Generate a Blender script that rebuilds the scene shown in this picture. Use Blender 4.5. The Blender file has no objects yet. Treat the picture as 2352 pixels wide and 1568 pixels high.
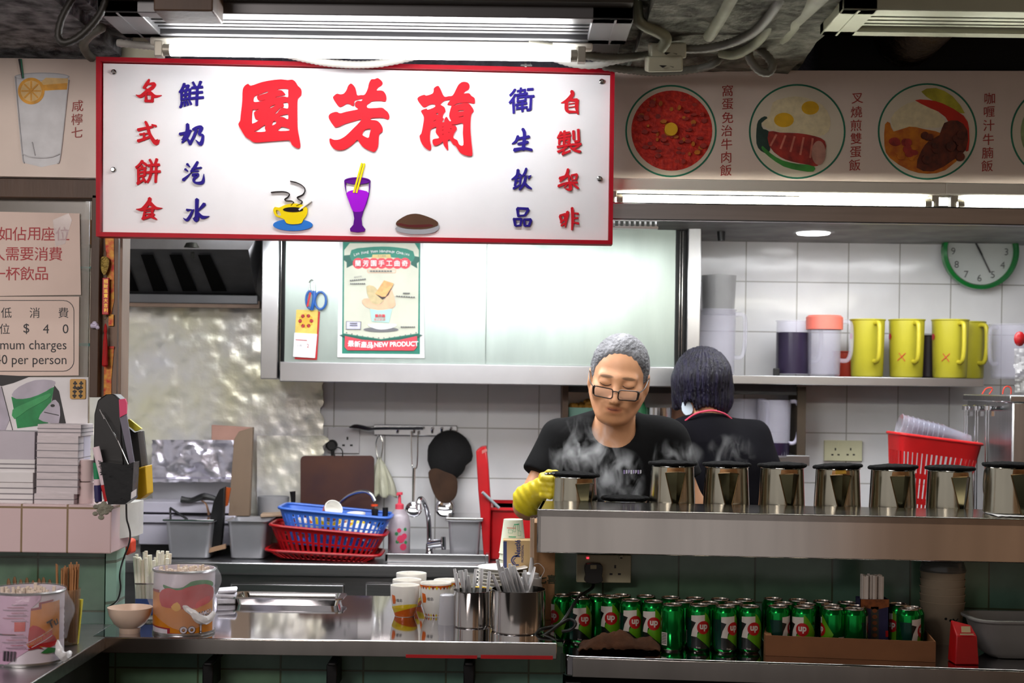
import bpy, bmesh, math, random
import numpy as np
from mathutils import Vector, Matrix, Euler, noise
from mathutils.geometry import tessellate_polygon
random.seed(7)
SC = bpy.context.scene
COL = SC.collection
R = math.radians
# ---------------------------------------------------------------- camera
F, CX, HY, CZ, ROLL = 2352 * 50 / 36.0, 1176.0, 880.0, 1.55, R(0.8)
cam = bpy.data.cameras.new('camera')
cam.lens, cam.sensor_width, cam.shift_y = 50, 36, (HY - 784) / 2352
cam.dof.use_dof, cam.dof.focus_distance, cam.dof.aperture_fstop = True, 3.65, 5.0
camo = bpy.data.objects.new('camera', cam)
camo.matrix_world = Matrix.Translation((0, 0, CZ)) @ Matrix.Rotation(-ROLL, 4, 'Y') @ Matrix.Rotation(R(90), 4, 'X')
COL.objects.link(camo)
SC.camera = camo
vs = SC.view_settings
SC.display_settings.display_device = 'sRGB'
vs.view_transform, vs.look, vs.exposure, vs.gamma, vs.use_curve_mapping = 'Standard', 'None', 0.12, 1.0, False
SC.cycles.max_bounces = 8
SC.cycles.transparent_max_bounces = 16
SC.cycles.caustics_reflective = SC.cycles.caustics_refractive = False
SC.cycles.sample_clamp_indirect = 6
SC.cycles.volume_step_rate = 4
# ---------------------------------------------------------------- world: the dim arcade outside the stall
wd = bpy.data.worlds.new('arcade'); SC.world = wd; wd.use_nodes = True
n = wd.node_tree.nodes; l = wd.node_tree.links
tc = n.new('ShaderNodeTexCoord'); nz = n.new('ShaderNodeTexNoise'); rp = n.new('ShaderNodeValToRGB'); mp = n.new('ShaderNodeMapping')
mp.inputs['Scale'].default_value = (9, 1, .5); mp.inputs['Location'].default_value = (.6, 0, 0)
nz.inputs['Scale'].default_value = 1.6; nz.inputs['Detail'].default_value = 2
e = rp.color_ramp.elements
e[0].position, e[0].color = .36, (.07, .06, .035, 1)
e[1].position, e[1].color = .70, (.62, .40, .26, 1)
m_ = e.new(.52); m_.color = (.20, .115, .07, 1)
sx = n.new('ShaderNodeSeparateXYZ'); mr = n.new('ShaderNodeMapRange'); mx = n.new('ShaderNodeMix'); mx.data_type = 'RGBA'
mr.inputs[1].default_value, mr.inputs[2].default_value = .07, .11
mx.inputs[6].default_value = (.46, .43, .42, 1)
l.new(tc.outputs['Generated'], mp.inputs['Vector']); l.new(mp.outputs[0], nz.inputs['Vector']); l.new(nz.outputs['Fac'], rp.inputs['Fac'])
l.new(tc.outputs['Generated'], sx.inputs[0]); l.new(sx.outputs['X'], mr.inputs[0]); l.new(mr.outputs[0], mx.inputs[0]); l.new(rp.outputs['Color'], mx.inputs[7])
l.new(mx.outputs[2], n['Background'].inputs['Color'])
WORLD_STRENGTH = 1.05
n['Background'].inputs['Strength'].default_value = WORLD_STRENGTH
L_SIGN, L_MENU, L_KITCHEN = 36.0, 26.0, 10.0          # tube radiances
# ---------------------------------------------------------------- area lights added out of view to brighten counters and kitchen
def area(name, loc, rot, sx, sy, energy, col=(1, 1, 1)):
    a = bpy.data.lights.new(name, 'AREA'); a.shape = 'RECTANGLE'; a.size, a.size_y, a.energy, a.color = sx, sy, energy, col
    o = bpy.data.objects.new(name, a); o.location = loc; o.rotation_euler = rot; COL.objects.link(o); return o
area('arcade_fill_light', (-1.6, .3, 2.55), (R(58), 0, R(22)), 1.6, .5, 56, (1, .9, .85)).data.spread = R(130)  # unseen fill added behind the camera for the counter fronts
area('kitchen_fill_light', (-.35, 4.3, 2.095), (0, 0, 0), 1.9, .5, 38, (.97, .98, 1))  # unseen fill added under the kitchen ceiling, as is the second one below
area('sign_back_lamp', (-.2, 3.5, 1.95), (R(90), 0, 0), 1.15, .06, 4.6, (.98, .98, 1))
area('kitchen_fill_light', (1.3, 4.75, 2.095), (0, 0, 0), 1.0, .4, 14, (.97, .98, 1))
# ---------------------------------------------------------------- helpers
def W(px, py, Y):
    dx, dy = px - CX, py - HY
    c, s = math.cos(ROLL), math.sin(ROLL)
    return Vector(((dx * c + dy * s) * Y / F, Y, CZ - (-dx * s + dy * c) * Y / F))
def YZ(px, py, z):
    """depth of a pixel that lies at height z"""
    dx, dy = px - CX, py - HY
    return (CZ - z) * F / (-dx * math.sin(ROLL) + dy * math.cos(ROLL))
def srgb(h):
    if not isinstance(h, str): return tuple(h)
    v = [int(h[i:i + 2], 16) / 255 for i in (0, 2, 4)]
    return tuple(x / 12.92 if x < .04045 else ((x + .055) / 1.055) ** 2.4 for x in v)
MATS = {}
def M(name, col='808080', rough=.5, metal=0., var=.08, vs=12, bump=0., bs=60, em=0., trans=0., alpha=1., spec=.5, coat=0., stretch=None, col2=None, aniso=0., ior=1.45, attr=None):
    if name in MATS: return MATS[name]
    m = bpy.data.materials.new(name); m.use_nodes = True
    t = m.node_tree; N = t.nodes; L = t.links; b = N['Principled BSDF']
    c = srgb(col)
    tc = N.new('ShaderNodeTexCoord'); mp = N.new('ShaderNodeMapping'); nz = N.new('ShaderNodeTexNoise')
    if stretch: mp.inputs['Scale'].default_value = stretch
    L.new(tc.outputs['Object'], mp.inputs['Vector']); L.new(mp.outputs['Vector'], nz.inputs['Vector'])
    nz.inputs['Scale'].default_value = vs; nz.inputs['Detail'].default_value = 4
    mx = N.new('ShaderNodeMix'); mx.data_type = 'RGBA'
    c2 = srgb(col2) if col2 else tuple(x * (1 - var) for x in c)
    c1 = c if col2 else tuple(min(1, x * (1 + var * .5)) for x in c)
    mx.inputs[6].default_value = (*c1, 1); mx.inputs[7].default_value = (*c2, 1)
    mr = N.new('ShaderNodeMapRange'); mr.inputs[1].default_value = .35; mr.inputs[2].default_value = .65
    L.new(nz.outputs['Fac'], mr.inputs[0]); L.new(mr.outputs[0], mx.inputs[0])
    out = mx.outputs[2]
    if attr:
        at = N.new('ShaderNodeAttribute'); at.attribute_name = attr
        m2 = N.new('ShaderNodeMix'); m2.data_type = 'RGBA'; m2.blend_type = 'MULTIPLY'; m2.inputs[0].default_value = 1
        L.new(out, m2.inputs[6]); L.new(at.outputs['Color'], m2.inputs[7]); out = m2.outputs[2]
    L.new(out, b.inputs['Base Color'])
    b.inputs['Roughness'].default_value = rough; b.inputs['Metallic'].default_value = metal
    b.inputs['Specular IOR Level'].default_value = spec; b.inputs['IOR'].default_value = ior
    b.inputs['Coat Weight'].default_value = coat; b.inputs['Alpha'].default_value = alpha
    b.inputs['Transmission Weight'].default_value = trans; b.inputs['Anisotropic'].default_value = aniso
    if em:
        L.new(out, b.inputs['Emission Color']); b.inputs['Emission Strength'].default_value = em
    if bump:
        bn = N.new('ShaderNodeTexNoise'); bn.inputs['Scale'].default_value = bs; bn.inputs['Detail'].default_value = 5
        bp = N.new('ShaderNodeBump'); bp.inputs['Strength'].default_value = bump; bp.inputs['Distance'].default_value = .01
        L.new(mp.outputs['Vector'], bn.inputs['Vector']); L.new(bn.outputs['Fac'], bp.inputs['Height']); L.new(bp.outputs['Normal'], b.inputs['Normal'])
    MATS[name] = m; return m
def tile_mat(name, col, grout, tw, th, ox, oz, rough=.15, mortar=.004, var=.06, mix=None):
    m = bpy.data.materials.new(name); m.use_nodes = True
    t = m.node_tree; N = t.nodes; L = t.links; b = N['Principled BSDF']
    g = N.new('ShaderNodeNewGeometry'); sp = N.new('ShaderNodeSeparateXYZ'); cb = N.new('ShaderNodeCombineXYZ')
    ad = N.new('ShaderNodeMath'); ad.inputs[1].default_value = -ox; az = N.new('ShaderNodeMath'); az.inputs[1].default_value = -oz
    ay = N.new('ShaderNodeMath')
    L.new(g.outputs['Position'], sp.inputs[0]); L.new(sp.outputs['X'], ad.inputs[0]); L.new(sp.outputs['Z'], az.inputs[0])
    L.new(ad.outputs[0], cb.inputs[0]); L.new(az.outputs[0], cb.inputs[1])
    br = N.new('ShaderNodeTexBrick'); br.offset = 0
    br.inputs['Scale'].default_value = 1; br.inputs['Brick Width'].default_value = tw; br.inputs['Row Height'].default_value = th
    br.inputs['Mortar Size'].default_value = mortar; br.inputs['Mortar Smooth'].default_value = .3; br.inputs['Bias'].default_value = 0
    c = srgb(col)
    br.inputs['Color1'].default_value = (*c, 1); br.inputs['Color2'].default_value = (*(srgb(mix) if mix else tuple(x * (1 - var) for x in c)), 1)
    br.inputs['Mortar'].default_value = (*srgb(grout), 1)
    L.new(cb.outputs[0], br.inputs['Vector'])
    nz = N.new('ShaderNodeTexNoise'); nz.inputs['Scale'].default_value = 9; nz.inputs['Detail'].default_value = 4
    L.new(g.outputs['Position'], nz.inputs['Vector'])
    mr = N.new('ShaderNodeMapRange'); mr.inputs[1].default_value = .3; mr.inputs[2].default_value = .7; mr.inputs[3].default_value = 1; mr.inputs[4].default_value = 1 - var
    mx = N.new('ShaderNodeMix'); mx.data_type = 'RGBA'; mx.blend_type = 'MULTIPLY'; mx.inputs[0].default_value = 1
    L.new(nz.outputs['Fac'], mr.inputs[0]); L.new(br.outputs['Color'], mx.inputs[6]); L.new(mr.outputs[0], mx.inputs[7])
    L.new(mx.outputs[2], b.inputs['Base Color'])
    b.inputs['Roughness'].default_value = rough
    bp = N.new('ShaderNodeBump'); bp.inputs['Strength'].default_value = .35; bp.inputs['Distance'].default_value = .002; bp.invert = True
    n2 = N.new('ShaderNodeTexNoise'); n2.inputs['Scale'].default_value = 7; L.new(g.outputs['Position'], n2.inputs['Vector'])
    b2 = N.new('ShaderNodeBump'); b2.inputs['Strength'].default_value = .08; b2.inputs['Distance'].default_value = .02
    L.new(n2.outputs['Fac'], b2.inputs['Height']); L.new(b2.outputs['Normal'], bp.inputs['Normal'])
    L.new(br.outputs['Fac'], bp.inputs['Height']); L.new(bp.outputs['Normal'], b.inputs['Normal'])
    MATS[name] = m; return m

def nb(): return bmesh.new()
def box(bm, a, b, mi=0):
    vs = [bm.verts.new((x, y, z)) for x in (a[0], b[0]) for y in (a[1], b[1]) for z in (a[2], b[2])]
    for f in ((0, 1, 3, 2), (4, 6, 7, 5), (0, 4, 5, 1), (2, 3, 7, 6), (0, 2, 6, 4), (1, 5, 7, 3)):
        bm.faces.new([vs[i] for i in f]).material_index = mi
    return vs
def bpx(bm, x0, y0, x1, y1, Y, d, mi=0):
    """a box whose front face covers these pixels at depth Y"""
    a, b = W(x0, y1, Y), W(x1, y0, Y)
    return box(bm, (a.x, Y, a.z), (b.x, Y + d, b.z), mi)
def obox(bm, c, s, rot=(0, 0, 0), mi=0):
    m = Matrix.Translation(c) @ Euler([R(a) for a in rot]).to_matrix().to_4x4()
    for v in box(bm, [-x / 2 for x in s], [x / 2 for x in s], mi): v.co = m @ v.co
def plan(bm, pts, z0, z1, mi=0):
    a = [bm.verts.new((x, y, z0)) for x, y in pts]; b = [bm.verts.new((x, y, z1)) for x, y in pts]
    k = len(pts)
    for i in range(k): bm.faces.new([a[i], a[(i + 1) % k], b[(i + 1) % k], b[i]]).material_index = mi
    bm.faces.new(a[::-1]).material_index = mi; bm.faces.new(b).material_index = mi
def lathe(bm, prof, c=(0, 0, 0), seg=32, m=None, mi=0, mis=None, sx=1., a0=0., a1=360.):
    full = a1 - a0 >= 360
    ns = seg if full else seg + 1
    rings = []
    for r, z in prof:
        if r <= 1e-6: rings.append([bm.verts.new((0, 0, z))])
        else: rings.append([bm.verts.new((r * math.cos(R(a0) + R(a1 - a0) * i / seg) * sx, r * math.sin(R(a0) + R(a1 - a0) * i / seg), z)) for i in range(ns)])
    for k in range(len(rings) - 1):
        A, B = rings[k], rings[k + 1]; q = mis[k] if mis else mi
        for i in range(seg):
            j = (i + 1) % ns
            if len(A) == 1 and len(B) == 1: continue
            vv = [A[0], B[j], B[i]] if len(A) == 1 else [A[i], A[j], B[0]] if len(B) == 1 else [A[i], A[j], B[j], B[i]]
            f = bm.faces.new(vv); f.material_index = q
    mt = Matrix.Translation(c) @ (m.to_4x4() if m else Matrix())
    for rg in rings:
        for v in rg: v.co = mt @ v.co
def cat(pts, n=4, closed=False):
    P = [Vector(p) for p in pts]; k = len(P); out = []
    if k < 3: return P
    for i in range(k if closed else k - 1):
        g = lambda j: P[j % k] if closed else P[max(0, min(k - 1, j))]
        a, b, c, d = g(i - 1), g(i), g(i + 1), g(i + 2)
        for s in range(n):
            t = s / n
            out.append(.5 * ((2 * b) + (c - a) * t + (2 * a - 5 * b + 4 * c - d) * t * t + (3 * b - a - 3 * c + d) * t ** 3))
    if not closed: out.append(P[-1])
    return out
def tube(bm, pts, r, seg=8, sm=4, mi=0, cor=0, closed=False, flat=1.):
    P = cat(pts, sm, closed) if sm > 1 else [Vector(p) for p in pts]
    if cor:
        Q = [P[0]]; 
        for a, b in zip(P, P[1:]):
            k = max(1, int((b - a).length / cor))
            Q += [a.lerp(b, (i + 1) / k) for i in range(k)]
        P = Q
    k = len(P); rings = []; up = None
    rr = r if isinstance(r, (list, tuple)) else None
    for i, p in enumerate(P):
        t = (P[(i + 1) % k] - P[i - 1]) if closed else (P[min(k - 1, i + 1)] - P[max(0, i - 1)])
        t.normalize()
        if up is None: up = t.orthogonal().normalized() if abs(t.z) > .9 else Vector((0, 0, 1))
        u = (up - t * up.dot(t)); u = u.normalized() if u.length > 1e-6 else t.orthogonal().normalized(); up = u
        w = t.cross(u)
        if rr: f = i / max(1, k - 1) * (len(rr) - 1); j = min(int(f), len(rr) - 2); q = rr[j] + (rr[j + 1] - rr[j]) * (f - j)
        else: q = r
        if cor: q *= 1 if i % 2 else .84
        rings.append([bm.verts.new(p + (u * math.sin(2 * math.pi * s / seg) * flat + w * math.cos(2 * math.pi * s / seg)) * q) for s in range(seg)])
    for i in range(k if closed else k - 1):
        A, B = rings[i], rings[(i + 1) % k]
        for s in range(seg): bm.faces.new([A[s], A[(s + 1) % seg], B[(s + 1) % seg], B[s]]).material_index = mi
    if not closed:
        bm.faces.new(rings[0][::-1]).material_index = mi; bm.faces.new(rings[-1]).material_index = mi
def ball(bm, c, r, seg=16, mi=0, m=None):
    r = (r, r, r) if not isinstance(r, (tuple, list)) else r
    mt = Matrix.Translation(c) @ (m.to_4x4() if m else Matrix()) @ Matrix.Diagonal((*r, 1))
    res = bmesh.ops.create_uvsphere(bm, u_segments=seg, v_segments=max(6, seg // 2), radius=1, matrix=mt)
    for f in {f for v in res['verts'] for f in v.link_faces}: f.material_index = mi
def pmap(Y, t=0.): return lambda u, v, w: W(u, v, Y) - Vector((0, t * w, 0))
def smooth2(lp, n):
    if n <= 1: return [tuple(p) for p in lp]
    return [(p.x, p.y) for p in cat([(x, y, 0) for x, y in lp], n, True)]
def poly(bm, loops, fm, mi=0, n=1, thick=True, cut=0.):
    """a filled outline (first loop) with holes; fm maps (u, v, 0 back / 1 front) to space"""
    if not isinstance(loops[0][0], (tuple, list, Vector)): loops = [loops]
    loops = [smooth2(lp, n) for lp in loops]
    flat = [p for lp in loops for p in lp]
    tris = tessellate_polygon([[Vector((x, y, 0)) for x, y in lp] for lp in loops])
    tm = bmesh.new(); vv = [tm.verts.new((x, y, 1)) for x, y in flat]
    for t in tris:
        try: tm.faces.new([vv[i] for i in t])
        except ValueError: pass
    _emit(bm, tm, fm, mi, thick, cut)
def _emit(bm, tm, fm, mi, thick, cut):
    if cut:
        for _ in range(5):
            es = [e for e in tm.edges if e.calc_length() > cut]
            if not es: break
            bmesh.ops.subdivide_edges(tm, edges=es, cuts=1); bmesh.ops.triangulate(tm, faces=tm.faces[:])
    tm.verts.index_update()
    front = [bm.verts.new(fm(v.co.x, v.co.y, 1)) for v in tm.verts]
    for f in tm.faces:
        try: bm.faces.new([front[v.index] for v in f.verts]).material_index = mi
        except ValueError: pass
    if thick:
        back = {}
        for ed in tm.edges:
            if len(ed.link_faces) == 1:
                q = []
                for v in ed.verts:
                    if v.index not in back: back[v.index] = bm.verts.new(fm(v.co.x, v.co.y, 0))
                a, b = ed.verts[0].index, ed.verts[1].index
                try: bm.faces.new([front[a], front[b], back[b], back[a]]).material_index = mi
                except ValueError: pass
    tm.free()
def rrect(x0, y0, x1, y1, r, n=5):
    o = []
    for cx, cy, a in ((x1 - r, y1 - r, 0), (x0 + r, y1 - r, 90), (x0 + r, y0 + r, 180), (x1 - r, y0 + r, 270)):
        o += [(cx + r * math.cos(R(a + 90 * i / n)), cy + r * math.sin(R(a + 90 * i / n))) for i in range(n + 1)]
    return o
def circ(cx, cy, r, n=32, ry=None, a0=0, a1=360):
    return [(cx + r * math.cos(R(a0 + (a1 - a0) * i / n)), cy + (ry or r) * math.sin(R(a0 + (a1 - a0) * i / n))) for i in range(n if a1 - a0 >= 360 else n + 1)]
_TX = {}
def _glyph(body, bold):
    k = (body, bold)
    if k not in _TX:
        c = bpy.data.curves.new('t', 'FONT'); c.body = body; c.size = 1; c.resolution_u = 3; c.offset = bold
        o = bpy.data.objects.new('t', c); COL.objects.link(o)
        me = bpy.data.meshes.new_from_object(o.evaluated_get(bpy.context.evaluated_depsgraph_get()))
        vv = [tuple(v.co) for v in me.vertices]; ff = [tuple(p.vertices) for p in me.polygons]
        bpy.data.objects.remove(o); bpy.data.curves.remove(c); bpy.data.meshes.remove(me)
        xs = [v[0] for v in vv] or [0]; ys = [v[1] for v in vv] or [0]
        _TX[k] = vv, ff, (min(xs) + max(xs)) / 2, (min(ys) + max(ys)) / 2, min(xs), max(xs)
    return _TX[k]
def txt(bm, body, u, v, size, fm, mi=0, al='C', bold=0., rot=0., shear=0., up=False, thick=False, wob=0., sx=1., cut=0., base=False):
    """lettering; up=False means v grows downwards, as in a picture"""
    if bold and any(ord(ch) > 0x2e80 for ch in body):      # heavier strokes: the glyph laid down several times, a hair apart
        for k, (du, dv) in enumerate(((0, 0), (1, .3), (-1, -.3), (.3, -1), (-.3, 1))):
            txt(bm, body, u + du * bold * size * .8, v + dv * bold * size * .8, size, (lambda k: lambda a, b, w: fm(a, b, w * (1 + .03 * k)))(k), mi, al, 0., rot, shear, up, thick, wob, sx, cut, base)
        return
    vv, ff, cx, cy, x0, x1 = _glyph(body, bold)
    ax = {'C': cx, 'L': x0, 'R': x1}[al]
    if base: cy = 0
    c, s = math.cos(R(rot)), math.sin(R(rot)); sg = 1 if up else -1
    tm = bmesh.new(); o = []
    for x, y, _ in vv:
        x = (x - ax) * sx; y = y - cy + shear * x
        if wob: x += wob * math.sin(7 * y + 3 * x); y += wob * math.sin(6 * x + 1)
        x, y = (x * c - y * s) * size, (x * s + y * c) * size
        o.append(tm.verts.new((u + x, v + sg * y, 1)))
    for f in ff:
        try: tm.faces.new([o[i] for i in f])
        except ValueError: pass
    _emit(bm, tm, fm, mi, thick, cut)
def bar2(p, q, w):
    a, b = Vector(p), Vector(q); t = (b - a).normalized(); m = Vector((-t.y, t.x)) * w / 2
    return [tuple(a + m), tuple(b + m), tuple(b - m), tuple(a - m)]

def prop(o, label=None, cat_=None, group=None, kind=None):
    if label: o['label'] = label
    if cat_: o['category'] = cat_
    if group: o['group'] = group
    if kind: o['kind'] = kind
    return o
def thing(name, label, cat_, loc, group=None, rot=0):
    o = bpy.data.objects.new(name, None); o.empty_display_size = .05
    o.location = loc; o.rotation_euler = (0, 0, R(rot)); COL.objects.link(o)
    return prop(o, label, cat_, group)
def wloc(o):
    v = Vector(o.location)
    return v + wloc(o.parent) if o.parent else v
def ob(name, bm, mats, parent=None, local=False, bev=0., seg=2, sharp=38, flat=False, label=None, cat_=None, group=None, kind=None, sub=0, xf=None, norm=True):
    """links a bmesh as ONE object.  Vertices are in the world unless local=True (then relative to the parent)"""
    if xf is not None: bmesh.ops.transform(bm, matrix=xf, verts=bm.verts)
    if norm: bmesh.ops.recalc_face_normals(bm, faces=bm.faces)
    org = Vector()
    if parent is None and not local and bm.verts:
        xs = [v.co for v in bm.verts]
        org = Vector(((min(v.x for v in xs) + max(v.x for v in xs)) / 2, (min(v.y for v in xs) + max(v.y for v in xs)) / 2, min(v.z for v in xs)))
    elif parent is not None and not local: org = wloc(parent)
    if org.length: bmesh.ops.translate(bm, verts=bm.verts, vec=-org)
    me = bpy.data.meshes.new(name); bm.to_mesh(me); bm.free()
    for m in (mats if isinstance(mats, (list, tuple)) else [mats]): me.materials.append(m)
    if not flat:
        me.polygons.foreach_set('use_smooth', [True] * len(me.polygons)); me.set_sharp_from_angle(angle=R(sharp))
    o = bpy.data.objects.new(name, me); COL.objects.link(o)
    if parent is not None: o.parent = parent
    else: o.location = org
    if bev:
        b = o.modifiers.new('bevel', 'BEVEL'); b.width = bev; b.segments = seg; b.limit_method = 'ANGLE'; b.angle_limit = R(40); b.harden_normals = False
    if sub:
        s = o.modifiers.new('sub', 'SUBSURF'); s.levels = s.render_levels = sub
    return prop(o, label, cat_, group, kind)
def dup(root, loc, label=None, group=None, rot=None):
    def cp(o, par):
        c = o.copy(); COL.objects.link(c); c.parent = par
        for ch in kids.get(o.name, []): cp(ch, c)
        return c
    kids = {}
    st = [root]
    while st:
        o = st.pop(); kids[o.name] = list(o.children); st += kids[o.name]
    r = cp(root, root.parent); r.location = loc
    if rot is not None: r.rotation_euler = (0, 0, R(rot))
    if label: r['label'] = label
    if group: r['group'] = group
    return r
def struct(name, bm, mats, **k): return ob(name, bm, mats, kind='structure', **k)
# implicit surfaces -------------------------------------------------
def s_cap(p, a, b, ra, rb):
    a, b = np.array(a, float), np.array(b, float); ba = b - a
    t = np.clip(((p - a) @ ba) / (ba @ ba), 0, 1)
    return np.linalg.norm(p - a - t[..., None] * ba, axis=-1) - (ra + (rb - ra) * t)
def s_ell(p, c, r):
    r = np.array(r, float); q = (p - np.array(c, float))
    k0 = np.linalg.norm(q / r, axis=-1); k1 = np.linalg.norm(q / (r * r), axis=-1) + 1e-9
    return k0 * (k0 - 1) / k1
def smin(a, b, k):
    h = np.clip(.5 + .5 * (b - a) / k, 0, 1); return b + (a - b) * h - k * h * (1 - h)
def smax(a, b, k): return -smin(-a, -b, k)
def nets(fn, lo, hi, h):
    """surface nets of fn(points)<0 in the box lo..hi at step h -> verts, quads"""
    ax = [np.arange(l_, u_ + h, h) for l_, u_ in zip(lo, hi)]
    g = np.stack(np.meshgrid(*ax, indexing='ij'), -1).astype(np.float64)
    f = np.empty(g.shape[:3])
    for i in range(0, g.shape[0], 16): f[i:i + 16] = fn(g[i:i + 16])
    ins = f < 0
    nx, ny, nzz = [k - 1 for k in f.shape]
    cnt = np.zeros((nx, ny, nzz), int); cor = []
    for a in (0, 1):
        for b in (0, 1):
            for c in (0, 1):
                cnt += ins[a:a + nx, b:b + ny, c:c + nzz]; cor.append((a, b, c))
    act = (cnt > 0) & (cnt < 8)
    I = np.argwhere(act); idx = -np.ones(act.shape, int); idx[act] = np.arange(len(I))
    acc = np.zeros((len(I), 3)); nn = np.zeros(len(I))
    for c0 in cor:
        for d in range(3):
            if c0[d]: continue
            c1 = list(c0); c1[d] = 1
            f0 = f[tuple((I + c0).T)]; f1 = f[tuple((I + c1).T)]
            m = (f0 < 0) != (f1 < 0)
            t = np.where(m, f0 / np.where(f0 == f1, 1, f0 - f1), 0)
            p = np.tile(np.array(c0, float), (len(I), 1)); p[:, d] += t
            acc[m] += p[m]; nn[m] += 1
    V = (I + acc / np.maximum(nn, 1)[:, None]) * h + np.array([a[0] for a in ax])
    Q = []
    for d in range(3):
        e1, e2 = [(1, 2), (2, 0), (0, 1)][d]
        sl = [slice(1, -1)] * 3; sl[d] = slice(0, -1)
        s2 = [slice(1, -1)] * 3; s2[d] = slice(1, None)
        A, B = ins[tuple(sl)], ins[tuple(s2)]
        E = np.argwhere(A != B); E[:, e1] += 1; E[:, e2] += 1
        sg = ins[tuple(E.T)]
        q = []
        for o1, o2 in ((1, 1), (0, 1), (0, 0), (1, 0)):
            c = E.copy(); c[:, e1] -= o1; c[:, e2] -= o2; q.append(idx[tuple(c.T)])
        q = np.stack(q, 1); q[~sg] = q[~sg][:, ::-1]
        Q.append(q)
    Q = np.concatenate(Q); Q = Q[(Q >= 0).all(1)]
    return V, Q
def sdf_bm(parts):
    """parts: list of (verts, quads) joined into one bmesh"""
    bm = bmesh.new()
    for V, Q in parts:
        vv = [bm.verts.new(v) for v in V]
        for q in Q:
            try: bm.faces.new([vv[i] for i in q])
            except ValueError: pass
    return bm
# ---------------------------------------------------------------- shared materials
STEEL = M('brushed_steel', 'b4b4b6', .28, 1, .1, 4, .012, 40, stretch=(1, 20, 20))
STEELV = M('brushed_steel_upright', 'b8b8ba', .32, 1, .1, 4, .03, 40, stretch=(25, 25, 1))
FASCIA = M('fascia_steel', 'b8b2ac', .14, 1, .1, 2.5, stretch=(5, 1, .5))
MIRROR = M('polished_steel', 'd6d4da', .06, 1, .06, 8, .008, 5)
POLISH = M('shiny_steel', 'c8c8c8', .14, 1, .08, 10)
CHROME = M('chrome', 'dcdce0', .08, 1, .05)
WHITE = M('white_plastic', 'ececea', .4, 0, .04)
PAPER = M('white_paper', 'e6e4e6', .75, 0, .06)
BLACK = M('black_plastic', '0c0c0d', .4, 0, .3)
REDP = M('red_plastic', 'b81018', .35, 0, .1)
YELP = M('yellow_plastic', 'd8cf34', .4, 0, .08)
CARD = M('cardboard', '9c7650', .8, 0, .18, 18, .1, 80)
GLASS = M('clear_glass', 'ffffff', .03, 0, 0, trans=1, alpha=.35)
# ================================================================ THE SETTING
TILE = tile_mat('white_wall_tile', 'e8e8ea', 'a4a29e', .2, .1955, (1837 - CX) * 5.55 / F - .016, W(1837, 763, 5.55).z, .12, .0026)
GREEN = tile_mat('green_wall_tile', '64846a', '46503a', .2, .13, .05, .98, .2, .0026, .35, '52786e')
PINK = tile_mat('pink_wall_tile', 'd8c0c2', '8a7458', .1085, .3, W(50, 1160, 3.36).x, W(50, 1262, 3.36).z - .2, .2, .0028, .04)
SIDE = tile_mat('pale_green_tile', '90b8a6', '6a7a6a', .1, .1, 0, 0, .25)
PLASTER = M('dark_plaster', '4a4852', .9, 0, .35, 20, .8, 60)
ROUGH = M('rough_concrete', '8c8c80', .95, 0, .45, 22, 1.2, 60, col2='4c4c42')
ROUGHL = M('rough_grey_concrete', 'a0a0a2', .95, 0, .5, 24, 1.2, 60, col2='4a4a4c')
DARK = M('dark_void', '090909', .9, 0, .4)
WOOD = M('brown_painted_wood', '4e3624', .5, 0, .25, 10, .1, 60, stretch=(1, 1, .15))
TAN = M('worn_tan_wood', '8a7363', .6, 0, .15, 10, .1, 60, stretch=(1, 1, .15))
bm = nb(); box(bm, (-4, -2.5, -.1), (4, 6, 0)); struct('floor', bm, M('dark_floor', '4a4644', .5, 0, .2))
bm = nb(); box(bm, (-2.2, 5.55, 0), (2.8, 5.65, 2.6)); struct('wall_back', bm, TILE)
bm = nb(); box(bm, (-2.3, 3.7, 0), (-2.2, 5.65, 2.6)); struct('wall_left', bm, TILE)
bm = nb(); box(bm, (2.8, 3.7, 0), (2.9, 5.65, 2.6)); struct('wall_right', bm, TILE)
bm = nb(); box(bm, (-2.3, 3.72, 2.115), (2.9, 5.65, 2.2)); struct('ceiling', bm, M('kitchen_ceiling', '8a8a88', .6, 0, .3, 8, .2, 20))
bm = nb(); box(bm, (-4, -2.5, 3.0), (4, 3.7, 3.1)); struct('ceiling_arcade', bm, M('arcade_ceiling', '141210', .9, 0, .3))
bm = nb(); box(bm, (-2.4, 3.62, 2.12), (2.9, 3.72, 3.0)); struct('wall_front', bm, PLASTER)
bm = nb(); box(bm, (-3.2, -.8, 2.6), (3.4, 2.75, 2.7)); struct('ceiling_soffit', bm, M('brown_soffit', '2a211a', .8, 0, .3))
# brown timber board and block above the air grille
a, b = W(228, 38, 2.86), W(1456, -60, 2.86)
bm = nb(); box(bm, (a.x, 2.86, 2.318), (b.x, 3.3, 2.5)); struct('trim_1', bm, M('dark_brown_board', '2c261c', .7, 0, .35, 6))
bm = nb(); bpx(bm, 352, -40, 490, 24, 2.78, .1); ob('timber_block', bm, [WOOD], bev=.003, label='short brown timber block fixed above the long silver ceiling grille', cat_='timber')
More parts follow.
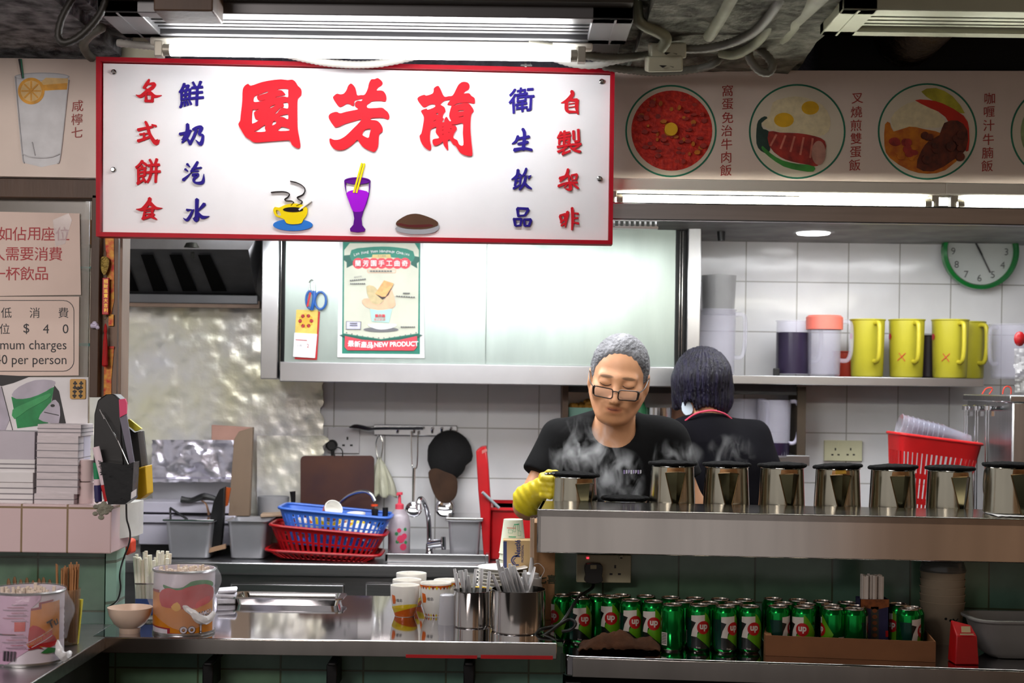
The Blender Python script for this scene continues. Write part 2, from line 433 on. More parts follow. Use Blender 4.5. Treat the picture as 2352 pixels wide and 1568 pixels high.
# rough concrete overhead
def rough_block(name, x0, x1, y0, y1, z0, z1, m, seed):
    bm = nb(); bmesh.ops.create_cube(bm, size=1)
    for v in bm.verts: v.co = Vector(((x0 + x1) / 2 + v.co.x * (x1 - x0), (y0 + y1) / 2 + v.co.y * (y1 - y0), (z0 + z1) / 2 + v.co.z * (z1 - z0)))
    bmesh.ops.bevel(bm, geom=bm.edges[:], offset=.03, segments=2, affect='EDGES')
    bmesh.ops.subdivide_edges(bm, edges=[e for e in bm.edges if e.calc_length() > .1], cuts=12, use_grid_fill=True)
    bm.normal_update()
    for v in bm.verts:
        p = v.co * 9 + Vector((seed, 0, 0)); v.co += v.normal * (noise.noise(p) * .014 + noise.noise(p * 3) * .007)
    return struct(name, bm, m)
rough_block('ceiling_beam', W(1450, 60, 3.05).x, .70, 2.5, 3.6, 2.318, 2.75, ROUGH, 3)
rough_block('ceiling_slab', -2.2, W(170, 60, 3.0).x, 2.3, 3.6, 2.335, 2.75, ROUGHL, 9)
bm = nb(); lathe(bm, [(.047, 0), (.047, .3)], W(318, 142, 3.5), 24); ob('vent_pipe', bm, [M('cream_pipe', 'c2bca4', .5, 0, .1)], label='cream vertical pipe stub rising behind the red framed shop sign', cat_='pipe')
bm = nb()
tube(bm, [W(1935, -70, 2.62), W(1840, 22, 2.98), W(1752, 126, 3.42)], .025, 18, 1); ob('drain_pipe', bm, [M('grey_pipe', '9a9c86', .55, 0, .25, 8)], label='thick pale grey drain pipe slanting beside the rough concrete beam', cat_='pipe')
FOILDUCT = M('crinkled_foil_duct', 'b8a890', .3, 1, .3, 14, 1.0, 30)
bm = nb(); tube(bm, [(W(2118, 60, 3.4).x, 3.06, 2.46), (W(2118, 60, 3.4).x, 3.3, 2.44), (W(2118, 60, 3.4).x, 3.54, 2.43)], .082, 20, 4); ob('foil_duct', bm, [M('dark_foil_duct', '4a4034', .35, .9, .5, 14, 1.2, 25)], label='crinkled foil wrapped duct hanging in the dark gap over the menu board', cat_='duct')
bm = nb(); tube(bm, [W(1975, -60, 2.7), W(1925, -10, 2.86), W(1898, 34, 3.04), W(1866, 74, 3.3)], .013, 14, 4); ob('foil_pipe', bm, [FOILDUCT], label='foil lagged pipe beside the shorter cream ceiling grille', cat_='pipe')
bm = nb(); box(bm, (W(1880, 60, 3.55).x, 3.55, 2.3), (1.9, 3.6, 2.9)); struct('void_panel', bm, DARK)  # near-black panel painted as the darkness of the ceiling gap
# ---------------------------------------------------------------- ceiling air grilles
ALU = M('white_aluminium', '6c6c6e', .4, .4, .05)
ALU2 = M('cream_aluminium', 'c4c8b0', .4, .3, .05)
def grille(label, x0, x1, y0, y1, z, m, e0, e1):
    t = thing('air_grille', label, 'air grille', ((x0 + x1) / 2, (y0 + y1) / 2, z), 'ceiling air grilles')
    bm = nb(); d = y1 - y0
    box(bm, (x0, y0, z), (x1, y0 + d * .17, z + .03)); box(bm, (x0, y1 - d * .17, z), (x1, y1, z + .03))
    box(bm, (x0, y0, z), (x0 + e0, y1, z + .03)); box(bm, (x1 - e1, y0, z), (x1, y1, z + .03))
    ob('frame', bm, [m], t, bev=.002)
    bm = nb(); box(bm, (x0, y0, z + .06), (x1, y1, z + .065)); box(bm, (x0, y0, z + .028), (x0 + .01, y1, z + .06)); ob('backing', bm, [DARK], t)
    for k in range(5):
        bm = nb(); yy = y0 + d * (.17 + .66 * (k + .5) / 5)
        obox(bm, ((x0 + x1) / 2, yy, z + .012), (x1 - x0 - e0, d * .055, .003), (-6, 0, 0)); ob('slat', bm, [m], t)
    for xx in (x0 + e0 * .45, x1 - e1 * .45):
        bm = nb(); box(bm, (xx, y0 + .004, z - .0015), (xx + .004, y1 - .004, z)); ob('joint_strip', bm, [m], t)
z = 2.295
grille('long silver slatted air grille in the ceiling above the shop sign', W(222, 40, 2.9).x, W(1456, 36, 2.9).x, 2.9, 3.115, z, ALU, .085, .085)
grille('shorter cream slatted air grille over the row of food pictures', W(1936, 18, 2.82).x, 1.75, 2.82, 3.03, z + .005, ALU2, .07, .07)
# ---------------------------------------------------------------- tubes over the sign and under the menu board
TUBE = M('lit_fluorescent_tube', 'ffffff', .3, 0, 0, em=L_SIGN)
TUBE2 = M('lit_warm_tube', 'fffdf0', .3, 0, 0, em=L_MENU)
def lamp(label, x0, x1, Y, z, r, m, body=True, bz=.03):
    t = thing('fluorescent_lamp', label, 'lamp', ((x0 + x1) / 2, Y, z), 'fluorescent lamps')
    bm = nb(); tube(bm, [(x0, Y, z), (x1, Y, z)], r, 14, 1); ob('tube', bm, [m], t)
    if body:
        bm = nb(); box(bm, (x0 - .03, Y - (.02 if bz > .018 else -.012), z + bz), (x1 + .03, Y + .035, z + bz + (.03 if bz > .018 else .016))); ob('batten', bm, [M('white_batten', 'e8e4d8', .4, 0, .04)], t, bev=.004)
    for x in (x0, x1):
        bm = nb(); s = 1 if x == x0 else -1
        box(bm, (min(x - s * .014, x + s * .004), Y - .013, z - .016), (max(x - s * .014, x + s * .004), Y + .013, z + bz + .002)); tube(bm, [(x + s * .002, Y, z), (x + s * .02, Y, z)], r * 1.03, 14, 1)
        ob('lamp_holder', bm, [M('grey_holder', 'a8a498', .4, .3, .05)], t, bev=.002)
    return t
z = W(830, 121, 3.08).z
lamp('bright white fluorescent lamp above the red framed shop sign', W(372, 119, 3.08).x, W(1330, 119, 3.08).x, 3.08, z, .0125, TUBE, bz=.016)
z = W(1800, 466, 3.42).z
lamp('long fluorescent lamp under the menu board, touching the shop sign', W(1412, 466, 3.42).x, W(2140, 466, 3.42).x, 3.42, z, .0145, TUBE2, bz=.022)
lamp('shorter piece of fluorescent lamp under the curry rice picture', W(2194, 466, 3.42).x, 1.85, 3.42, z, .0145, TUBE2, bz=.022)
bm = nb(); bpx(bm, 1404, 484, 2900, 505, 3.385, .018); struct('lintel', bm, [STEEL], bev=.004)
bm = nb()
for k in range(9): bpx(bm, 1408 + k * 12, 494 + k, 1413 + k * 12, 520, 3.44 + .001 * k, .004)
bpx(bm, 1400, 520, 1512, 524, 3.44, .02); bpx(bm, 1400, 492, 1512, 495, 3.44, .02)
ob('wire_rack', bm, [POLISH], label='small steel wire rack hanging under the lamp beside the sign', cat_='rack')
bm = nb(); lathe(bm, [(0, 0), (.058, 0), (.062, .006), (0, .006)], W(1868, 538, 5.2), 32); ob('downlight', bm, [M('lit_downlight', 'ffffff', .4, 0, 0, em=6)], label='round white downlight glowing on the kitchen ceiling', cat_='lamp')
z = W(1800, 466, 3.42).z
lamp('fluorescent lamp behind the red framed shop sign, facing the kitchen', -.86, .2, 3.5, z, .0145, M('lit_back_tube', 'fbfdff', .3, 0, 0, em=6), bz=.022)
KT = M('added_kitchen_tube', 'f6faff', .3, 0, 0, em=L_KITCHEN)  # tubes added out of view to brighten the kitchen
for lb, x0, x1, Y in (('added kitchen ceiling tube lamp nearer the customers, hidden behind the sign', -1.3, .3, 4.2), ('added kitchen ceiling tube lamp over the sink, hidden behind the sign', -1.1, .1, 4.9), ('added unseen kitchen ceiling tube lamp at the jug shelf end', .75, 1.95, 3.85)):
    lamp(lb, x0, x1, Y, 2.06, .013, KT, True, .02)
# ---------------------------------------------------------------- conduits
FLEXW = M('white_flex_conduit', 'b4b2ac', .45, 0, .1); FLEXG = M('grey_flex_conduit', '68665c', .5, 0, .15); FLEXD = M('dark_flex_conduit', '262420', .5, 0, .2)
PIPEG = M('dusty_grey_pipe', '8e9078', .6, 0, .25, 15)
def flex(label, pts, r, m, cor=.0045, nm='conduit'):
    bm = nb(); tube(bm, [W(*p) for p in pts], r, 10, 6, cor=cor); ob(nm, bm, [m], label=label, cat_='conduit', group='conduits under the ceiling', sharp=80)
flex('dark looped flexible conduit hanging from the ceiling above the drink picture', [(250, -20, 2.9), (228, 35, 2.9), (185, 82, 2.9), (150, 98, 2.9), (134, 84, 2.9), (142, 42, 2.9), (170, -10, 2.9)], .0085, FLEXD)
flex('grey conduit bending down to the top of the drink picture board', [(236, 62, 3.15), (205, 82, 3.2), (192, 104, 3.3), (205, 128, 3.4), (225, 140, 3.46)], .011, FLEXG)
flex('white flexible conduit sagging just under the left part of the long grille', [(270, 98, 3.13), (350, 106, 3.12), (430, 108, 3.12), (530, 96, 3.12)], .009, FLEXW)
flex('white flexible conduit sagging lowest along the sign top', [(560, 100, 3.27), (680, 130, 3.27), (770, 146, 3.27), (860, 147, 3.27), (960, 128, 3.27), (1040, 108, 3.27)], .0095, FLEXW)
flex('short white conduit standing between vent pipe and sign top', [(398, 144, 3.38), (414, 118, 3.52), (436, 95, 3.63)], .009, FLEXW)
flex('short white conduit rising from the middle of the sign top', [(768, 147, 3.38), (784, 124, 3.52), (792, 100, 3.63)], .007, FLEXW)
flex('dark grey flexible conduit running from the sign lamp to the switch boxes', [(1215, 97, 3.1), (1265, 106, 3.1), (1330, 124, 3.12), (1400, 133, 3.15), (1470, 129, 3.2), (1510, 124, 3.25)], .0105, FLEXG)
flex('white flexible conduit dipping under the dark one near the sign corner', [(1250, 126, 3.25), (1310, 145, 3.25), (1360, 150, 3.25), (1400, 142, 3.25), (1440, 134, 3.27)], .009, FLEXW)
flex('ribbed grey conduit passing below the switch boxes', [(1385, 152, 3.32), (1440, 160, 3.33), (1520, 166, 3.34), (1600, 158, 3.33), (1640, 146, 3.3), (1664, 122, 3.3)], .010, FLEXG)
flex('grey flexible conduit curving up from the switch boxes across the beam', [(1546, 110, 3.16), (1610, 112, 3.15), (1680, 98, 3.1), (1740, 66, 3.0), (1785, 10, 2.85), (1800, -30, 2.8)], .0105, FLEXG)
flex('smooth grey conduit bending up beside the thick drain pipe', [(1655, 122, 3.25), (1690, 125, 3.22), (1735, 100, 3.15), (1768, 55, 3.05), (1790, -10, 2.95)], .011, PIPEG, 0)
flex('grey flexible conduit hanging in a loop over the pork rice picture', [(1718, 110, 3.2), (1724, 138, 3.2), (1744, 162, 3.2), (1766, 166, 3.2), (1774, 146, 3.2), (1755, 122, 3.22), (1728, 100, 3.24)], .0105, FLEXG)
flex('bent rigid pipe dropping from the ceiling into the switch box', [(1462, -30, 2.95), (1464, 30, 3.0), (1474, 54, 3.02), (1520, 78, 3.05), (1530, 92, 3.06), (1518, 112, 3.08)], .0125, PIPEG, 0)
flex('straight rigid pipe with a collar slanting across the concrete beam', [(1700, -40, 2.75), (1655, 42, 2.95), (1628, 84, 3.05)], .0125, PIPEG, 0)
def swbox(px, py, lb):
    t = thing('junction_box', lb, 'junction box', W(px, py + 30, 3.14), 'junction boxes')
    bm = nb(); obox(bm, W(px, py, 3.16), (.078, .07, .034), (14, -2, 0)); ob('box_body', bm, [M('cream_enamel', 'b8b8a2', .45, .1, .15)], t, bev=.004)
    bm = nb(); poly(bm, [(px - 10, py + 4), (px + 8, py + 5), (px - 2, py + 10)], pmap(3.115, .002)); poly(bm, [(px + 14, py + 6), (px + 24, py + 8), (px + 22, py + 9)], pmap(3.115, .002)); ob('marking', bm, [BLACK], t)
swbox(1532, 116, 'upper cream switch box hanging beside the sign corner')
swbox(1524, 146, 'lower cream switch box resting over the menu board top')
bm = nb(); bpx(bm, 1205, 128, 1210, 158, 3.36, .005); bpx(bm, 1196, 148, 1222, 152, 3.355, .02); bpx(bm, 1217, 132, 1220, 152, 3.36, .003); ob('hanger_bracket', bm, [POLISH], label='small steel hanger bracket with threaded rod holding the sign top', cat_='bracket')
# ================================================================ THE SHOP SIGN
YS = 3.35
sign = thing('shop_sign', 'large white shop sign with red frame and big red brush characters', 'sign', W(820, 556, YS))
REDF = M('red_frame', 'b01024', .5, 0, .1, spec=.2); SIGNW = M('white_acrylic', 'f2f2f6', .4, 0, .02, spec=.25)
o4 = [(233, 140), (1409, 168), (1404, 565), (233, 547)]; i4 = [(243, 150), (1400, 177), (1395, 556), (242, 537)]
bm = nb(); poly(bm, [o4, i4], pmap(YS + .03, .045)); ob('frame', bm, [REDF], sign)
bm = nb(); poly(bm, i4, pmap(YS + .02, .02)); ob('panel', bm, [SIGNW], sign)
for px, py in ((262, 166), (261, 390), (1382, 188), (1377, 411)):
    bm = nb(); lathe(bm, [(0, .009), (.0035, .009), (.004, .006), (.0062, .005), (.0066, 0)], W(px, py, YS), 16, Matrix.Rotation(R(90), 3, 'X')); ob('bolt', bm, [POLISH], sign)
LR = M('red_letter_acrylic', 'd0202c', .6, 0, .04, spec=.12); LB = M('blue_letter_acrylic', '2a1e84', .6, 0, .04, spec=.12)
def tr(pts, sc, ox, oy): return [(ox + x / sc, oy + y / sc) for x, y in pts]
def big(loops, sc, ox, oy):
    bm = nb(); poly(bm, [tr(lp, sc, ox, oy) for lp in loops], pmap(YS - .001, .005), n=3); ob('character', bm, [LR], sign, sharp=50)
big([[(160, 330), (205, 240), (272, 203), (325, 240), (540, 170), (760, 128), (930, 114), (1060, 128), (1150, 120), (1210, 160), (1260, 240), (1325, 310), (1325, 430), (1262, 495), (1248, 600), (1248, 860), (1255, 1100), (1290, 1300), (1308, 1450), (1262, 1492), (1150, 1430), (1098, 1340), (980, 1335), (700, 1355), (450, 1375), (360, 1362), (290, 1310), (215, 1262), (130, 1130), (72, 1015), (108, 940), (120, 820), (150, 560)],
     [(380, 560), (380, 470), (440, 428), (520, 405), (640, 358), (665, 365), (640, 385), (510, 425), (462, 430), (445, 480), (490, 540), (640, 515), (490, 560)],
     [(838, 322), (940, 300), (1060, 310), (1068, 380), (1064, 470), (990, 455), (890, 468), (818, 475), (830, 462), (990, 430), (1000, 400), (960, 350), (930, 332)],
     [(696, 690), (720, 655), (815, 615), (770, 660)], [(970, 588), (1060, 578), (1066, 690), (1000, 688), (950, 680), (895, 720), (850, 785), (800, 800), (850, 740), (900, 690), (970, 660), (975, 615)],
     [(350, 730), (410, 725), (485, 705), (400, 760), (385, 800), (410, 900), (450, 918), (480, 915), (440, 960), (360, 995), (338, 970)], [(890, 855), (960, 828), (1060, 812), (1062, 910), (980, 870)],
     [(742, 1030), (760, 965), (800, 945), (832, 975), (790, 1020)], [(390, 1160), (460, 1120), (605, 1020), (600, 1090), (608, 1158)], [(862, 1140), (905, 1085), (940, 1060), (1075, 1095), (1078, 1138)]], 8.712, 540, 170)
big([[(200, 440), (220, 395), (272, 360), (330, 372), (390, 360), (440, 300), (475, 215), (528, 178), (590, 240), (612, 310), (635, 388), (700, 385), (770, 376), (825, 270), (845, 180), (885, 105), (950, 98), (1008, 80), (1085, 145), (1075, 205), (1010, 250), (985, 300), (1060, 302), (1110, 320), (1150, 380), (1158, 460), (1130, 502), (1060, 488), (910, 492), (860, 525), (805, 570), (830, 618), (950, 618), (1080, 612), (1130, 645), (1190, 700), (1212, 770), (1188, 825), (1110, 795), (1000, 790), (885, 800), (880, 830), (990, 845), (1060, 910), (1092, 990), (1080, 1050), (1032, 1082), (1020, 1160), (1008, 1310), (950, 1402), (880, 1390), (760, 1335), (690, 1265), (635, 1190), (560, 1265), (400, 1365), (240, 1362), (150, 1270), (140, 1165), (220, 1190), (320, 1180), (430, 1115), (560, 990), (660, 890), (710, 820), (580, 852), (420, 900), (260, 965), (205, 930), (150, 850), (120, 780), (150, 720), (255, 685), (330, 712), (430, 685), (560, 660), (650, 638), (600, 590), (598, 530), (640, 488), (710, 492), (728, 450), (650, 465), (585, 490), (575, 550), (555, 582), (490, 545), (440, 540), (380, 578), (320, 598), (270, 555)],
     [(725, 1090), (770, 1010), (875, 992), (860, 1070), (838, 1152), (770, 1130)]], 7.841, 740, 170)
big([[(112, 430), (150, 380), (238, 350), (280, 365), (385, 330), (412, 285), (420, 225), (495, 185), (540, 250), (605, 380), (690, 375), (765, 360), (830, 240), (875, 160), (950, 112), (1040, 125), (1075, 185), (1055, 250), (990, 290), (970, 325), (1065, 322), (1110, 370), (1165, 410), (1175, 480), (1152, 512), (1060, 492), (950, 495), (850, 510), (765, 560), (850, 530), (1035, 500), (1110, 565), (1152, 645), (1110, 705), (1095, 820), (1092, 980), (1105, 1180), (1128, 1440), (1090, 1478), (1000, 1465), (900, 1415), (825, 1300), (770, 1262), (712, 1178), (672, 1200), (680, 1340), (668, 1370), (600, 1280), (580, 1212), (540, 1250), (440, 1290), (395, 1245), (395, 1180), (430, 1162), (515, 1140), (450, 1040), (462, 945), (362, 985), (345, 1060), (345, 1190), (368, 1320), (335, 1372), (240, 1310), (175, 1210), (152, 1110), (185, 1060), (215, 920), (232, 760), (180, 660), (205, 628), (280, 605), (310, 625), (440, 570), (415, 520), (340, 530), (240, 580), (170, 520)],
     [(540, 525), (600, 465), (700, 440), (715, 450), (665, 530), (740, 545), (720, 620), (698, 740), (735, 828), (700, 830), (652, 755), (612, 800), (608, 850), (568, 850), (600, 790), (580, 775), (590, 710), (630, 650), (610, 580), (560, 545)],
     [(365, 985), (462, 945), (450, 1040), (515, 1138), (440, 1162), (395, 1180), (375, 1120)][:0] or [(450, 698), (490, 685), (492, 720)], [(405, 835), (465, 808), (420, 842)], [(855, 658), (900, 632), (965, 638), (960, 655)], [(865, 765), (955, 738), (955, 755)],
     [(740, 905), (850, 890), (950, 875), (950, 1060), (960, 1275), (885, 1270), (850, 1190), (775, 1145), (790, 1060), (840, 980), (815, 920)],
     [(556, 948), (596, 935), (590, 945)], [(560, 1008), (592, 995), (588, 1006)], [(566, 1080), (592, 1072), (590, 1084)], [(715, 968), (742, 972), (732, 985)], [(686, 1035), (708, 1042), (692, 1052)]], 8.044, 945, 175)
def brush(strokes, sc, ox, oy, m):
    bm = nb()
    for k, st in enumerate(strokes):
        P = cat([(x, y, w) for x, y, w in st], 5); L_, R_ = [], []
        for i, p in enumerate(P):
            t = P[min(i + 1, len(P) - 1)] - P[max(i - 1, 0)]; t.z = 0; t = t.normalized() if t.length else Vector((1, 0, 0)); q = Vector((-t.y, t.x, 0)) * max(p.z, 3) * .52
            L_.append((p.x + q.x, p.y + q.y)); R_.append((p.x - q.x, p.y - q.y))
        t = (P[-1] - P[-2]); t.z = 0; t = t.normalized() * P[-1].z * .35; s = P[0] - P[1]; s.z = 0; s = s.normalized() * P[0].z * .35
        lp = L_ + [(P[-1].x + t.x, P[-1].y + t.y)] + R_[::-1] + [(P[0].x + s.x, P[0].y + s.y)]
        poly(bm, tr(lp, sc, ox, oy), pmap(YS - .001, .004 + .00012 * k))
    ob('character', bm, [m], sign, sharp=60)
Z2 = (4.61, 300, 180); Z1 = (4.354, 1160, 180)
brush([[(200, 12, 14), (175, 60, 34), (140, 105, 22)], [(185, 65, 14), (250, 60, 34), (235, 98, 34), (170, 142, 30), (110, 192, 34), (60, 178, 6)], [(155, 105, 14), (205, 148, 34), (260, 192, 32), (332, 182, 4)], [(165, 172, 18), (168, 235, 30)], [(155, 242, 24), (238, 242, 28)], [(238, 178, 28), (230, 250, 26)], [(165, 170, 16), (245, 172, 22)]], *Z2, LR)
brush([[(80, 548, 34), (150, 532, 28), (235, 515, 22)], [(160, 460, 24), (182, 510, 30), (208, 600, 32), (275, 690, 40), (312, 615, 4)], [(100, 595, 22), (185, 585, 14)], [(148, 580, 22), (145, 655, 26)], [(80, 665, 32), (130, 650, 28), (205, 622, 24)], [(228, 493, 16), (272, 508, 26)]], *Z2, LR)
brush([[(205, 1268, 34), (195, 1310, 38), (130, 1385, 38), (62, 1386, 6)], [(205, 1312, 30), (265, 1372, 34), (338, 1374, 4)], [(195, 1330, 10), (212, 1348, 14)], [(155, 1392, 20), (140, 1490, 30)], [(150, 1388, 16), (240, 1375, 24)], [(240, 1378, 26), (228, 1430, 22)], [(150, 1412, 12), (235, 1402, 12)], [(150, 1440, 14), (235, 1432, 14)], [(128, 1488, 28), (200, 1466, 24), (252, 1440, 24)], [(195, 1450, 20), (235, 1470, 28), (278, 1494, 12)]], *Z2, LR)
brush([[(605, 485, 32), (602, 560, 36), (562, 640, 26), (540, 645, 6)], [(522, 592, 30), (580, 580, 28), (645, 556, 16)], [(638, 552, 22), (600, 622, 30), (548, 682, 18)], [(550, 652, 16), (600, 642, 24), (632, 692, 28)], [(660, 545, 22), (705, 522, 28), (752, 525, 40), (728, 592, 26), (768, 608, 24), (745, 698, 36), (690, 650, 4)], [(700, 545, 30), (672, 620, 28), (628, 700, 28)]], *Z2, LB)
brush([[(600, 908, 28), (628, 938, 12)], [(580, 962, 26), (608, 985, 12)], [(558, 1078, 32), (600, 1042, 20), (642, 1000, 6)], [(712, 885, 24), (680, 940, 30), (642, 990, 22)], [(650, 962, 18), (752, 946, 18)], [(640, 986, 18), (720, 982, 16)], [(655, 1014, 14), (720, 1010, 14)], [(655, 1032, 18), (718, 1022, 24), (672, 1070, 26), (690, 1106, 22), (765, 1100, 34), (778, 1012, 3)]], *Z2, LB)
brush([[(705, 1280, 38), (702, 1380, 34), (700, 1500, 42), (660, 1478, 4)], [(598, 1395, 30), (660, 1378, 24), (642, 1440, 26), (600, 1500, 30), (560, 1478, 4)], [(785, 1330, 38), (740, 1378, 24), (705, 1410, 10)], [(708, 1412, 14), (760, 1470, 38), (836, 1460, 4)]], *Z2, LB)
brush([[(175, 505, 28), (195, 560, 34), (182, 715, 34)], [(130, 578, 28), (108, 630, 26), (70, 655, 10)], [(110, 608, 22), (242, 584, 28)], [(130, 657, 24), (228, 638, 28)], [(92, 718, 38), (190, 702, 26), (268, 718, 26)]], *Z1, LB)
brush([[(130, 915, 30), (120, 972, 30), (66, 1012, 12)], [(138, 952, 14), (168, 978, 22)], [(110, 1000, 22), (100, 1075, 26)], [(108, 1000, 14), (162, 990, 18)], [(156, 1000, 22), (150, 1060, 18)], [(110, 1030, 10), (155, 1026, 10)], [(84, 1102, 24), (130, 1078, 20), (152, 1058, 12)], [(213, 902, 24), (196, 950, 26), (165, 985, 10)], [(185, 968, 18), (245, 962, 34), (235, 1005, 12)], [(206, 985, 26), (190, 1050, 28), (146, 1112, 22)], [(195, 1046, 18), (225, 1082, 28), (266, 1106, 12)]], *Z1, LB)
brush([[(122, 1302, 26), (132, 1380, 22)], [(122, 1298, 22), (232, 1306, 26)], [(235, 1312, 26), (196, 1372, 20)], [(132, 1376, 16), (196, 1370, 18)], [(88, 1402, 24), (104, 1472, 26)], [(86, 1408, 20), (162, 1406, 24)], [(164, 1412, 24), (152, 1470, 18)], [(104, 1476, 18), (162, 1470, 18)], [(188, 1412, 22), (196, 1472, 24)], [(188, 1412, 18), (258, 1412, 26)], [(262, 1416, 22), (240, 1470, 24)], [(196, 1476, 18), (246, 1474, 20)]], *Z1, LB)
brush([[(665, 128, 30), (672, 165, 38), (622, 222, 34), (560, 248, 6)], [(615, 232, 34), (615, 310, 34), (645, 345, 18)], [(622, 218, 20), (722, 220, 34)], [(722, 218, 32), (715, 290, 34), (730, 360, 12)], [(640, 336, 26), (720, 338, 18)], [(640, 258, 8), (702, 248, 8)], [(640, 292, 8), (702, 282, 8)]], *Z1, LR)
brush([[(545, 1002, 30), (635, 976, 24), (636, 1018, 18)], [(630, 908, 26), (612, 970, 30), (548, 1032, 14)], [(662, 982, 18), (672, 1022, 16)], [(660, 970, 16), (718, 962, 24)], [(720, 966, 22), (706, 1018, 18)], [(670, 1018, 10), (706, 1014, 10)], [(532, 1078, 26), (620, 1048, 22), (722, 1042, 22)], [(642, 1030, 26), (652, 1110, 34), (600, 1104, 4)], [(632, 1052, 12), (590, 1092, 12)], [(672, 1052, 18), (730, 1100, 22)]], *Z1, LR)
brush([[(548, 1378, 24), (564, 1430, 22)], [(546, 1372, 18), (604, 1358, 24)], [(606, 1362, 22), (592, 1420, 16)], [(556, 1442, 22), (602, 1400, 10)], [(626, 1335, 32), (612, 1410, 26), (602, 1488, 10)], [(562, 1472, 20), (612, 1442, 18)], [(588, 1382, 12), (632, 1376, 14)], [(670, 1295, 26), (676, 1400, 30), (668, 1515, 14)], [(690, 1348, 12), (732, 1356, 22)], [(690, 1402, 16), (728, 1396, 18)], [(690, 1444, 16), (735, 1452, 22)]], *Z1, LR)
for ch, x, y, m in (('鮮', 440, 217, LB), ('餅', 340, 394, LR), ('衛', 1198, 230, LB), ('製', 1307, 327, LR)):
    bm = nb(); txt(bm, ch, x, y, 60, pmap(YS - .001, .004), bold=.02, shear=.12, wob=.012, thick=True); ob('character', bm, [m], sign, sharp=60)
zc = lambda pts: tr(pts, 5.6, 600, 370)
SY = M('yellow_acrylic', 'f0d40c', .55, 0, .03, spec=.12); SB = M('blue_acrylic', '2e78d0', .55, 0, .03, spec=.12); SV = M('violet_acrylic', 'a010d0', .55, 0, .03, spec=.12); SD = M('dark_acrylic', '181012', .55, 0, .05, spec=.12); SVD = M('purple_acrylic', '5a0a86', .55, 0, .03, spec=.12)
def pic(name, items):
    mats = []; bm = nb()
    for k, (m, loops, n, t) in enumerate(items):
        if m not in mats: mats.append(m)
        if not isinstance(loops[0][0], tuple): loops = [loops]
        poly(bm, [zc(lp) for lp in loops], pmap(YS - .001, t), mats.index(m), n)
    ob(name, bm, mats, sign, sharp=50)
def strk(pts, w):
    P = cat([(x, y, 0) for x, y in pts], 5); a, b = [], []
    for i, p in enumerate(P):
        t = (P[min(i + 1, len(P) - 1)] - P[max(i - 1, 0)]).normalized(); a.append((p.x - t.y * w, p.y + t.x * w)); b.append((p.x + t.y * w, p.y - t.x * w))
    return a + b[::-1]
pic('coffee_cup_picture', [(SB, circ(409, 822, 254, 40, 76), 1, .004), (SY, [[(158, 640), (180, 592), (235, 600), (300, 570), (400, 548), (500, 555), (580, 590), (598, 630), (585, 700), (548, 750), (520, 800), (420, 815), (330, 800), (300, 750), (240, 728), (190, 710)], [(192, 650), (205, 632), (240, 650), (258, 700), (215, 695)]], 2, .006), (SD, circ(415, 627, 130, 32, 32), 1, .007),
    (SD, strk([(128, 404), (200, 396), (300, 396), (362, 420), (350, 460), (308, 490), (320, 512), (390, 514), (418, 535), (388, 575)], 5), 1, .006), (SD, strk([(375, 260), (450, 276), (530, 316), (566, 370), (540, 430), (470, 465), (478, 490), (525, 515), (515, 548), (456, 580)], 5), 1, .006), (WHITE, bar2((490, 632), (648, 512), 22), 1, .008)])
gl = [(1070, 260), (1075, 330), (1100, 440), (1150, 570), (1185, 660), (1198, 740), (1186, 820), (1142, 870), (1150, 905), (1240, 918), (1330, 905), (1340, 875), (1300, 825), (1290, 740), (1315, 650), (1360, 540), (1390, 430), (1402, 330), (1405, 260)]
pic('purple_drink_picture', [(SVD, [gl + circ(1238, 255, 168, 16, 46, 0, -180), [(1088, 305)] + circ(1238, 262, 150, 14, 40, 180, 0)[1:-1] + [(1388, 305), (1384, 410), (1300, 376), (1190, 376), (1096, 415)]], 1, .004), (SVD, [circ(1238, 255, 167, 32, 46), circ(1238, 262, 150, 32, 34)], 1, .0052),
    (SV, [(1098, 415), (1160, 380), (1240, 370), (1320, 380), (1384, 412), (1352, 530), (1310, 640), (1240, 655), (1178, 640), (1130, 520)], 2, .0045), (SY, bar2((1192, 410), (1298, 28), 22), 1, .006), (SY, bar2((1228, 412), (1330, 32), 22), 1, .0065)])
pic('pie_picture', [(M('silver_acrylic', 'd8dce4', .06, 1, .05), [(1740, 850), (1850, 870), (2050, 880), (2200, 860), (2286, 830), (2270, 890), (2180, 930), (2000, 942), (1850, 930), (1740, 895)], 2, .003), (M('bronze_acrylic', '7a5a48', .08, .9, .1), [(1738, 790), (1780, 750), (1880, 695), (1985, 678), (2080, 695), (2200, 740), (2272, 785), (2265, 830), (2180, 865), (2050, 880), (1860, 865), (1745, 830)], 2, .005), (M('wine_acrylic', '6e3030', .1, .6, .1), [(1745, 815), (1800, 800), (1900, 822), (2180, 815), (2200, 840), (2060, 856), (1880, 850)], 2, .0058)])
# ================================================================ MENU BOARDS
BOARD = M('menu_board_print', 'd4c4b8', .35, 0, .03); CAP = M('caption_red', '9a2c26', .5, 0, .1)
def menu(label, outer, Y):
    t = thing('menu_board', label, 'menu board', W((outer[0][0] + outer[1][0]) / 2, outer[2][1], Y))
    bm = nb(); poly(bm, outer, pmap(Y + .02, .02)); ob('board', bm, [BOARD], t)
    return t
def capt(t, items, Y, size=28):
    bm = nb()
    for ch, x, y in items: txt(bm, ch, x, y, size, pmap(Y, .0008), shear=.06, bold=.004)
    ob('caption', bm, [CAP], t)
YM = 3.5
mr_ = menu('long printed menu board with three round rice dish pictures', [(1404, 165), (2900, 168), (2900, 442), (1404, 437)], YM)
capt(mr_, list(zip('窩蛋免治牛肉飯', (1671, 1671, 1671, 1669, 1669, 1668, 1667), (208, 239, 270, 300, 331, 361, 391))), YM)
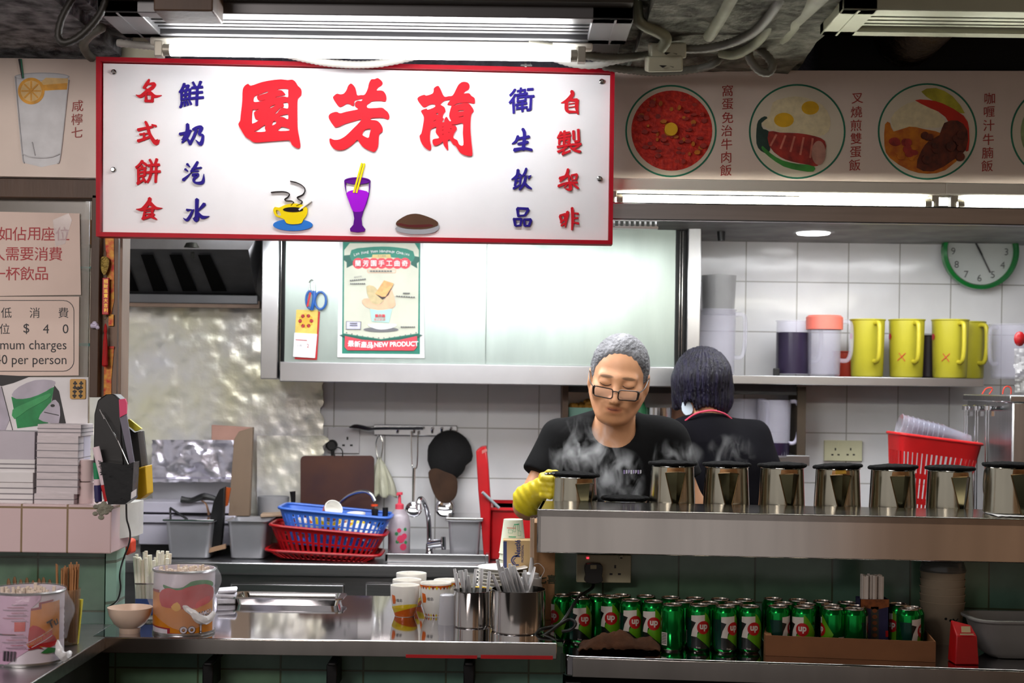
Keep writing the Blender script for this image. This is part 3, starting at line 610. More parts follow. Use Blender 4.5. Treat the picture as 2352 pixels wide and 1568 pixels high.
capt(mr_, list(zip('叉燒煎雙蛋飯', (1969, 1967, 1966, 1966, 1965, 1963), (226, 257, 288, 318, 349, 379))), YM)
capt(mr_, list(zip('咖喱汁牛腩飯', (2273, 2272, 2271, 2270, 2268, 2267), (226, 257, 288, 320, 351, 381))), YM)
GRN = M('print_green', '1e6e54', .5, 0, .2); RICE = M('print_rice', 'd8cba4', .6, 0, .12, 60); YOLK = M('print_yolk', 'd8a818', .5, 0, .15, 30); MEAT = M('print_roast_pork', 'a83228', .5, 0, .3, 40, col2='7a2420'); MEATL = M('print_pork_light', 'c87460', .5, 0, .3, 40)
SAUCE = M('print_tomato_mince', 'd43220', .6, 0, .3, 90, .5, 90, col2='a81c14'); VEG = M('print_choi_sum', '3c8a3a', .5, 0, .3, 30); VEGD = M('print_dark_leaf', '223c34', .5, 0, .3, 30); CURRY = M('print_curry', 'c87818', .5, 0, .3, 40, col2='a85418'); BEEF = M('print_beef', '6a2a16', .5, 0, .4, 50, col2='421a10'); CHILI = M('print_chilli', 'c02410', .5, 0, .2); PALE = M('print_plate', 'd2c8b4', .5, 0, .03)
def dish(px, py, r, ry, items):
    bm = nb(); mats = [PALE, GRN]
    poly(bm, circ(px, py, r - 3, 48, ry - 3), pmap(YM, .0004), 0); poly(bm, [circ(px, py, r, 64, ry), circ(px, py, r - 4, 64, ry - 4)], pmap(YM, .0007), 1)
    for k, (m, lp, n) in enumerate(items):
        if m not in mats: mats.append(m)
        poly(bm, lp, pmap(YM, .0007 + .00025 * (k + 1)), mats.index(m), n)
    ob('dish_picture', bm, mats, mr_)
zd = lambda pts: tr(pts, 3.607, 1700, 180)
rnd = random.Random(4)
dish(1541, 301, 105, 106, [(SAUCE, circ(1543, 300, 93, 48, 92), 1)] + [(MEAT if k % 3 else CURRY, circ(1543 + d_ * math.cos(a_), 300 + d_ * math.sin(a_), rnd.uniform(3, 8), 8, rnd.uniform(3, 6)), 1) for k in range(60) for d_, a_ in [(82 * rnd.random() ** .5, rnd.uniform(0, 6.28))]] + [(YOLK, circ(1540, 299, 15, 20), 1)])
dish(1831, 302, 111, 109, [(RICE, zd([(245, 300), (270, 200), (360, 165), (450, 150), (560, 165), (680, 220), (745, 330), (730, 440), (640, 480), (480, 450), (300, 440), (180, 380)]), 2), (YOLK, zd(circ(362, 345, 82, 24, 60)), 1), (YOLK, zd(circ(580, 245, 72, 24, 56)), 1),
    (VEGD, zd([(225, 330), (200, 315), (150, 350), (135, 420), (135, 540), (170, 600), (230, 620), (250, 560), (240, 440), (190, 420), (175, 370)]), 2), (VEG, zd([(185, 560), (250, 620), (350, 680), (480, 710), (608, 722), (606, 772), (500, 765), (360, 730), (240, 650), (180, 590)]), 2), (MEAT, zd([(235, 440), (330, 450), (480, 455), (620, 480), (700, 520), (705, 610), (640, 725), (560, 715), (430, 690), (330, 650), (240, 560)]), 2)]
    + [(MEATL, zd(bar2((300 + 75 * k, 465 + 8 * k), (250 + 82 * k, 560 + 25 * k), 16)), 1) for k in range(5)] + [(M('print_pork_cut', 'b08070', .5, 0, .2, 40), zd(circ(648, 618, 58, 20, 100)), 1)])
dish(2130, 302, 114, 111, [(RICE, zd([(1250, 330), (1330, 240), (1450, 190), (1580, 230), (1690, 340), (1680, 400), (1560, 410), (1400, 410), (1280, 430)]), 2), (M('print_lettuce', 'b0a830', .5, 0, .3, 30), zd([(1500, 110), (1620, 80), (1760, 150), (1860, 290), (1760, 260), (1620, 200)]), 2), (CURRY, zd([(1200, 380), (1240, 370), (1270, 440), (1400, 400), (1520, 420), (1700, 470), (1690, 600), (1840, 620), (1700, 760), (1550, 790), (1400, 760), (1240, 660), (1195, 560)]), 2),
    (CHILI, zd([(1448, 182), (1560, 180), (1680, 210), (1850, 310), (1895, 420), (1890, 600), (1840, 560), (1700, 320), (1580, 250)]), 2), (BEEF, zd([(1650, 470), (1690, 370), (1800, 350), (1880, 430), (1870, 590), (1760, 680), (1600, 770), (1460, 740), (1500, 600), (1560, 520)]), 2)]
    + [(MEAT if k % 2 else CURRY, zd(circ(rnd.uniform(1270, 1460), rnd.uniform(520, 660), rnd.uniform(22, 46), 9, rnd.uniform(18, 34))), 2) for k in range(18)] + [(BEEF, zd(circ(rnd.uniform(1520, 1840), rnd.uniform(430, 680), rnd.uniform(20, 40), 8)), 2) for k in range(14)])
dish(2436, 304, 115, 111, [(M('print_greens', '8a9a6a', .5, 0, .3, 30), circ(2436, 304, 92, 40), 1), (RICE, circ(2430, 300, 60, 30), 1)])
YL = 3.42
ml_ = menu('printed board picturing a tall glass of iced lemon soda', [(-400, 131), (232, 141), (231, 411), (-400, 401)], YL)
capt(ml_, [('咸', 178, 243), ('檸', 177, 274), ('七', 177, 304)], YL, 28)
zl = lambda pts: tr(pts, 2.94, 0, 0)
LGL = M('print_glass', 'c0c2c6', .3, 0, .12, 20); LGD = M('print_glass_edge', 'a2a2a6', .3, 0, .15, 20); LEM = M('print_lemon', 'd89a28', .5, 0, .25, 40); LEML = M('print_lemon_pale', 'dcb878', .5, 0, .2, 40)
bm = nb()
for k, (mi, lp, n) in enumerate([(0, [(100, 515), (150, 1050), (165, 1100), (280, 1128), (390, 1105), (412, 1050), (468, 530)], 1), (0, circ(284, 518, 184, 32, 26), 1), (1, [circ(284, 518, 186, 40, 28), circ(284, 519, 176, 40, 22)], 1), (3, [(270, 560), (310, 525), (460, 530), (458, 600), (300, 615)], 1), (2, [(280, 575), (465, 560), (458, 605), (290, 610)], 1), (2, circ(212, 615, 90, 32), 1), (3, circ(212, 615, 70, 32), 1)] + [(2, bar2((212, 615), (212 + 66 * math.cos(a * .785), 615 + 66 * math.sin(a * .785)), 10), 1) for a in range(8)] + [(1, strk([(155, 1040), (220, 1062), (340, 1062), (410, 1035)], 4), 1), (1, strk([(218, 960), (238, 1050)], 3), 1), (1, strk([(104, 520), (152, 1040), (168, 1098)], 3), 1), (1, strk([(466, 540), (412, 1040), (388, 1104)], 3), 1), (4, bar2((132, 400), (156, 530), 12), 1), (5, bar2((145, 400), (160, 530), 7), 1)]):
    lps = lp if isinstance(lp[0], list) else [lp]
    poly(bm, [zl(q) for q in lps], pmap(YL, .0004 + .0002 * k), mi, n)
ob('drink_picture', bm, [LGL, LGD, LEM, LEML, BLACK, GRN], ml_)
# ================================================================ LEFT PARTITION: window frame, notices, post
YP = 3.46
bm = nb(); bpx(bm, -420, 411, 232, 447, YP - .02, .06); bpx(bm, 204, 447, 231, 912, YP - .02, .05)
struct('window_frame', bm, [WOOD], bev=.002)
bm = nb(); bpx(bm, 270, 540, 282, 930, YP - .03, .07); struct('trim_9', bm, [TAN], bev=.002)
bm = nb(); bpx(bm, 231, 540, 272, 935, YP + .01, .03); struct('trim_3', bm, [TAN])
bm = nb(); bpx(bm, -420, 447, 206, 1165, YP + .012, .006); struct('window_1', bm, [M('dusty_window_glass', 'd8d4cc', .2, 0, .05, trans=.6, alpha=.4, spec=.2)])
bm = nb(); bpx(bm, -420, 447, 210, 1170, YP + .16, .01); struct('trim_4', bm, [M('shelf_back', '6e5c48', .7, 0, .4, 3, col2='a09684')])
bm = nb(); bpx(bm, 150, 505, 212, 560, YP + .05, .1); ob('carton', bm, [CARD], label='brown carton behind the window pane beside the notices', cat_='box')
bm = nb(); bpx(bm, 170, 612, 212, 616, YP + .04, .1); bpx(bm, 170, 788, 212, 794, YP + .04, .1); struct('trim_5', bm, [M('teal_glass_shelf', '5a9a94', .2)])
INKR = M('red_ink', 'a8242c', .5, 0, .05); INK = M('dark_ink', '1c1c22', .5, 0, .05)
NOTE = M('pinkish_paper', 'e2cdc2', .7, 0, .03)
def sheet(name, label, cat_, loops, Y, m=PAPER, t=.001):
    r = thing(name, label, cat_, W(sum(p[0] for p in loops) / len(loops), max(p[1] for p in loops), Y))
    bm = nb(); poly(bm, loops, pmap(Y, t)); ob('sheet', bm, [m], r)
    return r
Yn = YP + .008
t = sheet('notice', 'pinkish paper notice with three lines of red Chinese writing', 'notice', [(-95, 484), (183, 490), (186, 677), (-95, 681)], Yn, NOTE)
bm = nb()
for s, y, xr in (('如佔用座位', 537, 160), ('人需要消費', 583, 144), ('一杯飲品', 628, 112)):
    for i, ch in enumerate(s[::-1]): txt(bm, ch, xr - 16 - 33 * i, y, 34, pmap(Yn, .0014), bold=.004)
ob('writing', bm, [INKR], t)
bm = nb(); poly(bm, [(122, 505), (158, 490), (166, 505), (150, 560), (128, 566)], pmap(Yn, .002)); ob('tape', bm, [M('clear_tape', 'e8e8ec', .1, 0, .1, alpha=.4)], t)
t = sheet('notice', 'pinkish paper notice with a black rounded border and minimum charges writing', 'notice', [(-95, 681), (182, 681), (181, 862), (-95, 864)], Yn, NOTE)
bm = nb(); fm = pmap(Yn, .0014)
poly(bm, [rrect(-90, 689, 171, 853, 25), rrect(-88.5, 690.5, 169.5, 851.5, 24)], fm)
for s, xs, y in (('低消費', (15, 80, 146), 718), ('位$40', (11, 61, 106, 151), 755)):
    for ch, x in zip(s, xs): txt(bm, ch, x, y, 26 if ord(ch) > 200 else 30, fm)
txt(bm, 'Minimum charges', 153, 802, 31, fm, al='R', base=True, sx=.93); txt(bm, '$40 per person', 153, 836, 31, fm, al='R', base=True, sx=.93)
ob('writing', bm, [INK], t)
t = sheet('poster', 'white poster of a green drink can taped behind the paper piles', 'poster', [(-95, 866), (203, 866), (200, 1100), (-95, 1100)], Yn, PAPER)
bm = nb(); zz = lambda p: tr(p, 4.704, 0, 860)
for k, (mi, lp, n) in enumerate([(0, [(-60, 0), (330, 20), (150, 90), (20, 125), (-60, 110)], 1), (1, [(125, 240), (330, 250), (590, 130), (560, 270), (520, 540), (190, 580)], 1), (2, [(130, 215), (210, 130), (380, 60), (560, 60), (600, 100), (500, 180), (330, 250), (180, 262)], 2), (0, [(590, 115), (640, 180), (715, 530), (600, 520), (560, 300)], 1), (2, [(420, 480), (480, 380), (580, 275), (620, 290), (650, 350), (640, 520), (540, 520)], 2), (0, circ(572, 335, 24, 16, 16), 1), (3, [(140, 380), (300, 300), (540, 200), (520, 260), (300, 380), (160, 480)], 2), (0, bar2((480, 405), (640, 440), 8), 1), (2, [(-60, 120), (20, 130), (110, 480), (60, 600), (-60, 600)], 1), (0, bar2((20, 130), (140, 600), 5), 1)]):
    poly(bm, zz(lp), pmap(Yn, .0014 + .0002 * k), mi, n)
ob('can_picture', bm, [M('print_dark', '2a2a2c', .5), M('print_can_green', '1e8a4c', .4, 0, .3, 20), M('print_can_silver', 'b4aebc', .4, 0, .15, 20), M('print_can_lime', '3ca05e', .4, 0, .2, 20)], t)
t = sheet('playing_card', 'gold playing card of clubs stuck on the window beside the post', 'playing card', rrect(161, 870, 197, 916, 4), YP + .004, M('gold_card', 'b48a48', .4, .2, .1), .0015)
bm = nb()
def club(x, y, s, up=1):
    for dx, dy in ((0, -2.1), (-1.9, .4), (1.9, .4)): poly(bm, circ(x + dx * s, y + dy * s * up, 1.7 * s, 10), pmap(YP + .004, .0022))
    poly(bm, [(x - .4 * s, y), (x + .4 * s, y), (x + 1.1 * s, y + 3 * s * up), (x - 1.1 * s, y + 3 * s * up)], pmap(YP + .004, .0022))
for k in range(4):
    for x in (173, 187): club(x - k * .5, 880 + 9.6 * k, 1.35, 1 if k < 2 else -1)
club(180, 892, 1.35); 
ob('club_pips', bm, [BLACK], t)
# good luck charm and couplet strips on the post
GOLDP = M('red_gold_print', 'c8963c', .5, .3, .3, 60, col2='b02a26')
bm = nb(); poly(bm, [(241, 545), (262, 548), (262, 690), (252, 742), (246, 620)], pmap(YP + .008, .001)); bpx(bm, 249, 722, 261, 748, YP + .003, .002); bpx(bm, 244, 795, 262, 800, YP + .004, .002); poly(bm, [(244, 796), (262, 800), (256, 870), (256, 930), (238, 930), (239, 850)], pmap(YP + .008, .001))
ob('couplet_strip', bm, [GOLDP], label='torn red and gold paper couplet strip pasted on the brown post', cat_='paper strip')
BRASS = M('old_brass', '6e5c28', .4, .7, .3, 40, .4, 90); GOLD = M('gold_print', 'c8a040', .35, .6, .2)
t = thing('hanging_charm', 'hanging lucky charm with brass medallion, red tag and red tassel', 'charm', W(241, 840, YP - .01))
bm = nb(); poly(bm, [(232, 598), (236, 590), (247, 590), (252, 598), (251, 612), (246, 626), (241, 632), (236, 626), (232, 612)], pmap(YP - .006, .006), n=2); ob('medallion', bm, [BRASS], t)
bm = nb(); bpx(bm, 234, 638, 250, 722, YP - .012, .008); ob('tag', bm, [REDP], t, bev=.001)
bm = nb()
for k in range(7): txt(bm, '招財進寶大吉利'[k], 243, 646 + 11 * k, 10, pmap(YP - .012, .0005), bold=.02)
ob('tag_lettering', bm, [GOLD], t)
bm = nb(); lathe(bm, [(.001, .105), (.0035, .098), (.0045, .085), (.003, .082), (.0055, .06), (.0075, .004), (.004, 0), (0, .002)], W(241, 842, YP - .012), 14); ob('tassel', bm, [M('red_silk', 'b80f12', .6, 0, .3, 60, .4, 200, stretch=(6, 6, .3))], t)
bm = nb()
for a_, b_ in ((575, 592), (630, 640), (722, 734)): tube(bm, [W(241 + 4 * math.cos(x), (a_ + b_) / 2 + (b_ - a_) / 2 * math.sin(x), YP - .01) for x in np.linspace(0, 6.28, 12, endpoint=False)], .0006, 6, 1, closed=True)
ob('cord_ring', bm, [BRASS], t)
bm = nb(); tube(bm, [W(210, 748, YP - .028), W(224, 748, YP - .03)], .006, 10, 1); ball(bm, W(217, 743, YP - .03), .006, 10); ball(bm, W(224, 752, YP - .03), .005, 8); ob('adhesive_hook', bm, [M('lilac_plastic', 'c4bcd4', .3)], label='small pale adhesive hook stuck on the brown post', cat_='hook')
# pink tiled sill, green tiled wall and side jamb
YK = 3.36
bm = nb(); bpx(bm, -420, 1160, 256, 1262, YK, .16); struct('wall_pink', bm, [PINK], bev=.003)
bm = nb(); bpx(bm, -420, 1262, 241, 1600, 3.47, .1); struct('wall_green', bm, [GREEN])
a, b = W(241, 1482, 3.47), W(241, 1262, 3.47)
bm = nb(); plan(bm, [(a.x, 3.468), (a.x + .02, 3.49), (a.x + .02, 3.57), (a.x, 3.57)], .6, b.z); struct('trim_6', bm, [SIDE])
bm = nb(); plan(bm, [(a.x + .018, 3.37), (W(320, 1160, 3.52).x, 3.5), (W(320, 1160, 3.52).x, 3.56), (a.x + .018, 3.56)], W(256, 1240, 3.4).z, W(256, 1160, 3.4).z); struct('trim_7', bm, [M('chipped_white_tile', 'dcdcd8', .3, 0, .15, 10)])
bm = nb()
for k in range(26):
    rr = random.uniform(.003, .009); ball(bm, W(random.gauss(238, 9), random.gauss(1166, 8), YK - .001), (rr, rr * .4, rr * .8), 7)
struct('trim_8', bm, [M('crumbled_mortar', '8e8e80', .95, 0, .3, 40, 1., 80)])
# ================================================================ WORKTOPS
ZW = .949
x0, x1 = W(210, 1475, 3.3).x, W(1279, 1484, 3.3).x
t = thing('steel_worktop', 'long mirror polished steel worktop at the lower centre with cups on it', 'worktop', ((x0 + x1) / 2, 3.6, ZW - .06))
bm = nb(); plan(bm, [(x0, 3.3), (x1, 3.3), (x1, 3.99), (x0 - .0, 3.99)], ZW - .034, ZW); ob('top', bm, [MIRROR], t, bev=.002)
bm = nb(); plan(bm, [(x0, 3.297), (x1, 3.297), (x1, 3.306), (x0, 3.306)], ZW - .037, ZW - .001); ob('front_edge', bm, [FASCIA], t, bev=.0015)
bm = nb(); bpx(bm, 932, 1505, 1096, 1510, 3.294, .006); bpx(bm, 1104, 1506, 1270, 1512, 3.294, .006); ob('red_tape_strip', bm, [REDP], t)
t = thing('side_counter', 'steel topped side counter running toward the viewer under the tomato can', 'counter', (x0 - .5, 2.9, .5))
xs = W(210, 1495, 3.19).x
bm = nb(); plan(bm, [(xs - 1.2, 2.2), (xs, 2.2), (xs, 3.297), (x0, 3.31), (x0, 3.47), (xs - 1.2, 3.47)], ZW - .03, ZW); ob('top', bm, [STEEL], t, bev=.002)
bm = nb(); box(bm, (xs - 1.2, 2.24, .05), (xs - .03, 3.44, ZW - .03)); ob('base', bm, [M('dark_cabinet', '1c1c1c', .6)], t)
bm = nb(); box(bm, (x0 - .2, 3.44, .0), (x1 + .02, 3.5, ZW - .034)); struct('wall_counter', bm, [GREEN])
for px, lb in ((477, 'black bracket under the worktop below the white bowl end'), (762, 'black bracket under the middle of the long worktop'), (1077, 'black bracket under the worktop below the cutlery tubs')):
    bm = nb(); bpx(bm, px - 13, 1526, px + 13, 1580, 3.35, .09); bpx(bm, px - 10, 1522, px + 10, 1530, 3.31, .13); ob('bracket', bm, [M('black_metal', '1a1a1c', .5, .5)], bev=.003, label=lb, cat_='bracket', group='worktop brackets')
# sink counter along the back wall
ZS = .9
x0s, x1s = W(490, 1300, 5.06).x - .9, W(1240, 1310, 5.06).x
t = thing('sink_counter', 'low steel sink counter along the white tiled back wall', 'counter', ((x0s + x1s) / 2, 5.3, 0))
bm = nb(); box(bm, (x0s, 5.06, ZS - .045), (x1s, 5.545, ZS)); ob('top', bm, [STEEL], t, bev=.006)
bm = nb(); xa, xb = W(885, 1290, 5.14).x, W(1115, 1290, 5.14).x; box(bm, (xa, 5.12, ZS), (xb, 5.135, ZS + .032)); box(bm, (xa, 5.12, ZS), (xa + .012, 5.5, ZS + .032)); box(bm, (xb, 5.12, ZS), (xb + .012, 5.5, ZS + .032)); ob('sink_rim', bm, [STEEL], t, bev=.003)
bm = nb(); box(bm, (x0s, 5.1, .1), (x1s, 5.5, ZS - .045)); ob('body', bm, [M('dim_steel', '8a8a8c', .35, 1, .15, 3, stretch=(1, 1, 8))], t)
for u, v in ((530, 790), (840, 1100)):
    bm = nb(); a, b = W(u, 1339, 5.09), W(v, 1339, 5.09); box(bm, (a.x, 5.085, .2), (b.x, 5.1, a.z)); ob('door', bm, [STEEL], t, bev=.004)
# right counter: lower shelf, green back, upper warmer with its steel fascia
RC = lambda px, py, z: (lambda Y: Vector((W(px, py, Y).x, Y, z)))(YZ(px, py, z))
ZL = .9
p1, p2 = RC(1296, 1505, ZL), RC(2440, 1541, ZL)
dirn = (p2 - p1).normalized(); p2 = p2 + dirn * .45; nrm = Vector((-dirn.y, dirn.x, 0))
t = thing('lower_counter', 'lower steel counter shelf with rounded corner carrying the soda cans', 'counter', ((p1.x + p2.x) / 2, 3.6, ZL - .05))
cr = [(p1 + dirn * .0 + nrm * (.035) - dirn * .012), p1 + dirn * .004 + nrm * .008, p1 + dirn * .03]
pl = [tuple((q)[:2]) for q in cr + [p2, p2 + nrm * .395, p1 + nrm * .395 - dirn * .012]]
bm = nb(); plan(bm, pl, ZL - .05, ZL); ob('top', bm, [MIRROR], t, bev=.004)
q1, q2 = p1 + dirn * .02 - nrm * .002, p2 - nrm * .002
bm = nb(); plan(bm, [q1[:2], q2[:2], (q2 + nrm * .004)[:2], (q1 + nrm * .004)[:2]], ZL - .05, ZL - .004); ob('front_edge', bm, [FASCIA], t, bev=.001)
bm = nb()
for q in (p1 + dirn * .012 + nrm * .02,): obox(bm, (q.x + .01, q.y + .02, ZL / 2 - .02), (.035, .03, ZL - .1))
ob('leg', bm, [STEELV], t)
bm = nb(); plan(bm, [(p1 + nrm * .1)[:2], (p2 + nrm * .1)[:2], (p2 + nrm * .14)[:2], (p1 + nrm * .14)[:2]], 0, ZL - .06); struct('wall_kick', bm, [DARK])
g1, g2 = p1 + nrm * .40 - dirn * .05, p2 + nrm * .40
bm = nb(); plan(bm, [g1[:2], g2[:2], (g2 + nrm * .06)[:2], (g1 + nrm * .06)[:2]], 0, 1.125); struct('wall_right_green', bm, [GREEN])
ZU = 1.238
u1, u2 = RC(1234, 1169, ZU), RC(2440, 1193, ZU); du = (u2 - u1).normalized(); u2 = u2 + du * .45; nu = Vector((-du.y, du.x, 0))
t = thing('tea_warmer', 'long steel fronted bain marie counter holding the row of teapots', 'counter', ((u1.x + u2.x) / 2, 3.7, ZU - .11))
bm = nb(); plan(bm, [u1[:2], u2[:2], (u2 + nu * .26)[:2], (u1 + nu * .26)[:2]], ZU - .02, ZU); plan(bm, [u1[:2], u2[:2], (u2 + nu * .012)[:2], (u1 + nu * .012)[:2]], ZU - .108, ZU); plan(bm, [u1[:2], (u1 + du * .012)[:2], (u1 + du * .012 + nu * .26)[:2], (u1 + nu * .26)[:2]], ZU - .108, ZU); ob('front', bm, [FASCIA], t, bev=.0025)
ZT = 1.15
bm = nb(); plan(bm, [(u1 + nu * .26)[:2], (u2 + nu * .26)[:2], (u2 + nu * .47)[:2], (u1 + nu * .47)[:2]], ZT - .02, ZT); plan(bm, [(u1 + nu * .25)[:2], (u2 + nu * .25)[:2], (u2 + nu * .26)[:2], (u1 + nu * .26)[:2]], ZT - .02, ZU - .01); plan(bm, [(u1 + nu * .46)[:2], (u2 + nu * .46)[:2], (u2 + nu * .47)[:2], (u1 + nu * .47)[:2]], ZT - .02, ZU - .05); ob('well', bm, [STEEL], t)
# ================================================================ BACK OF THE KITCHEN
# foil lining
FOIL = M('kitchen_foil', 'f2f0f2', .3, .42, .1, 4, .6, 11, col2='ece8cc')
def crumple(name, label, cat_, px0, py0, px1, py1, Y, amp, m, ragged=0, th=0, seed=0, nx=60, ny=50, fr=9):
    bm = nb(); g = [[None] * (ny + 1) for _ in range(nx + 1)]
    for i in range(nx + 1):
        for j in range(ny + 1):
            u, v = px0 + (px1 - px0) * i / nx, py0 + (py1 - py0) * j / ny
            if ragged and i == nx: u += ragged * noise.noise((j * .3, seed, 0))
            p = W(u, v, Y); q = p * fr + Vector((seed, 0, 0))
            p.y += amp * (abs(noise.noise(q)) + .5 * abs(noise.noise(q * 2.3)) + .35 * noise.noise(q * 5) - .4)
            g[i][j] = bm.verts.new(p)
    for i in range(nx):
        for j in range(ny): bm.faces.new([g[i][j], g[i + 1][j], g[i + 1][j + 1], g[i][j + 1]])
    return ob(name, bm, [m], label=label, cat_=cat_, sharp=25 if th == 0 else th)
crumple('foil_lining', 'wrinkled silver foil sheet lining the stove wall under the hood', 'foil', 120, 698, 742, 1240, 5.53, .010, FOIL, 18, seed=1, nx=90, ny=70)
crumple('foil_lining', 'loose foil flap stuck on the tiles beside the brown board', 'foil', 590, 1000, 745, 1180, 5.5, .008, FOIL, 25, seed=5, nx=30, ny=30)
# extractor hood
t = thing('extractor_hood', 'steel extractor hood with black baffle filters over the stove', 'extractor hood', W(430, 700, 5.3))
HD = M('hood_steel', '9a9a9e', .3, 1, .1); HB = M('hood_filter', '3a3a3c', .6, .2, .2, spec=.2); HK = M('hood_slot_black', '030303', .9, 0, .3, spec=.05)  # last one: flat near-black for the slots and gap
def quad(bm, ps, mi=0): f = bm.faces.new([bm.verts.new(p) for p in ps]); f.material_index = mi
bm = nb(); A0, A1, B0, B1 = W(60, 570, 4.98), W(570, 572, 4.98), W(60, 676, 5.4), W(588, 676, 5.4)
quad(bm, [A0, A1, B1, B0]); ob('filter_panel', bm, [HB], t)
for k in range(7):
    f0 = .985 - .128 * k - .04 * (k > 0); bm = nb()
    def L(f, s): a = A0.lerp(A1, f); b = B0.lerp(B1, f + .045); return a.lerp(b, s) - Vector((0, .006, .004))
    if k == 0: continue
    quad(bm, [L(f0 - .05, .1), L(f0 + .005, .1), L(f0 + .02, .9), L(f0 - .045, .9)]); ob('baffle_slot', bm, [HK], t)
bm = nb(); quad(bm, [B0 + Vector((0, -.004, .02)), B1 + Vector((0, -.004, .02)), B1 + Vector((0, -.004, -.005)), B0 + Vector((0, -.004, -.005))]); ob('drip_gap', bm, [HK], t)
bm = nb(); a, b = W(60, 691, 5.38), W(592, 678, 5.38); box(bm, (a.x, 5.38, a.z), (b.x, 5.44, b.z)); ob('gutter', bm, [ALU], t, bev=.003)
bm = nb(); a, b = W(60, 700, 5.39), W(596, 691, 5.39); box(bm, (a.x, 5.39, a.z), (b.x, 5.44, b.z)); ob('gutter_base', bm, [TAN], t)
bm = nb(); quad(bm, [W(571, 540, 4.98), W(602, 540, 5.2), W(600, 698, 5.46), W(588, 676, 5.42), W(571, 574, 4.98)]); quad(bm, [W(60, 530, 4.97), W(600, 530, 4.97), W(572, 573, 4.98), W(60, 570, 4.98)]); ob('hood_skirt', bm, [HD], t, norm=False)
bm = nb(); lathe(bm, [(0, .0), (.035, .004), (.03, .02), (.012, .028), (.012, .05)], W(443, 572, 5.0), 20); tube(bm, [W(443, 580, 4.99), W(443, 592, 5.0)], .006, 8, 1); ob('hood_knob', bm, [M('dark_metal', '3a3a36', .4, .8)], t)
# cabinet with sliding doors
YC = 5.12
t = thing('wall_cabinet', 'wide wall mounted steel cabinet with two sliding doors', 'cabinet', W(1100, 872, YC))
SAT = M('satin_door_steel', 'a4b0aa', .3, .8, .08, 3, .06, 6, stretch=(5, 1, 1)); SAT2 = M('bright_frame_steel', 'c6c6c8', .28, 1, .08, 4)
bm = nb()
for r in ((598, 500, 642, 870), (1576, 500, 1612, 884), (642, 843, 1576, 876)):
    a, b = W(r[0], r[3], YC), W(r[2], r[1], YC); box(bm, (a.x, YC, a.z), (b.x, YC + .4, b.z))
ob('frame', bm, [SAT2], t, bev=.003)
bm = nb(); bpx(bm, 640, 500, 1580, 860, 5.2, .3); ob('interior', bm, [BLACK], t)
for k, (u, v, y) in enumerate(((652, 1120, 5.155), (1112, 1554, 5.17))):
    bm = nb(); bpx(bm, u, 500, v, 848 + 8 * k, y, .012); ob('sliding_door', bm, [SAT], t, bev=.002)
for u in (643, 1559, 1565): bm = nb(); bpx(bm, u, 500, u + 4, 850, 5.14, .05); ob('track', bm, [POLISH], t)
bm = nb(); bpx(bm, 1088, 838, 1112, 849, 5.145, .012); ob('door_stop', bm, [WHITE], t)
# poster on the door
yp = 5.148
t = sheet('poster', 'product poster with biscuits in a cup, green border and red ribbon', 'poster', [(780, 540), (972, 540), (975, 822), (775, 820)], yp, PAPER)
TEAL = M('poster_teal', '1c7a66', .5, 0, .1); CREAM = M('poster_cream', 'c6c8b8', .6, 0, .06); PRED = M('poster_red', 'd4404e', .5, 0, .08); PDT = M('poster_dark_teal', '12564a', .5); BISC = M('poster_biscuit', 'dca468', .5, 0, .2, 60); BISL = M('poster_pale_biscuit', 'bfae84', .5, 0, .12, 60); PEACH = M('poster_peach', 'e8b090', .5, 0, .12, 30); MINT = M('poster_mint', 'a8d4cc', .5, 0, .1); SHAD = M('poster_grey', '6a6a6e', .5)
zp = lambda p: tr(p, 5.702, 770, 555)
def layers(parent, name, items, Y, zf, k0=1, step=.0002):
    mats = []; bm = nb()
    for k, (m, lp, n) in enumerate(items):
        if m not in mats: mats.append(m)
        lps = lp if isinstance(lp[0], list) else [lp]
        poly(bm, [zf(q) for q in lps], pmap(Y, .001 + step * (k + k0)), mats.index(m), n)
    return ob(name, bm, mats, parent)
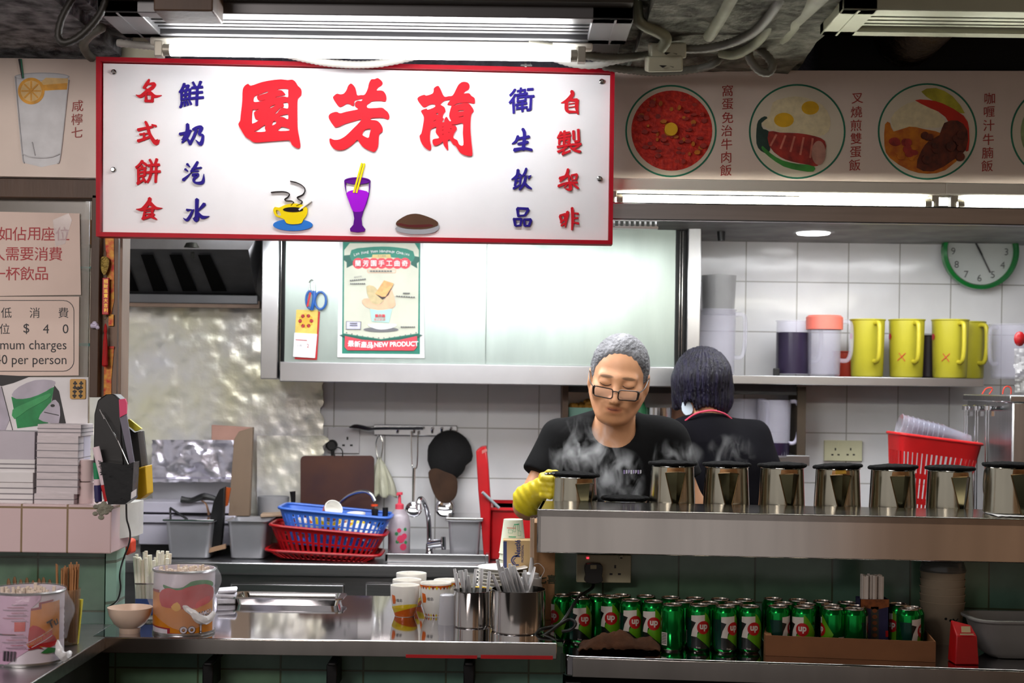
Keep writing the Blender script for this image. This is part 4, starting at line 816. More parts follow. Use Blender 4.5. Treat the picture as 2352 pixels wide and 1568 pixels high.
layers(t, 'artwork', [(TEAL, [(100, -60), (1115, -60), (1110, 1472), (88, 1465)], 1), (CREAM, [(118, 110), (190, 20), (1040, 20), (1095, 110), (1085, 1200), (600, 1275), (112, 1200)], 1),
    (PDT, [(112, 180), (230, 170), (240, 300), (150, 345), (150, 270), (105, 235)], 1), (PDT, [(1105, 200), (1000, 180), (990, 300), (1075, 350), (1070, 285), (1110, 250)], 1), (TEAL, [(212, 110), (400, 75), (610, 62), (820, 75), (1022, 125), (1015, 260), (820, 215), (610, 200), (400, 210), (215, 250)], 2)]
    + [(PRED, circ(302 + 102 * k, 283, 72, 20), 1) for k in range(7)] + [(M('poster_gold', 'c8b478', .5), [(490, 170), (720, 165), (735, 215), (480, 215)], 1), (PEACH, [[(420, 365), (800, 365), (790, 410), (430, 410)], [(426, 370), (794, 370), (785, 405), (435, 405)]], 1),
    (SHAD, circ(600, 1150, 230, 24, 34), 1), (PAPER, [(430, 1080), (800, 1080), (740, 1130), (600, 1150), (490, 1125)], 2), (MINT, [(455, 880), (745, 880), (705, 1060), (480, 1045)], 1), (PEACH, [(350, 770), (430, 740), (600, 820), (700, 660), (745, 640), (790, 830), (700, 880), (560, 895), (400, 850)], 2), (BISL, [(408, 585), (500, 580), (560, 640), (640, 770), (530, 825), (450, 760)], 2), (BISC, [(525, 680), (640, 505), (765, 545), (745, 610), (660, 720), (610, 720)], 1), (M('poster_choc', '3a2a28', .5), [(525, 680), (610, 722), (660, 720), (765, 560), (700, 700), (620, 762)], 1),
    (SHAD, [[(145, 1040), (340, 1045), (335, 1150), (145, 1148)], [(152, 1047), (333, 1052), (328, 1143), (152, 1141)]], 1), (M('poster_lilac', 'c8c8e0', .5), [(152, 1047), (333, 1052), (328, 1143), (152, 1141)], 1),
    (PDT, [(120, 1210), (600, 1285), (1085, 1210), (1085, 1250), (600, 1310), (120, 1250)], 2), (PRED, [(130, 1235), (360, 1285), (600, 1302), (850, 1285), (1072, 1235), (1070, 1380), (1030, 1425), (160, 1420), (125, 1375)], 1)] + [(SHAD, circ(150 + 70 * k, 1190 + 70 * math.sin(math.pi * k / 13), 8, 6), 1) for k in range(14)], yp, zp)
bm = nb(); fm = pmap(yp, .009); zt = lambda x, y: zp([(x, y)])[0]
for i, ch in enumerate('蘭芳園手工曲奇'): txt(bm, ch, *zt(302 + 102 * i, 285), 15, fm, 0, bold=.02)
for i, ch in enumerate('Lan Fong Yuen Handmade Cookies'):
    if ch != ' ': f = (i - 14.5) / 15; txt(bm, ch, *zt(612 + 365 * f, 128 + 48 * f * f), 9, fm, 0, rot=-10 * f)
for i, ch in enumerate('最新產品'): txt(bm, ch, *zt(210 + 84 * i, 1335 + 6 * i), 15, fm, 0, bold=.03)
txt(bm, '| NEW PRODUCT', *zt(782, 1352), 15, fm, 0, bold=.03, rot=1.5, sx=.93)
for i, ch in enumerate('手工曲奇'): txt(bm, ch, *zt(570 + 28 * i, 188), 4.5, fm, 1)
txt(bm, '最佳手信', *zt(300, 462), 4.5, fm, 1, rot=8)
for x0_, x1_, y, s in ((195, 410, 510, -8), (200, 400, 550, 0), (890, 980, 675, 0), (800, 1055, 712, 6), (860, 1055, 1115, 0), (460, 755, 386, 0), (195, 295, 1068, 0), (195, 295, 1095, 0)):
    for k in range(8): poly(bm, zp(bar2((x0_ + (x1_ - x0_) * k / 8, y + s * k / 3), (x0_ + (x1_ - x0_) * (k + .6) / 8, y + s * (k + .6) / 3), 14)), fm, 1)
txt(bm, '蘭芳園', *zt(590, 970), 8, fm, 2, bold=.03); txt(bm, '港式奶茶', *zt(585, 1020), 7, fm, 2)
ob('poster_lettering', bm, [PAPER, SHAD, PRED], t)
# calendar, scissors, hook
t = thing('wall_calendar', 'small yellow and red hanging calendar pad on the cabinet door', 'calendar', W(704, 824, 5.14))
bm = nb(); poly(bm, [(681, 711), (731, 712), (728, 768), (678, 765)], pmap(5.147, .003)); ob('cover', bm, [M('yellow_print_paper', 'd8bc5c', .6, 0, .15, 40)], t)
bm = nb(); poly(bm, [(677, 764), (729, 767), (724, 822), (674, 819)], pmap(5.15, .009)); ob('date_pad', bm, [PAPER], t)
bm = nb(); poly(bm, [(684, 714), (735, 715), (728, 826), (677, 824)], pmap(5.151, .003)); ob('backing_card', bm, [REDP], t)
bm = nb()
for k in range(12): poly(bm, circ(703 + 13 * math.cos(k * .52), 737 + 13 * math.sin(k * .52), 4.5, 8), pmap(5.15, .0066), k % 2)
poly(bm, circ(703, 737, 9, 12), pmap(5.15, .007), 1); ob('emblem', bm, [INKR, GOLD], t)
bm = nb(); fm = pmap(5.15, .0095); txt(bm, '2', 708, 794, 12, fm, 0); txt(bm, '三月', 688, 794, 6, fm, 1); poly(bm, bar2((680, 780), (706, 782), 2), fm, 0); ob('date_print', bm, [INKR, SHAD], t)
t = thing('scissors', 'blue handled scissors hanging from a hook on the cabinet door', 'scissors', W(724, 712, 5.135))
bm = nb(); BLUP = M('blue_plastic_handle', '1e5aa8', .35, 0, .1)
for cx_, cy_, rx, ry in ((712, 688, 9, 20), (736, 690, 13, 20)): tube(bm, [W(cx_ + rx * math.cos(a), cy_ + ry * math.sin(a), 5.135) for a in np.linspace(0, 6.28, 14, endpoint=False)], .0042, 8, 1, closed=True)
tube(bm, [W(722, 668, 5.135), W(720, 690, 5.132), W(716, 712, 5.135)], .006, 8, 2); ob('handle', bm, [BLUP], t)
bm = nb(); poly(bm, bar2((713, 672), (706, 704), 4), pmap(5.13, .002)); ob('red_insert', bm, [REDP], t)
bm = nb(); tube(bm, [W(712, 668, 5.145), W(710, 650, 5.145), W(716, 642, 5.145), W(722, 650, 5.145), W(722, 668, 5.145)], .0018, 6, 3); ob('wire_hook', bm, [POLISH], label='small wire hook above the blue scissors', cat_='hook')
# ================================================================ SHELF WITH JUGS
YB = 5.25
t = thing('wall_shelf', 'steel wall shelf lined with yellow and clear jugs', 'shelf', W(1950, 890, YB))
a, b = W(1612, 880, YB), W(2260, 887, YB)
bm = nb(); box(bm, (a.x, YB, a.z), (b.x, 5.55, a.z + .032)); ob('board', bm, [SAT2], t, bev=.002)
ZJ = a.z + .033
YEL = M('yellow_jug_plastic', 'b4ac30', .4, 0, .08, 5); CLR = M('frosted_clear_plastic', 'dcdaea', .3, 0, .05, trans=.2, alpha=.24); DRK = M('dark_tea_liquid', '2a2238', .2, 0, .2); SALM = M('coral_plastic', 'e87868', .4, 0, .08)
def jug(name, label, px, Y, h, r0, r1, m, group, hang=0, lid=None, liq=0, cross=False, badge=False):
    c = W(px, 862, Y); c.z = ZJ
    t = thing(name, label, 'jug', c, group)
    bm = nb(); lathe(bm, [(0, 0), (r0 - .004, 0), (r0, .005), (r1, h - .006), (r1 + .003, h - .004), (r1 + .003, h), (r1 - .002, h), (r0 - .003, .008), (0, .006)], (0, 0, 0), 40); ob('body', bm, [m], t, local=True)
    if hang is not None:
        s, cc = math.sin(R(hang)), -math.cos(R(hang))
        bm = nb(); P = lambda d, z: ((r1 + d) * s, (r1 + d) * cc, z)
        tube(bm, [P(-.004, h * .92), P(.02, h * .93), P(.034, h * .85), P(.034, h * .45), P(.022, h * .28), P(-.006, h * .27)], .0085, 10, 4); ob('handle', bm, [m if m is not YEL else M('yellow_jug_handle', 'c4b834', .4, 0, .08)], t, local=True)
    if liq:
        bm = nb(); lathe(bm, [(0, .007), (r0 + .0004, .009), (r1 + (r0 - r1) * (1 - liq) + .0005, h * liq), (0, h * liq)], (0, 0, 0), 32); ob('dark_liquid', bm, [DRK], t, local=True)
    if lid:
        bm = nb(); lathe(bm, [(r1 + .0045, h - .045), (r1 + .005, h), (r1 - .004, h + .008), (0, h + .008)], (0, 0, 0), 40); ob('lid', bm, [lid], t, local=True)
    if cross:
        bm = nb(); fm = lambda u, v, w: Vector(((r1 + .0006) * math.sin(u / r1), -(r1 + .0006) * math.cos(u / r1), v))
        for p, q in (((-.05, .062), (-.02, .09)), ((-.045, .09), (-.022, .06))): poly(bm, bar2(p, q, .0025), fm, thick=False, cut=.01)
        ob('red_cross_mark', bm, [REDP], t, local=True)
    if badge:
        bm = nb(); fm = lambda u, v, w: Vector(((r1 + .0008) * math.sin(u / r1 - 1.45), -(r1 + .0008) * math.cos(u / r1 - 1.45), v + h * .7))
        poly(bm, [(-.012, 0), (-.007, -.011), (.009, -.011), (.014, 0), (.009, .011), (-.007, .011)], fm, thick=False, cut=.008); ob('red_badge', bm, [REDP], t, local=True)
    return t
kj = 5.33 / F
jug('yellow_jug', 'yellow jug nearest the coral lidded jug, with red badge and no cross', 1991, 5.33, 132 * kj, 36 * kj, 39 * kj, YEL, 'yellow jugs on the wall shelf', 12, badge=True)
jug('yellow_jug', 'middle one of the three front yellow jugs, marked with a red cross', 2081, 5.33, 133 * kj, 37 * kj, 40 * kj, YEL, 'yellow jugs on the wall shelf', 10, cross=True, badge=True)
jug('yellow_jug', 'yellow jug farthest from the coral lidded jug in the front row, red cross on it', 2181, 5.33, 134 * kj, 38 * kj, 41 * kj, YEL, 'yellow jugs on the wall shelf', 12, cross=True, badge=True)
jug('yellow_jug', 'yellow jug half hidden behind the third front yellow jug', 2222, 5.44, 133 * kj, 36 * kj, 39 * kj, YEL, 'yellow jugs on the wall shelf', 25)
jug('clear_jug', 'frosted clear jug at the far end of the shelf beside the yellow jugs', 2325, 5.36, 126 * kj, 46 * kj, 52 * kj, CLR, 'clear jugs on the wall shelf', -62)
jug('clear_jug', 'frosted jug with coral pink lid standing beside the dark filled jug', 1892, 5.31, 134 * kj, 36 * kj, 39 * kj, CLR, 'clear jugs on the wall shelf', 76, lid=SALM)
jug('clear_jug', 'clear jug three quarters full of dark tea on the shelf', 1822, 5.37, 128 * kj, 40 * kj, 40 * kj, CLR, 'clear jugs on the wall shelf', 84, liq=.78)
jug('clear_jug', 'tall clear jug with another one stacked inside it beside the cabinet', 1642, 5.34, 150 * kj, 44 * kj, 46 * kj, CLR, 'clear jugs on the wall shelf', 86)
c = W(1648, 862, 5.34); bm = nb(); z0 = ZJ + 138 * kj
lathe(bm, [(0, z0), (36 * kj, z0), (40 * kj, z0 + 90 * kj), (38 * kj, z0 + 90 * kj), (34 * kj, z0 + .005), (0, z0 + .005)], (c.x, c.y, 0), 32); ob('measuring_cup', bm, [M('grey_clear_plastic', 'b4b4b4', .3, 0, .08, trans=.3, alpha=.6)], label='grey clear cup upside down in the top of the tall jug stack', cat_='cup')
jug('red_jug', 'red tub half hidden behind the first yellow jug', 1945, 5.46, 60 * kj, 30 * kj, 32 * kj, M('dull_red_plastic', 'b83a26', .4, 0, .1), 'tubs behind the jugs', None)
jug('dark_tub', 'dark tub in the gap between the second and third yellow jugs', 2132, 5.46, 100 * kj, 34 * kj, 34 * kj, M('dark_plum_plastic', '2a2026', .4), 'tubs behind the jugs', None)
bm = nb(); obox(bm, W(1783, 854, 5.32), (.022, .02, .028)); ob('stopper', bm, [BLACK], label='small black cap lying at the foot of the dark filled jug', cat_='stopper', bev=.003)
bm = nb(); tube(bm, [W(1656, 522, 5.2), W(1657, 553, 5.2)], [.016, .013], 10, 1); ob('camera_bracket', bm, [BLACK], label='stubby black fitting hanging from the kitchen ceiling by the cabinet', cat_='fitting')
# clock
yc = 5.5; cc = W(2248, 578, yc); rr = 87 * yc / F
t = thing('wall_clock', 'round wall clock with green rim half hidden under the ceiling', 'clock', cc)
rx = Matrix.Rotation(R(90), 3, 'X')
bm = nb(); lathe(bm, [(rr * .88, 0), (rr * .88, .03), (rr * .92, .04), (rr, .03), (rr, 0)], cc, 56, rx); ob('rim', bm, [M('green_rim_plastic', '1c7a38', .25, 0, .1)], t)
bm = nb(); lathe(bm, [(0, .012), (rr * .9, .012)], cc, 48, rx); ob('dial', bm, [M('dial_white', 'd8dcd8', .5, 0, .03)], t)
fm = lambda u, v, w: Vector((cc.x + u * rr, yc - .014 - .001 * w, cc.z + v * rr)); bm = nb()
for k in range(1, 13): txt(bm, str(k), .7 * math.sin(k * math.pi / 6), .7 * math.cos(k * math.pi / 6), .26, fm, up=True)
ob('numerals', bm, [M('grey_print', '5a5a5a', .5)], t)
bm = nb(); ang = lambda a, l, w: poly(bm, bar2((-.12 * math.sin(R(a)), -.12 * math.cos(R(a))), (l * math.sin(R(a)), l * math.cos(R(a))), w), lambda u, v, q: Vector((cc.x + u * rr, yc - .018 - .001 * q, cc.z + v * rr)))
ang(154, .62, .035); ang(332, .5, .05); ob('hands', bm, [M('hand_grey', '4a4a4c', .4)], t)
bm = nb(); lathe(bm, [(0, .034), (rr * .5, .033), (rr * .9, .03)], cc, 48, rx); ob('glass_cover', bm, [M('clock_glass', 'ffffff', .02, 0, 0, trans=1, alpha=.25)], t)
# sockets
def socket(label, px0, py0, px1, py1, Y, m, gangs, sw=True):
    t = thing('wall_socket', label, 'socket', W((px0 + px1) / 2, py1, Y), 'wall sockets')
    bm = nb(); bpx(bm, px0, py0, px1, py1, Y, .012); ob('plate', bm, [m], t, bev=.002)
    h = py1 - py0; bm = nb()
    for g in gangs:
        bpx(bm, g - h * .035, py0 + h * .36, g + h * .035, py0 + h * .48, Y - .0006, .002); bpx(bm, g - h * .21, py0 + h * .66, g - h * .1, py0 + h * .73, Y - .0006, .002); bpx(bm, g + h * .1, py0 + h * .66, g + h * .21, py0 + h * .73, Y - .0006, .002)
    ob('pin_holes', bm, [BLACK], t)
    return t
IVORY = M('ivory_plastic', 'd4d2b0', .4, 0, .06)
s = socket('cream double socket on the white tiles beside the red basket', 1893, 1012, 1981, 1058, 5.538, IVORY, (1919, 1954))
bm = nb(); bpx(bm, 1926, 1016, 1934, 1026, 5.534, .006); ob('switch', bm, [IVORY], s)
s = socket('white double socket behind the brown cutting board, black plug in it', 752, 982, 826, 1040, 5.538, M('white_socket', 'd4d2d6', .35, 0, .04), (798,))
bm = nb(); lathe(bm, [(0, .03), (.016, .03), (.022, .022), (.022, 0)], W(763, 1022, 5.53), 16, rx); tube(bm, [W(763, 1030, 5.51), W(764, 1062, 5.51), W(772, 1080, 5.52)], .005, 8, 3); ob('plug', bm, [BLACK], label='black plug in the white socket behind the cutting board', cat_='plug')
# ================================================================ THINGS ON THE WORKTOPS
def G(px, py, z): 
    Y = YZ(px, py, z); v = W(px, py, Y); v.z = z; return v
def pm(Y): return Y / F
# soup bowl
c = G(298, 1452, ZW); q = pm(c.y)
bm = nb(); lathe(bm, [(0, .004), (23 * q, .0), (24 * q, .012), (36 * q, .022), (47 * q, .042), (51 * q, .06), (49.5 * q, .06), (45 * q, .043), (33 * q, .024), (0, .018)], c, 48)
ob('soup_bowl', bm, [M('cream_melamine', 'e4cdbb', .35, 0, .03)], label='cream soup bowl at the edge of the worktop beside the tomato can', cat_='bowl')
# straws in a clear box
c = G(352, 1420, ZW); q = pm(c.y)
t = thing('straw_holder', 'clear straw holder with blue label behind the white bowl', 'straw holder', c)
bm = nb(); h = 82 * q
for a, b in (((-38, -.018), (-37, .018)), ((37, -.018), (38, .018)), ((-38, -.019), (38, -.018)), ((-38, .018), (38, .019))): box(bm, (c.x + a[0] * q, c.y + a[1], ZW), (c.x + b[0] * q, c.y + b[1], ZW + h))
ob('clear_box', bm, [M('clear_acrylic', 'e8eee8', .05, 0, 0, trans=.8, alpha=.3)], t)
bm = nb(); tube(bm, [(c.x + x * q, c.y + y, ZW + h) for x, y in ((-38, -.019), (38, -.019), (38, .019), (-38, .019))], .0016, 6, 1, closed=True); ob('wire_rim', bm, [POLISH], t)
bm = nb(); box(bm, (c.x - 37 * q, c.y - .0205, ZW + .012), (c.x + 37 * q, c.y - .0195, ZW + .052)); ob('label', bm, [M('blue_label', '1c3c78', .5, 0, .2, 40)], t)
STRAW = M('straw_paper', 'ecebdc', .6, 0, .06); STRAWP = M('striped_straw_paper', 'e4dac6', .6, 0, .1)
for k in range(27):
    xx = random.uniform(-31, 31) * q; yy = random.uniform(-.012, .012); tx = xx * 1.25 + random.uniform(-4, 4) * q; hh = 150 * q + random.uniform(-16, 8) * q
    bm = nb(); tube(bm, [(c.x + xx, c.y + yy, ZW + .004), (c.x + tx, c.y + yy * 1.4, ZW + hh)], 8.2 * q / 2, 10, 1)
    ob('straw', bm, [STRAW if k % 4 else STRAWP], label='pale paper wrapped straw standing in the clear holder behind the bowl', cat_='straw', group='straws in the clear holder')
# big tomato can with plastic bag, seen upside down
TINW = M('tin_white_print', 'd8d0dc', .3, .2, .05); TORG = M('tin_orange_print', 'd08018', .3, .2, .12, 8); TRED = M('tin_tomato_print', 'b4282c', .35, .1, .25, 10); TGRN = M('tin_leaf_print', '2e7a3c', .4, 0, .3, 20); TMAR = M('tin_maroon_line', '8a2030', .4); TINM = M('tin_metal', '9a9a9a', .3, .9, .2)
BAG = M('thin_plastic_bag', 'eeeef2', .18, 0, .0, alpha=.16, bump=.6, bs=18); BAGW = M('bunched_plastic_bag', 'f0f0f2', .25, 0, .1, alpha=.75, bump=.6, bs=25)
def cwrap(c, r, e=.0006): return lambda u, v, w: Vector((c.x + (r + e) * math.sin(u / r), c.y - (r + e) * math.cos(u / r), c.z + v))
def tin(label, c, r, h, art, bagh, stuffing):
    t = thing('food_can', label, 'can', c)
    bm = nb(); prof = [(0, .002), (r - .002, .002), (r + .001, 0), (r + .001, .004), (r, .006)]
    for k in range(24): prof.append((r - (.0012 if 5 < k < 19 and k % 2 else 0), .008 + (h - .016) * k / 23))
    prof += [(r, h - .006), (r + .0015, h - .004), (r + .0015, h), (r - .002, h), (r - .002, .01), (0, .01)]
    lathe(bm, prof, c, 56); ob('body', bm, [TINW], t)
    for nm, mats, items in art:
        bm = nb()
        for k, (mi, lp, n) in enumerate(items):
            lps = lp if isinstance(lp[0], list) else [lp]
            poly(bm, lps, cwrap(c, r, .0008 + .0002 * k), mi, n, thick=False, cut=.012)
        ob(nm, bm, mats, t)
    bm = nb(); lathe(bm, [(r + .0012, h - .005), (r + .0035, h - .002), (r + .0012, h + .001)], c, 48); ob('rim', bm, [TINM], t); bm = nb(); lathe(bm, [(r + .0012, 0), (r + .002, .003), (r + .0012, .007)], c, 48); ob('rim', bm, [TINM], t)
    return t
c = G(422, 1450, ZW); q = pm(c.y); r = 69 * q; h = 146 * q
U = lambda px: r * math.asin(max(-.98, min(.98, (px - 422) / 69.0)))
zu = lambda pts: [(U(330 + x / 7.125), (1448 - 1260 - y / 7.125) * q) for x, y in pts]
art = [('label_print', [TORG, TMAR, TINW, TRED, TGRN, M('tin_bright_red', 'c8242a', .35, 0, .1), M('tin_yellow', 'd8a030', .4)], [
    (0, zu([(185, 640), (340, 640), (1150, 640), (1150, 1290), (700, 1290), (540, 1285), (540, 1210), (185, 1190)]), 1), (1, zu([(185, 1180), (545, 1205), (545, 1280), (700, 1285), (820, 1340), (1000, 1345), (1100, 1280), (1100, 1310), (1000, 1375), (800, 1375), (660, 1310), (500, 1310), (500, 1225), (185, 1200)]), 1), (1, zu([(200, 605), (345, 605), (345, 650), (200, 640)]), 1),
    (4, zu([(420, 510), (600, 560), (750, 540), (860, 460), (1000, 440), (1120, 480), (1150, 560), (900, 620), (600, 640), (450, 580)]), 2), (3, zu([(350, 700), (400, 600), (520, 560), (640, 590), (720, 580), (860, 530), (1050, 510), (1160, 600), (1160, 760), (1020, 860), (800, 900), (600, 880), (400, 860)]), 2), (5, zu([(940, 800), (1020, 740), (1100, 715), (1110, 800), (1000, 860), (930, 900)]), 2), (6, zu([(560, 860), (660, 780), (720, 880), (640, 930)]), 2)]),
    ('lettering', [TINW, INK], [(1, zu(bar2((925, 1010), (1150, 965), 95)), 1)])]
can1 = tin('large tomato can wrapped in a clear bag, label upside down', c, r, h, art, 0, 0)
bm = nb()
txt(bm, 'TOMATO', zu([(1035, 985)])[0][0], zu([(1035, 985)])[0][1], .0125, cwrap(c, r, .0018), 0, rot=194, up=True, cut=.01, bold=.01)
for i, ch in enumerate('ioo'): 
    p = zu([(1000 - 120 * i, 1230)])[0]; txt(bm, ch, p[0], p[1], .03, cwrap(c, r, .0022), 1, rot=180, up=True, cut=.01, bold=.06)
    txt(bm, ch, p[0], p[1], .03, cwrap(c, r, .0026), 0, rot=180, up=True, cut=.01, bold=.02)
ob('brand_lettering', bm, [TINW, INK], can1)
def bag(parent, c, r, h, z0, seed, bunch):
    bm = nb(); n_, m_ = 56, 18; g = []
    for j in range(m_ + 1):
        f = j / m_; row = []
        for i in range(n_):
            a = 2 * math.pi * i / n_; nz_ = noise.noise((3 * math.cos(a), 3 * math.sin(a), f * 3 + seed))
            rr_ = r + .004 + .011 * math.sin(math.pi * min(1, f * 1.05)) * (1 + .7 * nz_) + .003 * nz_
            row.append(bm.verts.new((c.x + rr_ * math.cos(a), c.y + rr_ * math.sin(a), c.z + z0(a) + (h + .003 - z0(a)) * f)))
        g.append(row)
    for j in range(m_):
        for i in range(n_): bm.faces.new([g[j][i], g[j][(i + 1) % n_], g[j + 1][(i + 1) % n_], g[j + 1][i]])
    ob('plastic_bag', bm, [BAG], parent)
    bm = nb(); tube(bm, bunch, [.004, .008, .011, .009, .006], 9, 5)
    for v in bm.verts: v.co += Vector([noise.noise(v.co * 90 + Vector((k * 9, 0, 0))) * .003 for k in range(3)])
    ob('bag_knot', bm, [BAGW], parent)
bag(can1, c, r, h, lambda a: .035 + .02 * math.sin(a * 2 + 1), 2, [W(420, 1392, c.y - r), W(440, 1405, c.y - r - .004), W(458, 1420, c.y - r), W(475, 1424, c.y - r * .8), W(492, 1405, c.y - r * .55)])
CHOP = M('wrapped_chopstick', 'd8c8b8', .6, 0, .2)
for k in range(60):
    a = random.uniform(0, 6.28); d = r * .82 * math.sqrt(random.random())
    bm = nb(); p = Vector((c.x + d * math.cos(a), c.y + d * math.sin(a), c.z + .012)); tube(bm, [p, p + Vector((0, 0, h - .016 + random.uniform(0, .008)))], .0033, 6, 1); ob('wooden_stick', bm, [CHOP], label='pale wooden stick end packed inside the upside down tomato can', cat_='stick', group='sticks packed in the upside down can')
# the nearer can on the side counter
c = G(52, 1536, ZW); c = Vector((W(52, 1500, 2.98).x, 2.98 + .03, ZW)); r = 80 * pm(c.y); q = pm(c.y); h = 165 * q
U2 = lambda px: r * math.asin(max(-.97, min(.97, (px - 52) / 80.0)))
zv = lambda pts: [(U2(x / 6.325), (1540 - 1320 - y / 6.325) * q) for x, y in pts]
LIL = M('tin_lilac_panel', 'c4a0bc', .4, 0, .05)
art = [('label_print', [LIL, TORG, TMAR, TRED, TGRN, M('tin_flag_red', 'b82c1c', .4), INK, TINW], [
    (1, zv([(525, 590), (650, 570), (650, 500), (830, 480), (830, 1120), (510, 1120)]), 1), (2, zv([(525, 560), (620, 545), (620, 480), (770, 455), (770, 480), (645, 505), (645, 575), (525, 590)]), 1), (1, zv([(-100, 590), (60, 590), (30, 1240), (-100, 1240)]), 1), (0, zv([(70, 380), (640, 380), (640, 440), (525, 560), (500, 1150), (140, 1400), (20, 1260)]), 1), (3, zv([(510, 830), (600, 810), (680, 880), (780, 980), (800, 1090), (740, 1140), (640, 1100), (510, 1120)]), 2), (3, zv([(-90, 980), (30, 960), (30, 1240), (-90, 1240)]), 1), (5, zv([(505, 1030), (760, 870), (760, 960), (540, 1110), (505, 1110)]), 1),
    (7, zv(bar2((505, 1035), (760, 872), 9)), 1), (7, zv(bar2((540, 1112), (760, 965), 9)), 1), (2, zv([(500, 1130), (630, 1105), (680, 1150), (610, 1130), (500, 1150)]), 1), (4, zv([(640, 1200), (720, 1130), (790, 1160), (780, 1220), (700, 1215)]), 1), (5, zv([(315, 745), (460, 740), (455, 875), (315, 880)]), 1)]
    + [(6, zv(bar2((160 + 16 * k, 1155), (152 + 16 * k, 1300), 4 + 5 * (k % 3))), 1) for k in range(12)] + [(6, zv(bar2((70, 925), (340, 920), 16)), 1)] + [(2 if k % 2 else 6, zv(bar2((280 - 60 * (k % 3), 500 + 38 * k), (480 - 40 * (k % 2), 497 + 38 * k), 7)), 1) for k in range(17) if not 6 < k < 11])]
can2 = tin('nearer tomato can in a clear bag with lilac label panel and barcode', c, r, h, art, 0, 0)
bm = nb(); p = zv([(640, 985)])[0]; txt(bm, 'Family Mini', p[0], p[1], .013, cwrap(c, r, .004), 0, rot=33, up=True, cut=.01)
p = zv([(760, 790)])[0]; txt(bm, 'Tu', p[0], p[1], .024, cwrap(c, r, .004), 1, rot=22, up=True, cut=.01, bold=.03); ob('brand_lettering', bm, [TORG, INK], can2)
bag(can2, c, r, h, lambda a: .03 + .02 * math.sin(a + 2), 6, [W(128, 1470, c.y - r * .3), W(136, 1490, c.y - r * .4), W(142, 1504, c.y - r * .4), W(150, 1508, c.y - r * .3), W(160, 1500, c.y)])
for k in range(50):
    a = random.uniform(0, 6.28); d = r * .82 * math.sqrt(random.random())
    bm = nb(); p = Vector((c.x + d * math.cos(a), c.y + d * math.sin(a), c.z + .012)); tube(bm, [p, p + Vector((0, 0, h - .016 + random.uniform(0, .009)))], .0036, 6, 1); ob('wooden_stick', bm, [CHOP], label='wooden stick end packed inside the nearer bagged tomato can', cat_='stick', group='sticks packed in the nearer can')
STK = M('bare_wood_stick', 'a8764a', .7, 0, .25, 30, stretch=(6, 6, .4)); STKD = M('shaded_wood_spatula', '8a6848', .7, 0, .2, 20)
t = thing('stick_holder', 'clear tumbler with yellow backing full of wooden stirrers behind the nearer can', 'holder', G(152, 1502, ZW))
c = Vector(t.location); c.y = 3.2; c.x = W(152, 1480, 3.2).x; t.location = c; q = pm(c.y)
bm = nb(); lathe(bm, [(0, .002), (25 * q, .002), (31 * q, 128 * q), (30 * q, 128 * q), (24 * q, .004)], c, 28); ob('tumbler', bm, [M('brownish_clear_plastic', 'c0a080', .1, 0, .1, trans=.5, alpha=.4)], t)
bm = nb(); obox(bm, (c.x + 22 * q, c.y + .012, ZW + .05), (.012, .012, .1), (0, 5, 0)); ob('yellow_card', bm, [YELP], t)
for k in range(34):
    a = random.uniform(0, 6.28); d = 22 * q * math.sqrt(random.random()); p = Vector((c.x + d * math.cos(a), c.y + d * math.sin(a), ZW + .006)); e_ = p + Vector((d * math.cos(a) * .3, d * math.sin(a) * .2, (176 if k % 7 else 192) * q * random.uniform(.93, 1)))
    bm = nb(); tube(bm, [p, e_], .0028, 6, 1, flat=.5); ob('stirrer', bm, [STK], label='thin wooden stirrer standing in the tumbler behind the nearer can', cat_='stirrer', group='wooden stirrers')
t = thing('utensil_tub', 'dark tub of wooden spatulas against the green tiles', 'tub', (W(70, 1400, 3.4).x, 3.38, ZW)); c = Vector(t.location); q = pm(3.38)
bm = nb(); lathe(bm, [(0, .002), (60 * q, .002), (64 * q, 95 * q), (62 * q, 95 * q), (58 * q, .006), (0, .006)], c, 28); ob('tub', bm, [M('dark_brown_tub', '33200f', .5)], t)
for k, (x, y) in enumerate(((20, 1328), (34, 1324), (48, 1330), (62, 1326), (76, 1332), (90, 1328), (100, 1325), (114, 1330))):
    bm = nb(); a = W(x, y + 100, 3.38 + .01 * (k % 2)); b = W(x, y + 12, 3.38 + .01 * (k % 2)); a.x = c.x + (a.x - c.x) * .7; a.z = ZW + .01; tube(bm, [a, a.lerp(b, .6), b, W(x, y, b.y)], [.003, .0045, .0085, .003], 10, 4, flat=.4); ob('wooden_spatula', bm, [STKD], label='dim wooden spatula standing in the tub against the green tiles', cat_='spatula', group='wooden spatulas')
# ---- paper piles, rolls and pens on the pink sill
ZP = W(128, 1160, YK).z
def slab(name, label, x0, y0, x1, y1, Y, d, m, lines=0, group=None, cat_='paper stack'):
    t = thing(name, label, cat_, W((x0 + x1) / 2, y1, Y + d / 2), group)
    bm = nb(); bpx(bm, x0, y0, x1, y1, Y, d); ob('pile', bm, [m], t, bev=.001)
    if lines:
        bm = nb()
        for k in range(1, lines + 1): 
            yy = y0 + (y1 - y0) * k / (lines + 1); bpx(bm, x0 - .3, yy, x1 + .3, yy + .8, Y - .0004, d + .0008)
        ob('sheet_seams', bm, [M('grey_seam', '8a868c', .7)], t)
PADS = M('order_pad_edge', 'd4ccd0', .75, 0, .08, 30, stretch=(1, 1, 8))
slab('paper_stack', 'tall pile of order pads with rounded binding beside the brown post', 83, 1001, 180, 1134, YK + .02, .1, PADS, 7)
slab('paper_stack', 'topmost sheaf of order pads on the tall pile', 86, 975, 186, 1001, YK + .025, .1, PADS, 2)
slab('paper_stack', 'lowest pad bundle under the tall pile of order pads', 78, 1134, 170, 1159, YK + .015, .1, PADS, 1)
